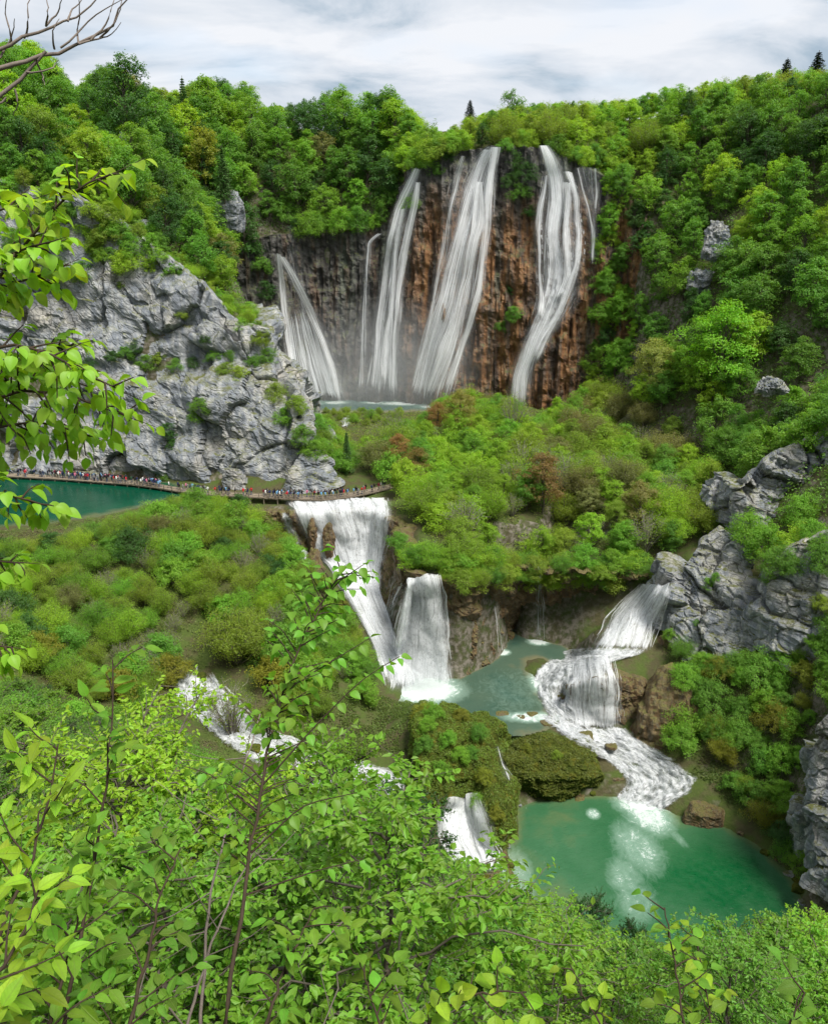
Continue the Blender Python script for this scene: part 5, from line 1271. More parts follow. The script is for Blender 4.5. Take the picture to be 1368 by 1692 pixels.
def crowd():
    rg = random.Random(12); s = 2.0; n = 0
    while s < tt[-1] - 1.0:
        x, y, a = path_at(s)
        px, py, d = proj(x, y, DECK_Z)
        dens = float(np.interp(px, [0, 60, 110, 150, 260, 270, 320, 330, 380, 600, 640], [1.0, 1.0, .9, 1.3, 1.2, .55, .5, .9, .95, 1.0, .5]))
        dens *= 0.35 + 1.1 * abs(math.sin(s * 0.31) * math.sin(s * 0.117 + 1))
        for row in (-0.6, 0.0, 0.55):
            if rg.random() < 0.9 * dens and px > -8:
                o = row + rg.uniform(-.2, .2); q = rg.randrange(6); nm, c, _w = rg.choices(SHIRTS, [w[2] for w in SHIRTS])[0]
                seg = 'beside the lake' if px < 290 else ('on the railed boardwalk' if px < 470 else 'above the broad cascade')
                p = thing('person', 'person in %s top %s %s' % (nm, POSE[q], seg), 'person', PEOPLE[q], 'people on the boardwalk', loc=(x - math.sin(a) * o, y + math.cos(a) * o, DECK_Z + .035), rot=(0, 0, a + (math.pi if rg.random() < .5 else 0) + rg.uniform(-.5, .5)), scale=rg.uniform(.92, 1.06))
                p.color = (*c, 1); n += 1
        s += rg.uniform(0.62, 0.95)
    print('people', n)
crowd()

# ================================================================== UNDERGROWTH
def cover(name, label, n, region, size, color, lift=0.5, zmin=0.0, seed=1, mat=None, test=None):
    """ground cover nobody could count: leaves and sprigs a little above the ground"""
    rg = np.random.default_rng(seed)
    xs = [p[0] for p in region]; ys = [p[1] for p in region]
    x = rg.uniform(min(xs), max(xs), n * 3); y = rg.uniform(min(ys), max(ys), n * 3)
    c = np.zeros(len(x), bool); k = len(region)
    for i in range(k):
        x1, y1 = region[i]; x2, y2 = region[i - 1]
        if y1 != y2:
            c ^= ((y1 > y) != (y2 > y)) & (x < (x2 - x1) * (y - y1) / (y2 - y1) + x1)
    x, y = x[c][:n], y[c][:n]; z = hgt(x, y)
    P0 = np.stack([x, y, z], 1)
    cl_ = perlin(P0 * 0.35 + seed)
    keep = (cl_ > -0.28) & (z > zmin)
    if test is not None: keep &= test(x, y, z)
    P0 = P0[keep]; cl_ = cl_[keep]
    P = P0 + np.stack([0 * cl_, 0 * cl_, rg.random(len(cl_)) * lift * (0.5 + 1.4 * np.clip(cl_ + .2, 0, 1))], 1)
    N = np.array([0, -0.1, 0.8]) + rg.normal(size=P.shape) * .5
    V, F = leaf_quads(P, N, size, rg)
    o = obj(name, mesh_np(name, V, F, [mat or M_LEAF]), kind='stuff', label=label, category='undergrowth')
    o.color = (*color, 1)
    return o
M_UNDER = mat_leaf('undergrowth_leaves', trans=0.35, vary=0.34, scale=0.25)
cover('undergrowth', 'low green undergrowth on the wooded slope', 60000, [(50,246),(52,232),(56,215),(59,190),(60,165),(54,148),(60,130),(90,120),(125,150),(130,200),(110,245),(85,264),(60,252)], 0.55, (0.115, 0.225, 0.03), 2.6, 20, 31, M_UNDER)
cover('undergrowth', 'low green undergrowth on the hill above the limestone cliff', 60000, [(-112,202),(-60,200),(-40,200),(-36,215),(-48,245),(-56,264),(-40,270),(-6,268),(4,268),(8,300),(-130,315)], 0.55, (0.115, 0.225, 0.03), 2.4, 20, 32, M_UNDER)
cover('undergrowth', 'low growth along the rim above the tall waterfalls', 16000, [(-4,262),(22,258),(50,253),(62,250),(110,244),(110,285),(0,290)], 0.5, (0.13, 0.20, 0.024), 1.2, 60, 33, M_UNDER)
cover('undergrowth', 'grassy yellow-green growth on the plateau', 36000, [(-30,236),(-12,242),(20,240),(54,234),(62,200),(64,165),(54,147),(32,149),(14,142),(4,137),(2,156),(-4,175),(-12,186),(-24,215)], 0.36, (0.17, 0.21, 0.035), 0.7, 20, 34, M_UNDER)
def dry_bank(x, y, z):
    px, py, d = proj(x, y, z)
    wet = ((px > 290) & (px < 410) & (py > 1105) & (py < 1225)) | ((px > 380) & (py > 1245) & (py < 1330) & (px < 730)) | ((px > 560) & (px < 760) & (py > 950) & (py < 1150)) | ((px > 466) & (px < 650) & (py < 1000))
    return ~wet
cover('undergrowth', 'sedges and low scrub between lake and cascades', 44000, [(-95,142),(-72,153),(-58,160),(-44,170),(-32,164),(-20,150),(-10,134),(-4,122),(-4,112),(-12,108),(-36,104),(-62,100),(-92,118)], 0.3, (0.12, 0.145, 0.035), 0.7, 4, 35, M_UNDER, dry_bank)
cover('undergrowth', 'ferns and low bushes on the bank under the crags', 26000, [(40,121),(56,121),(66,116),(64,92),(62,74),(50,72),(46,78),(52,86),(51,96),(47,104),(42,110)], 0.26, (0.075, 0.12, 0.024), 0.6, -1.5, 36, M_UNDER)
cover('undergrowth', 'leafy undergrowth covering the near bank', 60000, [(-60,20),(-20,4),(0,3),(20,4),(50,20),(52,70),(30,73),(14,76),(8,84),(6,94),(-10,96),(-30,104),(-62,100)], 0.20, (0.075, 0.15, 0.022), 0.9, -1.5, 37, M_UNDER, lambda x, y, z: y > 26)
cover('undergrowth', 'lush low growth on the rocks between the two lower pools', 60000, [(-22,148),(-10,140),(-4,130),(2,118),(10,116),(16,115),(26,113),(24,109),(13,107),(12,97),(4,94),(-10,103),(-12,118),(-24,128)], 0.24, (0.095, 0.145, 0.022), 0.6, -2.5, 38, M_UNDER, dry_bank)
cover('undergrowth', 'low growth around the side cascade', 26000, [(36,112),(42,122),(38,126),(42,134),(36,138),(30,146),(44,148),(54,140),(58,120),(52,104),(44,106)], 0.24, (0.10, 0.135, 0.025), 0.6, 1.0, 39, M_UNDER, lambda x, y, z: ~((proj(x, y, z)[0] < 1095) & (proj(x, y, z)[1] > 965)))
def moss_on(idx_name, label, n, size, color, seed, nzmin=0.1):
    """tufts of moss growing on a rock"""
    o = bpy.data.objects[idx_name]; me = o.data
    nv = len(me.vertices); co = np.zeros(nv * 3, np.float32); me.vertices.foreach_get('co', co); co = co.reshape(-1, 3)
    nf = len(me.polygons); nr = np.zeros(nf * 3, np.float32); me.polygons.foreach_get('normal', nr); nr = nr.reshape(-1, 3)
    lp = np.zeros(nf * 3, np.int32); me.polygons.foreach_get('vertices', lp); lp = lp.reshape(-1, 3)
    rg = np.random.default_rng(seed)
    ok = np.where(nr[:, 2] > nzmin)[0]
    ar = np.linalg.norm(np.cross(co[lp[ok, 1]] - co[lp[ok, 0]], co[lp[ok, 2]] - co[lp[ok, 0]]), axis=1)
    fi = rg.choice(ok, n, p=ar / ar.sum()); w = rg.dirichlet((1, 1, 1), n)
    P = (co[lp[fi]] * w[..., None]).sum(1) + nr[fi] * rg.uniform(0, size * .7, (n, 1))
    keep = perlin(P * 0.9 + seed) > -0.25
    P = P[keep]; N = nr[fi][keep] * .8 + np.array([0, 0, .4]) + rg.normal(size=P.shape) * .5
    V, F = leaf_quads(P, N, size, rg, 0.5)
    c = obj('moss_tufts', mesh_np('moss_tufts', V, F, [M_UNDER]), parent=o, kind='stuff'); c.color = (*color, 1)
for k, (nm, n, c) in enumerate([('mossy_bank', 45000, (0.13, 0.19, 0.022)), ('mossy_bank.001', 18000, (0.12, 0.17, 0.02)), ('mossy_bank.002', 26000, (0.12, 0.145, 0.022))]):
    moss_on(nm, '', n, 0.26, c, 50 + k, -0.1)

# ================================================================== NEAR TREES (10 to 60 m)
def leaf_blades(P, T, N, size, rg, aspect=0.55, fold=0.16):
    """six-pointed leaf blades with a folded midrib; T = direction of the tip"""
    n = len(P); T = unit(T); B = unit(np.cross(N, T)); N = np.cross(T, B)
    s = (size * rg.uniform(0.65, 1.25, n))[:, None]; w = s * aspect * .5
    V = np.stack([P, P + T * s * .38 + B * w + N * w * fold * 2, P + T * s * .74 + B * w * .66 + N * w * fold, P + T * s - N * s * .10, P + T * s * .74 - B * w * .66 + N * w * fold, P + T * s * .38 - B * w + N * w * fold * 2], 1)
    k = np.arange(n)[:, None] * 6
    return V.reshape(-1, 3), np.concatenate([k + [0, 1, 2, 3], k + [0, 3, 4, 5]])
def near_tree(name, seed, h, w, limbs, twigs, per, leaf, base=0.15, aspect=0.55, flatn=0.7, bark=None):
    """trunk > limbs > twigs with leaves set along each twig"""
    rg = np.random.default_rng(seed); tk = MB(); P, T, N = [], [], []
    top = np.array([rg.normal() * .05 * h, rg.normal() * .05 * h, h * .93])
    v, f = limb((0, 0, -.5), top, .016 * h, .003 * h, rg, n=9, sides=7, wob=.025); tk.add(v, f)
    for k in range(limbs):
        f0 = base + (1 - base) * (k + rg.random()) / limbs; a = k * 2.399 + rg.normal() * .4
        prof = math.sin(math.pi * min(.97, (f0 - base) / (1 - base) * .82 + .16)) ** .7
        L = w * .5 * prof * rg.uniform(.75, 1.1); a0 = top * f0 * .98
        b = a0 + np.array([math.cos(a) * L, math.sin(a) * L, L * rg.uniform(.1, .6)])
        v, f = limb(a0, b, .006 * h, .0018 * h, rg, .05, 6, 5); tk.add(v, f)
        for j in range(twigs):
            s = rg.uniform(.25, 1.0); c = a0 * (1 - s) + b * s
            d = unit(rg.normal(size=3) * np.array([1, 1, .55]) + (b - a0) / (L + .01) * .8); Lt = w * rg.uniform(.07, .15)
            e = c + d * Lt
            v, f = tube(np.stack([c, (c + e) / 2 + rg.normal(size=3) * .02 * w, e]), [.0016 * h, .0012 * h, .0005 * h], 3); tk.add(v, f)
            q = rg.uniform(.1, 1.0, per)[:, None]; sd = np.where(np.arange(per) % 2, 1, -1)[:, None]
            side = unit(np.cross(d, np.array([0, 0, 1.0])))
            P.append(c * (1 - q) + e * q + rg.normal(size=(per, 3)) * leaf * .25); T.append(d * .6 + side * sd * .9 + rg.normal(size=(per, 3)) * .35 + np.array([0, 0, -.25])); N.append(np.array([0, 0, flatn]) + rg.normal(size=(per, 3)) * .45)
    V, F = leaf_blades(np.concatenate(P), np.concatenate(T), np.concatenate(N), leaf, rg, aspect)
    return tk.mesh(name + '_trunk', [bark or M_BARK], True), mesh_np(name + '_crown', V, F, [M_LEAF])
for q in range(3):
    kind('near', 'hazel_tree', 6, near_tree('hazel', 400 + q, 6, [4.6, 5.2, 4.2][q], 30, 30, 22, 0.095))
for q in range(2):
    kind('small', 'hornbeam_sapling', 7, near_tree('small', 410 + q, 7, [4.4, 5.0][q], 36, 32, 26, 0.075, aspect=.6))
for q in range(3):
    kind('low', 'leafy_shrub', 2.4, near_tree('low', 420 + q, 2.4, [2.6, 3.0, 2.4][q], 24, 18, 15, 0.075, base=0.0, aspect=.58))
KWORD.update(near='hazel tree', small='fine-leaved young hornbeam', low='broad-leaved low shrub'); KCAT.update(near='tree', small='tree', low='shrub')
limN = lim((-40,1090),(60,1110),(150,1100),(220,1130),(262,1200),(290,1260),(420,1340),(470,1330),(560,1280),(640,1230),(700,1330),(716,1440),(780,1470),(860,1480),(905,1530),(960,1545),(1060,1570),(1150,1570),(1240,1560),(1300,1540),(1368,1500),(1430,1480))
mixN = [('near', 'fresh', 3), ('near', 'bright', 1), ('small', 'mid', 4), ('small', 'fresh', 2), ('small', 'dark', 3), ('near', 'mid', 3)]
Zn = [(-40,26),(-16,13),(0,12),(22,12),(36,22),(44,48),(36,66),(20,70),(8,72),(-2,84),(-22,88),(-48,84),(-56,60)]
print('bank', scatter(Zn, 3.1, mixN, (4.5, 8.0), 'on the near bank', 'trees on the near bank', limN, hmin=0.30, seed=14))
print('bank far', scatter([(-40,102),(-30,104),(-22,100),(-8,97),(2,93),(6,88),(-4,84),(-24,86),(-44,90)], 2.6, [('maple', 'fresh', 2), ('bush', 'mid', 2), ('bush', 'fresh', 3), ('willow', 'fresh', 2), ('maple', 'mid', 2)], (4, 7), 'along the near edge of the wide cascade', 'bushes along the wide cascade', lim((200,1160),(260,1190),(300,1235),(350,1265),(420,1300),(560,1345),(640,1360),(720,1420)), hmin=0.3, seed=24))
print('bank low', scatter([(-22,16),(-10,7),(0,6),(10,7),(20,16),(14,26),(-14,26)], 1.7, [('low', 'fresh', 4), ('low', 'bright', 1.2), ('low', 'mid', 3)], (2.0, 3.6), 'at the top of the near bank', 'shrubs at the top of the near bank', limN, hmin=0.35, seed=15))

# ================================================================== CHOSEN TREES
def tree_px(kd, px, py_top, Y, h, tint, label, var=None, wid=1.0, col=None):
    """a chosen tree: its top lies on the line of sight through (px, py_top), near distance Y, where the ground lets it stand"""
    best = None
    for k in range(-24, 120):
        y = Y + k * 0.5; p = aty(px, py_top, y)
        hit = BVH.ray_cast(p, Vector((0, 0, -1)))[0]
        if hit is None: continue
        gap = p.z - hit.z
        if BVH.ray_cast(CAMP, (p - CAMP).normalized(), (p - CAMP).length - 0.5)[0] is not None: continue
        cost = abs(k) * 0.04 + (max(0, gap - 1.25 * h) + max(0, .7 * h - gap)) / h * 3
        if gap < 1.7 * h and gap > .45 * h and (best is None or cost < best[0]): best = (cost, p, gap)
    if best is None:
        # no footing under the top: rooted in the rock face itself
        hit = BVH.ray_cast(CAMP, ray(px, py_top + 0.45 * h * FPX / (Y * 1.02)).normalized())[0]
        return plant(kd, hit.x, hit.y + .2, h * .8, tint, '', None, z=hit.z - h * .36, label=label, var=var, wid=wid, col=col)
    _, p, gap = best
    return plant(kd, p.x, p.y, gap + .2, tint, '', None, z=p.z - gap - .2, label=label, var=var, wid=wid * min(1.0, max(.7, 1.15 * h / gap)), col=col)
tree_px('spruce', 777, 163, 300, 9, 'needle', 'small lone spruce tip on the skyline above the tall waterfalls', wid=1.7)
tree_px('spruce', 1302, 94, 262, 12, 'needle', 'shorter of two spruces on the skyline over the wooded slope', wid=1.9)
tree_px('spruce', 1354, 82, 262, 14, 'needle', 'taller of two spruces on the skyline over the wooded slope', wid=1.9)
tree_px('hornbeam', 848, 150, 285, 11, 'mid', 'round-topped tree standing above the bushes on the falls rim')
tree_px('hornbeam', 196, 92, 236, 19, 'dark', 'big dark tree standing tallest on the hill above the limestone cliff', wid=1.1)
tree_px('beech', 345, 122, 262, 16, 'fresh', 'broad fresh green tree beside the big dark tree on the hill')
tree_px('spruce', 300, 124, 264, 15, 'dark', 'dark pointed tree behind the broad fresh green tree')
tree_px('hornbeam', 330, 205, 246, 14, 'bright', 'golden-leaved slender tree among dark trees on the hill', col=(0.24, 0.28, 0.03))
tree_px('spruce', 285, 220, 240, 17, 'dark', 'dark conifer standing on the hill near the golden-leaved tree', wid=1.2)
tree_px('spruce', 365, 240, 246, 16, 'dark', 'dark conifer in front of the golden-leaved tree', wid=1.2)
tree_px('hornbeam', 400, 330, 248, 14, 'dark', 'dark tree leaning over the dark recess of the falls')
tree_px('hornbeam', 640, 142, 285, 14, 'mid', 'tall narrow tree on the skyline left of the falls rim')
tree_px('hornbeam', 568, 144, 290, 14, 'fresh', 'paler tall tree on the skyline next to the narrow tree')
tree_px('spruce', 572, 712, 184, 8, 'dark', 'dark young conifer at the end of the boardwalk')
tree_px('maple', 1205, 500, 184, 17, 'bright', 'tall glowing yellow-green maple standing in front of the wooded slope', var=1, wid=1.0, col=(0.19, 0.38, 0.024))
tree_px('maple', 1085, 560, 182, 11, 'pale', 'pale flowering tree beside the tall glowing maple', col=(0.25, 0.30, 0.07))
tree_px('maple', 902, 750, 157, 10, 'bronze', 'bronze-leaved tree among green shrubs on the plateau', var=0)
tree_px('maple', 690, 740, 178, 7, 'bronze', 'small bronze tree beside pale shrubs on the plateau', col=(0.27, 0.20, 0.06))
tree_px('maple', 760, 645, 205, 10, 'olive', 'pale olive tree standing before the widest white veil', col=(0.25, 0.23, 0.06))
tree_px('bare', 850, 640, 205, 9, 'olive', 'half-bare twiggy tree below the long bent fall', wid=.8)
tree_px('bare', 625, 690, 200, 8, 'olive', 'leafless young tree standing in the pale meadow', wid=.7)
tree_px('bare', 650, 672, 205, 9, 'olive', 'twiggy young tree in the meadow below the twin columns', wid=.7)
tree_px('bush', 660, 880, 150, 5, 'mid', 'dark leafy bush on the rock between the two lower falls')
tree_px('bush', 685, 905, 145, 4.5, 'olive', 'olive bush on the rock beside the bell-shaped fall')
tree_px('maple', 1030, 870, 150, 9, 'fresh', 'leafy tree on the lip above the side cascade')
tree_px('maple', 1110, 860, 148, 9, 'mid', 'leafy tree squeezed behind the broad crag')
def surface(x, y, z0=200.0):
    hit = BVH.ray_cast(Vector((x, y, z0)), Vector((0, 0, -1)))[0]
    return hit.z if hit is not None else H(x, y)
_rg = random.Random(55)
_lip, _ = resample([(0.5, 139), (2, 137.2), (8, 134.6), (15, 140), (21, 144), (32, 144), (42, 144)], 1.5)
for k, q in enumerate(_lip):
    for row in (0, 1):
        x = q[0] + _rg.uniform(-.5, .5); y = q[1] + (0.3 if row == 0 else 2.0) + _rg.uniform(-.3, .3); z = surface(x, y)
        kd = _rg.choice(['willow', 'willow', 'bush', 'maple']); t = _rg.choice(['olive', 'fresh', 'olive', 'bright', 'mid']); h = _rg.uniform(2.6, 4.4) if row == 0 else _rg.uniform(3.5, 5.5)
        near_ = 'above the bell-shaped fall' if x < 6 else 'beside the vivid green young tree' if x < 17 else 'over the dark cave' if x < 34 else 'towards the side cascade'
        if x < 5.5 and row == 0: continue
        plant(kd, x, y, h, t, '', 'shrubs on the lip of the tufa step', z=z - (0.5 if row else h * .38), wid=1.15, label='%s %s on the lip of the tufa step %s' % (COLR[t][0], {'willow': 'willow', 'bush': 'bush', 'maple': 'maple'}[kd], near_))
for lb, x, y, h, c in [('fresh green tree hanging over the dark cave', 31.5, 144.6, 8.0, (0.15, 0.33, 0.03)), ('second leafy tree at the edge of the dark cave', 36.5, 144.2, 7.0, (0.17, 0.32, 0.03)), ('vivid green young tree on the lip above the middle pool', 15.2, 142, 6.0, (0.09, 0.30, 0.025))]:
    plant('maple', x, y, h, 'fresh', '', None, z=surface(x, y) - (h * .32 if 'cave' in lb else .3), label=lb, col=c)
for k in range(22):
    px = _rg.uniform(985, 1055); py = 285 + k * 15.5
    hit = BVH.ray_cast(CAMP, ray(px, py).normalized())[0]
    t = _rg.choice(['mid', 'fresh', 'fresh', 'dark', 'bright']); h = _rg.uniform(5.5, 8.5)
    plant(_rg.choice(['beech', 'hornbeam']), hit.x, hit.y + .5, h, t, '', 'trees rooted in the end of the tufa wall', z=hit.z - h * .45, label='%s tree rooted in the ledges at the end of the tufa wall' % COLR[t][0])
tree_px('bare', 375, 1120, 109, 8, 'olive', 'bare-stemmed thicket standing in the wide cascade', wid=.9, col=(0.17, 0.23, 0.03))
tree_px('bare', 395, 848, 158, 5.5, 'olive', 'leafless shrub in the willow scrub by the lake')
tree_px('willow', 385, 1005, 118, 8, 'gold', 'golden willow beside the short white rapid', col=(0.19, 0.25, 0.03))
tree_px('bush', 470, 1030, 122, 6.5, 'mid', 'deep green bush between the cascades')
tree_px('bush', 500, 1085, 118, 5, 'fresh', 'fresh green bush near the foot of the broad cascade')
tree_px('bush', 450, 1085, 114, 5, 'gold', 'yellowish bush on the island in the wide cascade')
tree_px('bush', 735, 1205, 110, 3.2, 'fresh', 'vivid fern-like bush on the mossy hump')
tree_px('bush', 700, 1165, 114, 2.4, 'gold', 'golden low bush on the edge of the mossy hump')
for k, (px, py, Y, h, t) in enumerate([(470, 945, 150, 5, 'olive'), (500, 960, 146, 5, 'mid'), (520, 985, 141, 5, 'olive'), (545, 1015, 136, 4.5, 'fresh'), (560, 1050, 130, 4.5, 'olive'), (580, 1085, 126, 4, 'fresh'), (520, 1050, 128, 5, 'mid'), (600, 1120, 121, 3.5, 'fresh'), (470, 985, 140, 5.5, 'olive'), (440, 960, 142, 5.5, 'fresh')]):
    tree_px(['willow', 'bush'][k % 2], px, py, Y, h, t, '%s %s along the edge of the broad white cascade' % (COLR[t][0], ['willow', 'bush'][k % 2])).__setitem__('group', 'shrubs along the broad white cascade')
for k, (px, py, Y, h, t) in enumerate([(505, 925, 155, 4, 'mid'), (530, 950, 150, 4, 'olive'), (550, 975, 146, 4, 'fresh'), (566, 1005, 141, 4, 'mid'), (580, 1035, 136, 3.6, 'olive'), (594, 1062, 132, 3.4, 'fresh'), (604, 1090, 127, 3.2, 'mid'), (490, 900, 158, 4, 'olive')]):
    tree_px('bush', px, py, Y, h, t, '%s rounded bush at the very edge of the broad white cascade' % COLR[t][0]).__setitem__('group', 'bushes at the edge of the broad white cascade')
for k, (px, py, Y, h, t) in enumerate([(1108, 1040, 124, 2.6, 'fresh'), (1130, 1055, 121, 3.0, 'mid'), (1160, 1080, 119, 3.0, 'fresh'), (1190, 1085, 118, 3.2, 'mid'), (1130, 1100, 117, 3.0, 'fresh'), (1165, 1130, 114, 3.2, 'mid'), (1225, 1080, 118, 3.4, 'fresh'), (1180, 1180, 111, 3, 'olive'), (1200, 1230, 108, 3, 'gold'), (1235, 1280, 104, 3, 'olive'), (1215, 1200, 110, 3.4, 'fresh'), (1270, 1330, 99, 2.6, 'fresh'), (1300, 1390, 93, 2.2, 'mid')]):
    tree_px(['bush', 'willow'][k % 2], px, py, Y, h, t, '%s %s tucked between the tufa mound and the crags' % (COLR[t][0], ['bush', 'willow'][k % 2])).__setitem__('group', 'shrubs between the tufa mound and the crags')
for k, (px, py, Y, h, t) in enumerate([(1030, 270, 243, 9, 'mid'), (1010, 330, 240, 9, 'fresh'), (1030, 400, 238, 9, 'mid'), (1005, 440, 238, 8, 'fresh'), (1030, 480, 234, 9, 'fresh'), (1000, 520, 234, 7, 'mid'), (1020, 560, 230, 8, 'fresh'), (985, 600, 230, 7, 'bright'), (1040, 590, 226, 8, 'fresh'), (960, 640, 224, 7, 'fresh'), (1020, 220, 252, 8, 'fresh'), (1050, 330, 240, 9, 'dark'), (985, 560, 236, 6, 'mid'), (920, 655, 222, 6, 'bright')]):
    tree_px(['beech', 'hornbeam'][k % 2], px, py, Y, h, t, '%s %s hugging the wooded end of the tufa wall' % (COLR[t][0], ['beech', 'hornbeam'][k % 2])).__setitem__('group', 'trees at the wooded end of the tufa wall')
for k, (px, py, Y, h, t) in enumerate([(520, 1190, 30, 8, 'fresh'), (590, 1290, 28, 8, 'mid'), (455, 1265, 26, 7, 'fresh'), (540, 1330, 24, 7, 'bright'), (400, 1300, 26, 7, 'mid'), (330, 1275, 30, 7, 'fresh'), (262, 1195, 36, 8, 'fresh')]):
    tree_px('near' if k % 2 else 'small', px, py, Y, h, t, '%s young tree whose top shows before the %s' % (COLR[t][0], ['foot of the broad cascade', 'tail of the wide cascade', 'middle of the wide cascade', 'dark-limbed tree', 'bare-stemmed thicket', 'head of the wide cascade', 'willow scrub'][k]), wid=.62)
print('meadow', scatter([(-32, 228), (-6, 226), (-2, 240), (-20, 249), (-32, 244)], 4.2, [('bush', 'olive', 2), ('bush', 'fresh', 1), ('willow', 'olive', 2)], (1.6, 3.2), 'in the meadow in front of the upper pool', 'low shrubs before the upper pool', lim((500, 672), (660, 672)), seed=41))
for k, px in enumerate(range(478, 676, 14)):
    t = ['mid', 'dark', 'fresh', 'mid'][k % 4]
    tree_px(['bush', 'hornbeam'][k % 2], px + random.uniform(-5, 5), 345 + random.uniform(-22, 14) - (25 if px > 630 else 0), 264.5, 5.5, t, '%s %s overhanging the dark recess of the tufa wall' % (COLR[t][0], ['bush', 'hornbeam'][k % 2])).__setitem__('group', 'growth overhanging the dark recess')
for k, px in enumerate([690, 704, 718, 733, 748, 763, 836, 850, 864, 878, 920, 936, 952, 968, 984, 1000]):
    t = ['fresh', 'bright', 'mid', 'olive'][k % 4]
    tree_px('bush', px, 222 + random.uniform(-10, 10) + (12 if px > 925 else 0) + (16 if px < 720 else 0), 256.5 if px < 900 else 253, 5.0, t, '%s bush overhanging the brow of the tall falls' % COLR[t][0]).__setitem__('group', 'bushes overhanging the brow of the tall falls')
for k, (px, py, Y, h, t) in enumerate([(15, 235, 204, 9, 'mid'), (55, 245, 204, 9, 'fresh'), (95, 250, 204, 8, 'mid'), (130, 262, 203, 7, 'fresh'), (160, 290, 203, 6, 'bright'), (190, 320, 202, 5, 'fresh'), (35, 275, 202, 7, 'olive'), (80, 285, 202, 6, 'fresh'), (115, 300, 201, 5, 'mid')]):
    tree_px('beech', px, py, Y, h, t, '%s beech rooted along the top edge of the limestone cliff' % COLR[t][0]).__setitem__('group', 'beeches along the top edge of the limestone cliff')
for k, (px, py, h, t) in enumerate([(705, 1205, 2.2, 'fresh'), (740, 1230, 2.4, 'fresh'), (780, 1250, 2.0, 'mid'), (730, 1280, 2.4, 'fresh'), (790, 1330, 2.0, 'fresh'), (820, 1350, 1.8, 'gold'), (870, 1240, 1.4, 'gold'), (920, 1250, 1.2, 'olive'), (715, 1185, 2.6, 'fresh'), (760, 1190, 2.2, 'gold'), (790, 1215, 2.0, 'mid'), (700, 1240, 2.6, 'mid'), (760, 1255, 2.4, 'fresh'), (800, 1290, 2.0, 'gold')]):
    hit = BVH.ray_cast(CAMP, ray(px, py).normalized())[0]
    plant('bush', hit.x, hit.y, h, t, '', 'fern clumps on the mossy hump', z=hit.z - .3, name='fern_clump', label='%s fern clump on the mossy hump' % COLR[t][0])
tree_px('small', 972, 1478, 34, 6, 'dark', 'dark feathery sprig rising against the emerald pool', wid=.55, col=(0.04, 0.12, 0.03))
tree_px('small', 1046, 1516, 32, 5, 'dark', 'smaller dark sprig rising in front of the pool shore', wid=.6, col=(0.04, 0.12, 0.03))
tree_px('small', 640, 1290, 42, 9, 'dark', 'dark fine-leaved tree in front of the wide cascade', col=(0.05, 0.14, 0.03))
tree_px('small', 700, 1400, 36, 8, 'mid', 'fine-leaved tree left of the emerald pool', col=(0.07, 0.19, 0.045))
tree_px('small', 820, 1470, 34, 7, 'fresh', 'loose fine-leaved tree at the corner of the emerald pool')
tree_px('near', 540, 1330, 48, 8, 'mid', 'dark-limbed tree standing in front of the white cascade')

def bush_on_rock(px, py, h, tint, label, group, kd='bush'):
    hit, nn, _, _ = BVH.ray_cast(CAMP, ray(px, py).normalized())
    if hit is None: return
    plant(kd, hit.x, hit.y + .25, h, tint, '', group, z=hit.z - h * .45, label=label, wid=1.1, name='cliff_bush' if kd == 'bush' else None)
for k, (px, py, h, t) in enumerate([(205, 585, 3, 'mid'), (240, 600, 3.2, 'mid'), (262, 592, 2.6, 'olive'), (290, 605, 3, 'mid'), (330, 672, 3.6, 'mid'), (322, 690, 2.4, 'fresh'), (275, 712, 3, 'dark'), (285, 735, 2.4, 'dark'),
        (352, 590, 2.8, 'mid'), (372, 612, 3, 'olive'), (395, 618, 3, 'olive'), (415, 600, 2.8, 'mid'), (380, 588, 2.4, 'mid'), (300, 520, 2.2, 'olive'), (285, 448, 3.2, 'fresh'), (262, 425, 3.4, 'fresh'), (245, 440, 3, 'bright'), (155, 385, 3, 'mid'), (170, 365, 3, 'olive'), (180, 420, 2.6, 'mid'),
        (110, 400, 2.6, 'mid'), (130, 460, 2.2, 'olive'), (60, 700, 2.6, 'dark'), (30, 712, 2.6, 'dark'), (95, 720, 2.4, 'dark'), (410, 510, 3, 'fresh'), (300, 430, 2.4, 'bright'), (270, 790, 2.2, 'mid'), (235, 380, 2.4, 'fresh'), (430, 560, 3.5, 'olive'), (440, 590, 3.5, 'mid'), (455, 650, 4, 'olive'), (470, 690, 4, 'fresh'), (500, 720, 4.2, 'mid'), (520, 745, 4, 'fresh'), (530, 700, 4, 'fresh'), (490, 670, 4, 'olive'),
        (340, 560, 2.0, 'dark'), (318, 600, 2.4, 'dark'), (220, 575, 2.4, 'dark'), (185, 590, 2.4, 'dark'), (150, 600, 2.4, 'dark'), (80, 440, 2.4, 'mid'), (200, 470, 1.8, 'olive'), (360, 470, 1.8, 'olive'), (385, 490, 2.0, 'olive')]):
    bush_on_rock(px, py, h, t, '%s bush rooted on a ledge of the limestone cliff' % COLR[t][0], 'bushes on the ledges of the limestone cliff')
for k, (px, py, Y, h, t) in enumerate([(1240, 850, 128, 4, 'fresh'), (1275, 870, 126, 5, 'fresh'), (1310, 880, 124, 5, 'bright'), (1345, 860, 124, 5, 'fresh'), (1365, 900, 120, 5, 'mid'), (1330, 820, 128, 4, 'fresh'), (1290, 905, 121, 4, 'mid')]):
    tree_px('bush', px, py, Y, h, t, '%s bush between the pale crag and the smooth rock slabs' % COLR[t][0]).__setitem__('group', 'bushes between the crags')
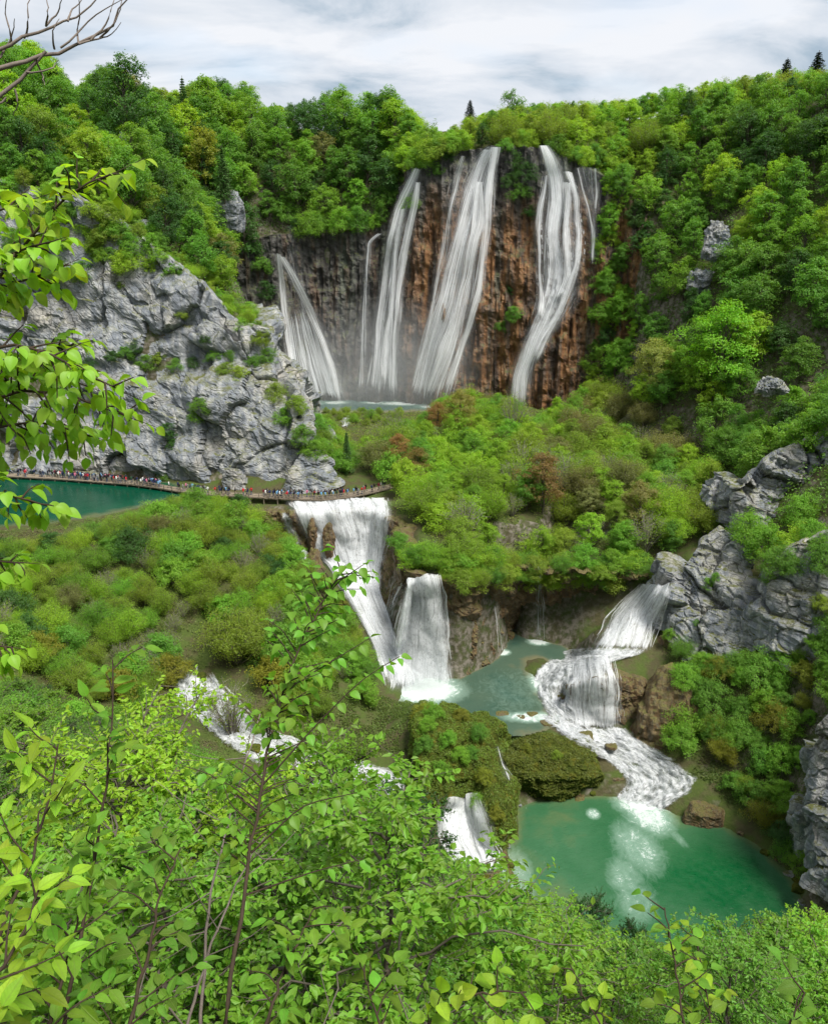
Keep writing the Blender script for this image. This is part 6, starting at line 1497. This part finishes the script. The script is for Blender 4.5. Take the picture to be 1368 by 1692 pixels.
for k, (px, py, h, t) in enumerate([(20, 330, 4, 'mid'), (50, 345, 4, 'olive'), (90, 350, 4, 'fresh'), (120, 345, 3.5, 'mid'), (150, 350, 4, 'bright'), (180, 380, 4, 'fresh'), (210, 400, 3.5, 'mid'), (60, 400, 3, 'olive'), (20, 420, 3, 'mid'), (200, 350, 4, 'fresh'), (250, 400, 3.6, 'fresh'), (170, 330, 4, 'mid')]):
    bush_on_rock(px, py, h, t, '%s bush on the steep ledge at the top of the limestone cliff' % COLR[t][0], 'bushes at the top of the limestone cliff')
_rg = random.Random(92)
for k, px in enumerate(range(752, 1010, 11)):
    t = _rg.choice(['olive', 'fresh', 'olive', 'mid', 'bright']); py = np.interp(px, [752, 800, 850, 900, 1010], [948, 950, 942, 936, 940]) + _rg.uniform(-6, 16)
    if 878 < px < 906: py -= 14
    bush_on_rock(px, py, _rg.uniform(2.4, 3.8), t, '%s foliage hanging over the front of the tufa step' % COLR[t][0], 'foliage hanging over the tufa step', _rg.choice(['willow', 'bush', 'bush']))
_rg = random.Random(91)
for k in range(34):
    t = _rg.choice(['mid', 'fresh', 'olive', 'bright', 'fresh']); px = _rg.uniform(-5, 225)
    bush_on_rock(px, _rg.uniform(305 + max(0, px - 120) * .35, 455), _rg.uniform(2.6, 5.0), t, '%s bush on the shrub-covered upper face of the limestone cliff' % COLR[t][0], 'bushes on the upper face of the limestone cliff')
for k, (px, py, h, t) in enumerate([(1170, 965, 1.8, 'fresh'), (1185, 955, 1.4, 'mid'), (1250, 880, 2.2, 'fresh'), (1290, 900, 2.6, 'fresh'), (1310, 935, 2.8, 'mid'), (1345, 850, 2.6, 'bright'), (1360, 900, 2.4, 'fresh'), (1300, 860, 2.0, 'olive'), (1150, 1030, 1.0, 'mid'), (1360, 1000, 2.4, 'olive'), (1350, 1060, 2.4, 'fresh'), (1275, 960, 2.0, 'mid'), (1240, 855, 1.6, 'olive')]):
    bush_on_rock(px, py, h, t, '%s bush growing in a crevice of the grey crags' % COLR[t][0], 'bushes in the crevices of the grey crags')
for k, (px, py, h, t) in enumerate([(850, 262, 4, 'dark'), (870, 285, 5, 'dark'), (860, 320, 4.5, 'mid'), (840, 300, 4, 'dark'), (880, 350, 3.5, 'dark'), (740, 262, 3.5, 'dark'), (720, 280, 3.5, 'mid'), (700, 268, 4, 'fresh'), (850, 520, 4, 'mid'), (830, 540, 3.5, 'mid'), (842, 480, 3, 'dark'), (990, 520, 5, 'fresh'), (1000, 580, 5, 'fresh'), (980, 600, 5, 'fresh'), (1000, 470, 5, 'mid'), (440, 480, 5, 'dark'), (430, 440, 5, 'mid'), (415, 410, 5, 'dark')]):
    bush_on_rock(px, py, h, t, '%s bush clinging to the tufa wall between the tall waterfalls' % COLR[t][0], 'bushes on the tufa wall')

# ================================================================== CLOSE BRANCHES AND SAPLINGS (leaf by leaf)
def leaf_mesh(name, mat, aspect=0.62, curl=0.22, fold=0.16, teeth=0.0, rows=7):
    """one leaf of length 1 along +x: blade with folded midrib, drooping tip, short stalk"""
    t = np.linspace(0, 1, rows); w = aspect * .5 * np.sin(np.pi * t ** .72) ** .85; w[0] = .01; w[-1] = .004
    w = w * (1 + teeth * np.where(np.arange(rows) % 2, 1, -1))
    V = []
    for k in range(rows):
        z = -curl * t[k] ** 2; V += [(.12 + .88 * t[k], w[k], z + fold * w[k] * 2), (.12 + .88 * t[k], w[k] * .5, z + fold * w[k] * 1.25), (.12 + .88 * t[k], 0, z), (.12 + .88 * t[k], -w[k] * .5, z + fold * w[k] * 1.25), (.12 + .88 * t[k], -w[k], z + fold * w[k] * 2)]
    V = np.array(V); F = grid_faces(5, rows)
    sv = np.array([(0, .008, 0), (0, -.008, 0), (.13, -.006, .002), (.13, .006, .002)]); n = len(V)
    return mesh_np(name, np.concatenate([V, sv]), np.concatenate([F, [[n, n + 1, n + 2, n + 3]]]), [mat], True)
def mat_bigleaf():
    """close leaf: pale midrib and side veins, light passing through"""
    m = NT('leaf_blade')
    base = m.n('ShaderNodeObjectInfo').outputs['Color']; rnd = m.n('ShaderNodeObjectInfo').outputs['Random']
    tc = m.n('ShaderNodeTexCoord').outputs['Object']; sp = m.n('ShaderNodeSeparateXYZ'); m.l(tc, sp.inputs[0])
    ay = m.math('ABSOLUTE', sp.outputs[1])
    rib = m.ramp(ay, (0.0, 1.0), (0.022, 0.0))
    w = m.math('FRACT', m.math('MULTIPLY', m.math('SUBTRACT', sp.outputs[0], m.math('MULTIPLY', ay, 0.9)), 8.5))
    vein = m.ramp(m.math('ABSOLUTE', m.math('SUBTRACT', w, 0.5)), (0.0, 1.0), (0.09, 0.0))
    v = m.math('MAXIMUM', rib, m.math('MULTIPLY', vein, 0.6))
    nz = m.noise(tc, 3.0, 4, 0.6)
    hsv = m.n('ShaderNodeHueSaturation'); m.l(base, hsv.inputs['Color'])
    m.l(m.mad(rnd, 0.026, 0.482), hsv.inputs['Hue'])
    m.l(m.math('MULTIPLY', m.mad(nz, 0.5, 0.75), m.mad(rnd, 0.5, 0.75)), hsv.inputs['Value'])
    c = m.mix(m.math('MULTIPLY', v, 0.45), hsv.outputs[0], (0.26, 0.34, 0.09))
    p = m.bsdf(c, 0.52, 0.25, m.bump(v, 0.35, 0.02))
    t = m.n('ShaderNodeBsdfTranslucent'); m.l(m.mix(1.0, c, (1.5, 1.45, .5), 'MULTIPLY'), t.inputs['Color'])
    ms = m.n('ShaderNodeMixShader'); ms.inputs[0].default_value = 0.52
    m.l(p, ms.inputs[1]); m.l(t.outputs[0], ms.inputs[2])
    return m.done(ms.outputs[0])
M_BIG = mat_bigleaf()
M_BIG_J = mat_leaf('joined_leaves', trans=0.45, vary=0.2)
M_TWIG = mat_bark('twig_bark', (0.045, 0.032, 0.022)); M_TWIG_G = mat_bark('grey_twig_bark', (0.17, 0.14, 0.12))
LEAFM = {'ovate': leaf_mesh('ovate_leaf', M_BIG, .66, .25), 'ash': leaf_mesh('ash_leaf', M_BIG, .42, .18), 'ribbed': leaf_mesh('ribbed_leaf', M_BIG, .64, .15, .2)}
def basis(fwd, up):
    f = Vector(fwd).normalized(); s = Vector(up).cross(f)
    if s.length < 1e-4: s = Vector((1, 0, 0))
    s.normalize(); u = f.cross(s)
    return Matrix((f, s, u)).transposed()
def smooth_path(pts, n):
    p = np.asarray(pts, float); s = np.concatenate([[0], np.cumsum(np.linalg.norm(np.diff(p, axis=0), axis=1))])
    t = np.linspace(0, s[-1], n); q = np.stack([np.interp(t, s, p[:, k]) for k in range(3)], 1)
    return smooth1(q, max(1, n // 6))
class Plant:
    """a close plant: stems and twigs are parts, every leaf is a part"""
    def __init__(s, name, label, category, base, color, leaf, size, seed, bark=None, maxleaf=285):
        s.root = thing(name, label, category, loc=base); s.b = np.array(base); s.rg = np.random.default_rng(seed)
        s.color = color; s.leaf = leaf; s.size = size; s.bark = bark or M_TWIG; s.n = 0; s.max = maxleaf; s.extra = []
    def stem(s, pts, r0, r1, name='stem', n=14):
        q = smooth_path(pts, n); q[1:-1] += s.rg.normal(size=(n - 2, 3)) * r0 * .35
        v, f = tube(q - s.b, np.linspace(r0, r1, n), 7)
        obj(name, mesh_np(name, v, f, [s.bark], True), parent=s.root); return q
    def blade(s, p, d, size, up=(0, 0, 1), hang=0.35):
        px, py, dd = proj(*[float(a) for a in p])
        if px < -45 or px > 1413 or py > 1740 or py < -40: return
        d = np.asarray(d, float) / (np.linalg.norm(d) + 1e-9) + np.array([0, 0, -hang]) + s.rg.normal(size=3) * .22
        u = np.asarray(up, float) + s.rg.normal(size=3) * .35
        if s.n >= s.max:
            s.extra.append((np.asarray(p) - s.b, np.array(basis(d, u)), size)); return
        o = obj('leaf', LEAFM[s.leaf], parent=s.root, loc=np.asarray(p) - s.b); o.rotation_euler = basis(d, u).to_euler(); o.scale = (size,) * 3
        j = s.rg.uniform(.82, 1.2); o.color = (s.color[0] * j * s.rg.uniform(.85, 1.2), s.color[1] * j, s.color[2] * j, 1); s.n += 1
    def finish(s):
        if not s.extra: return
        me = LEAFM[s.leaf]; n = len(me.vertices); co = np.zeros(n * 3, np.float32); me.vertices.foreach_get('co', co); co = co.reshape(-1, 3)
        fc = np.zeros(len(me.polygons) * 4, np.int32); me.polygons.foreach_get('vertices', fc); fc = fc.reshape(-1, 4)
        V = np.concatenate([co @ (R.T * z) + p for p, R, z in s.extra]); F = np.concatenate([fc + k * n for k in range(len(s.extra))])
        c = obj('leaves', mesh_np('leaves', V, F, [M_BIG_J], True), parent=s.root, kind='stuff'); c.color = (*s.color, 1)
    def twig(s, pts, r=0.004, every=0.06, hang=0.35, start=0.1, name='twig', both=False, size=None):
        n = 10; q = smooth_path(pts, n)
        v, f = tube(q - s.b, np.linspace(r, r * .4, n), 5)
        obj(name, mesh_np(name, v, f, [s.bark], True), parent=s.root)
        L = np.concatenate([[0], np.cumsum(np.linalg.norm(np.diff(q, axis=0), axis=1))]); k = 0
        for d in np.arange(L[-1] * start, L[-1], every):
            p = np.array([np.interp(d, L, q[:, a]) for a in range(3)]); p2 = np.array([np.interp(d + .02, L, q[:, a]) for a in range(3)])
            t = p2 - p
            if np.linalg.norm(t) < 1e-6: t = q[-1] - q[-2]
            t = t / np.linalg.norm(t); sd = np.cross(t, (0, 0, 1)); sd = sd / (np.linalg.norm(sd) + 1e-9)
            for g in ((1, -1) if both else ((1 if k % 2 else -1),)):
                s.blade(p, t * .55 + sd * g * .9, (size or s.size) * s.rg.uniform(.7, 1.15), hang=hang)
            k += 1
        s.blade(q[-1], q[-1] - q[-2], (size or s.size) * s.rg.uniform(.7, 1.0), hang=hang)
        return q
    def side_twigs(s, q, n, L, t0=0.15, t1=0.97, every=0.06, hang=0.35, rise=0.25, size=None, both=False):
        """alternate side twigs off a stem path"""
        for k in range(n):
            t = t0 + (t1 - t0) * (k + s.rg.uniform(.1, .9)) / n; i = min(len(q) - 2, int(t * (len(q) - 1)))
            p = q[i] + (q[i + 1] - q[i]) * (t * (len(q) - 1) - i); ax = q[i + 1] - q[i]; ax /= np.linalg.norm(ax) + 1e-9
            d = np.cross(ax, s.rg.normal(size=3)); d = d / (np.linalg.norm(d) + 1e-9) + ax * .5 + np.array([0, 0, rise]); d /= np.linalg.norm(d)
            l = L * s.rg.uniform(.6, 1.15) * (1.15 - .5 * t)
            s.twig([p, p + d * l * .5 + s.rg.normal(size=3) * l * .06, p + d * l + np.array([0, 0, -.12 * l])], 0.0045, every, hang, 0.2, both=both, size=size)
def A(px, py, d): return np.array(atd(px, py, d))
BRIGHT, FRESH, MID = (0.24, 0.42, 0.03), (0.15, 0.33, 0.03), (0.11, 0.25, 0.028)

# overhanging tree at the left edge, its trunk outside the frame
def overhang():
    trunk_x = A(-260, 700, 3.9)
    base = (trunk_x[0], trunk_x[1], H(trunk_x[0], trunk_x[1]) - .1)
    T = Plant('linden_tree', 'close linden tree reaching in with bright backlit drooping leaves', 'tree', base, BRIGHT, 'ovate', 0.073, 501, maxleaf=295)
    T.stem([np.array(base), A(-240, 900, 3.9), A(-250, 500, 3.8), A(-280, 150, 3.9)], .05, .025, 'trunk')
    def br(pts, nt, L, r=.010):
        q = T.stem([A(*p) for p in pts], r, .003, 'branch'); T.side_twigs(q, nt + 14, L, .34, 1.0, .030, .55, .1); T.twig([q[-3], q[-1], q[-1] + (q[-1] - q[-3]) * .6], .003, .05, .6)
    br([(-245, 620, 3.85), (-60, 520, 3.7), (40, 410, 3.6), (85, 340, 3.55), (140, 295, 3.5), (190, 285, 3.5)], 8, .17)
    br([(-245, 600, 3.85), (-80, 480, 3.8), (30, 470, 3.8), (100, 440, 3.75)], 7, .17)
    br([(-245, 560, 3.85), (-100, 400, 3.7), (-20, 350, 3.7), (50, 330, 3.6)], 6, .18)
    br([(-242, 760, 3.85), (-70, 690, 3.9), (40, 590, 3.9), (120, 570, 3.9)], 8, .17)
    br([(-242, 760, 3.85), (-60, 660, 3.7), (70, 640, 3.6), (160, 665, 3.55), (215, 690, 3.5)], 10, .19)
    br([(-242, 800, 3.85), (-60, 720, 3.8), (60, 690, 3.75), (150, 720, 3.7)], 7, .15)
    br([(-240, 900, 3.85), (-60, 820, 3.7), (20, 815, 3.6), (75, 835, 3.6)], 4, .14, .007)
    br([(-240, 980, 3.85), (-60, 930, 3.7), (10, 925, 3.7), (40, 930, 3.7)], 3, .12, .006)
    br([(-240, 1080, 3.85), (-60, 1060, 3.7), (20, 1070, 3.7)], 3, .12, .006)
    br([(-245, 640, 3.85), (-60, 590, 3.6), (40, 560, 3.5), (110, 600, 3.4), (190, 640, 3.4)], 9, .18)
    br([(-245, 560, 3.85), (-60, 440, 3.6), (20, 420, 3.5), (80, 400, 3.4)], 7, .16)
    br([(-245, 700, 3.85), (-60, 620, 3.9), (60, 600, 4.0), (150, 640, 4.0)], 8, .17)
    T.finish()
overhang()
def bare():
    b = A(-330, 300, 5.0); base = (b[0], b[1], H(b[0], b[1]) - .1)
    T = Plant('bare_tree', 'bare grey branch with fine leafless twigs against the sky', 'tree', base, BRIGHT, 'ovate', .05, 502, M_TWIG_G)
    T.stem([np.array(base), A(-300, 900, 5.0), A(-280, 400, 5.0), A(-260, 100, 5.0)], .06, .03, 'trunk')
    T.stem([A(-270, 250, 5), A(-100, 150, 5), (A(-20, 112, 5)), A(40, 104, 5), A(76, 84, 5), A(130, 72, 5), A(165, 62, 5), A(195, 34, 5), A(214, -6, 5)], .022, .003, 'branch', 22)
    T.stem([A(-270, 200, 5), A(-80, 115, 5), A(0, 84, 5), A(40, 62, 5), A(76, 42, 5), A(128, 30, 5), A(150, 14, 5), A(164, -8, 5)], .018, .003, 'branch', 20)
    T.stem([A(-270, 320, 5), A(-90, 230, 5), A(-4, 158, 5), A(24, 146, 5), A(44, 118, 5), A(76, 84, 5)], .016, .008, 'branch')
    T.stem([A(-90, 230, 5), A(-10, 180, 5), A(10, 160, 5)], .012, .005, 'branch')
    for pts in ([(76, 42), (80, 20), (76, -10)], [(76, 42), (96, 20), (104, -8)], [(40, 62), (48, 34), (44, 6), (52, -10)], [(130, 72), (128, 50), (132, 20), (130, -6)], [(150, 66), (176, 40), (186, 10), (190, -8)],
                [(130, 72), (150, 66), (172, 62), (186, 56), (200, 36)], [(100, 78), (118, 66), (140, 40), (160, 22), (182, 8), (206, -4)], [(90, 80), (86, 50), (98, 30)], [(20, 75), (16, 45), (8, 20), (12, -8)], [(44, 118), (62, 120), (86, 112), (96, 98)],
                [(60, 98), (70, 120), (74, 140)], [(0, 95), (20, 60), (24, 30)], [(165, 62), (182, 48), (198, 20), (203, -6)], [(112, 34), (120, 14), (140, -8)], [(24, 146), (30, 170), (22, 190)]):
        T.stem([A(x, y, 5 + .05 * math.sin(x)) for x, y in pts], .0055, .0015, 'twig', 9)
bare()
def ground_base(px, py, d):
    p = A(px, py, d); return (p[0], p[1], H(p[0], p[1]) - .1)
def sapling(name, label, pts, color, leaf, size, seed, twigs, L, r=.014, every=.07, hang=.3, bark=None, both=False, t0=.2, extra=(), maxleaf=285, cat='sapling', rise=.3):
    q0 = A(*pts[0]); base = (q0[0], q0[1], H(q0[0], q0[1]) - .1)
    T = Plant(name, label, cat, base, color, leaf, size, seed, bark, maxleaf)
    q = T.stem([np.array(base)] + [A(*p) for p in pts], r, .003, n=26)
    T.side_twigs(q, twigs, L, t0, 1.0, every, hang, rise, both=both)
    for e in extra:
        T.twig([A(*p) for p in e], .005, every, hang, .25, both=both)
    T.finish()
    return T
sapling('elm_sapling', 'slender dark-stemmed sapling crossing in front of the white cascade', [(366, 1692, 4.2), (395, 1540, 4.25), (415, 1410, 4.3), (432, 1290, 4.4), (462, 1160, 4.5), (485, 1085, 4.6), (522, 1010, 4.7), (566, 940, 4.75)], FRESH, 'ovate', .070, 510, 72, .32, .012, .036, .55, t0=.40,
        extra=[[(432, 1300, 4.4), (520, 1200, 4.3), (600, 1120, 4.2), (660, 1085, 4.2)], [(470, 1140, 4.5), (545, 1095, 4.5), (610, 1055, 4.5)], [(415, 1410, 4.3), (500, 1330, 4.2), (590, 1310, 4.1)], [(425, 1340, 4.4), (350, 1280, 4.5), (300, 1265, 4.5)], [(405, 1480, 4.3), (520, 1440, 4.2), (600, 1420, 4.2)], [(520, 1010, 4.7), (560, 960, 4.7), (605, 930, 4.7)]])
ash = [
 ('pinnate-leaved ash sapling reaching highest at the left of the bank', [(100, 1692, 4.3), (140, 1520, 4.3), (172, 1340, 4.2), (184, 1200, 4.2), (186, 1090, 4.2)], 12, .30),
 ('ash sapling with pale broad leaflets leaning at the edge of the bank', [(-60, 1692, 3.6), (10, 1520, 3.6), (70, 1370, 3.6), (96, 1230, 3.6)], 11, .28),
 ('low ash sapling with wide flat leaflets among the bank shrubs', [(60, 1760, 3.6), (110, 1600, 3.6), (140, 1480, 3.6)], 9, .28),
 ('small ash sapling with glossy leaflets beside the dark sapling stem', [(190, 1760, 4.0), (240, 1600, 4.0), (262, 1480, 4.0), (300, 1400, 4.0)], 10, .28),
 ('stout ash sapling with dark bark and yellow-green leaflets', [(-100, 1760, 3.2), (-20, 1640, 3.2), (40, 1540, 3.2), (70, 1450, 3.2)], 9, .26),
 ('leafy ash shoot spreading below the dark sapling', [(420, 1760, 4.4), (470, 1600, 4.5), (520, 1500, 4.6)], 9, .30)]
for k, (lb, pts, tw, L) in enumerate(ash):
    sapling('ash_sapling', lb, pts, [FRESH, BRIGHT, FRESH, MID, BRIGHT, FRESH][k], 'ash', [.10, .105, .10, .095, .105, .095][k], 520 + k, tw, L, .012, .048, .12, both=True, t0=.28, rise=.35, maxleaf=285)
rib = [
 ('hazel shoot with ribbed leaves rising in front of the emerald pool', [(1135, 1720, 4.6), (1122, 1640, 4.6), (1108, 1560, 4.6), (1098, 1500, 4.6)], 9, .20, FRESH, .09),
 ('small hazel shoot with paired leaves below the pool shore', [(1010, 1720, 4.4), (970, 1660, 4.4), (942, 1595, 4.4)], 5, .14, BRIGHT, .08),
 ('arching hazel spray with large ribbed leaves at the foot of the bank', [(690, 1720, 3.8), (730, 1668, 3.8), (790, 1640, 3.8), (870, 1640, 3.8)], 7, .14, BRIGHT, .10),
 ('hazel shoot half hidden in low leaves by the arching spray', [(640, 1740, 4.2), (610, 1640, 4.2), (590, 1575, 4.2)], 7, .2, FRESH, .10),
 ('dense hazel shoot with broad dark leaves at the corner of the bank', [(1290, 1760, 4.4), (1300, 1700, 4.4), (1330, 1640, 4.4)], 8, .2, MID, .10),
 ('twiggy hazel shoot with yellow tips on the pool side of the bank', [(1180, 1760, 5.5), (1175, 1690, 5.5), (1160, 1600, 5.5), (1150, 1545, 5.5)], 9, .26, BRIGHT, .085)]
for k, (lb, pts, tw, L, col, sz) in enumerate(rib):
    sapling('hazel_shoot', lb, pts, col, 'ribbed', sz, 540 + k, tw, L, .008, .06, .3, t0=.45, maxleaf=150)
# pale leafless stems behind the dark sapling
for k, (lb, pts) in enumerate([('pale leafless stem leaning behind the dark sapling', [(330, 1720, 6), (345, 1480, 6), (385, 1330, 6.2), (430, 1180, 6.4)]), ('second pale stem crossing the leafless stem', [(300, 1720, 6), (360, 1530, 6), (400, 1440, 6.2), (440, 1380, 6.3)])]):
    q0 = A(*pts[0]); base = (q0[0], q0[1], H(q0[0], q0[1]) - .1)
    T = Plant('bare_sapling', lb, 'sapling', base, FRESH, 'ovate', .08, 560 + k, M_TWIG_G)
    q = T.stem([np.array(base)] + [A(*p) for p in pts], .012, .004, n=22)
    for j in range(7):
        i = 8 + j * 2; d = T.rg.normal(size=3) * np.array([1, .5, .6]) + np.array([0, 0, .6]); d /= np.linalg.norm(d)
        T.stem([q[min(i, 20)], q[min(i, 20)] + d * .3, q[min(i, 20)] + d * .55 + np.array([0, 0, .1])], .004, .0015, 'twig', 7)
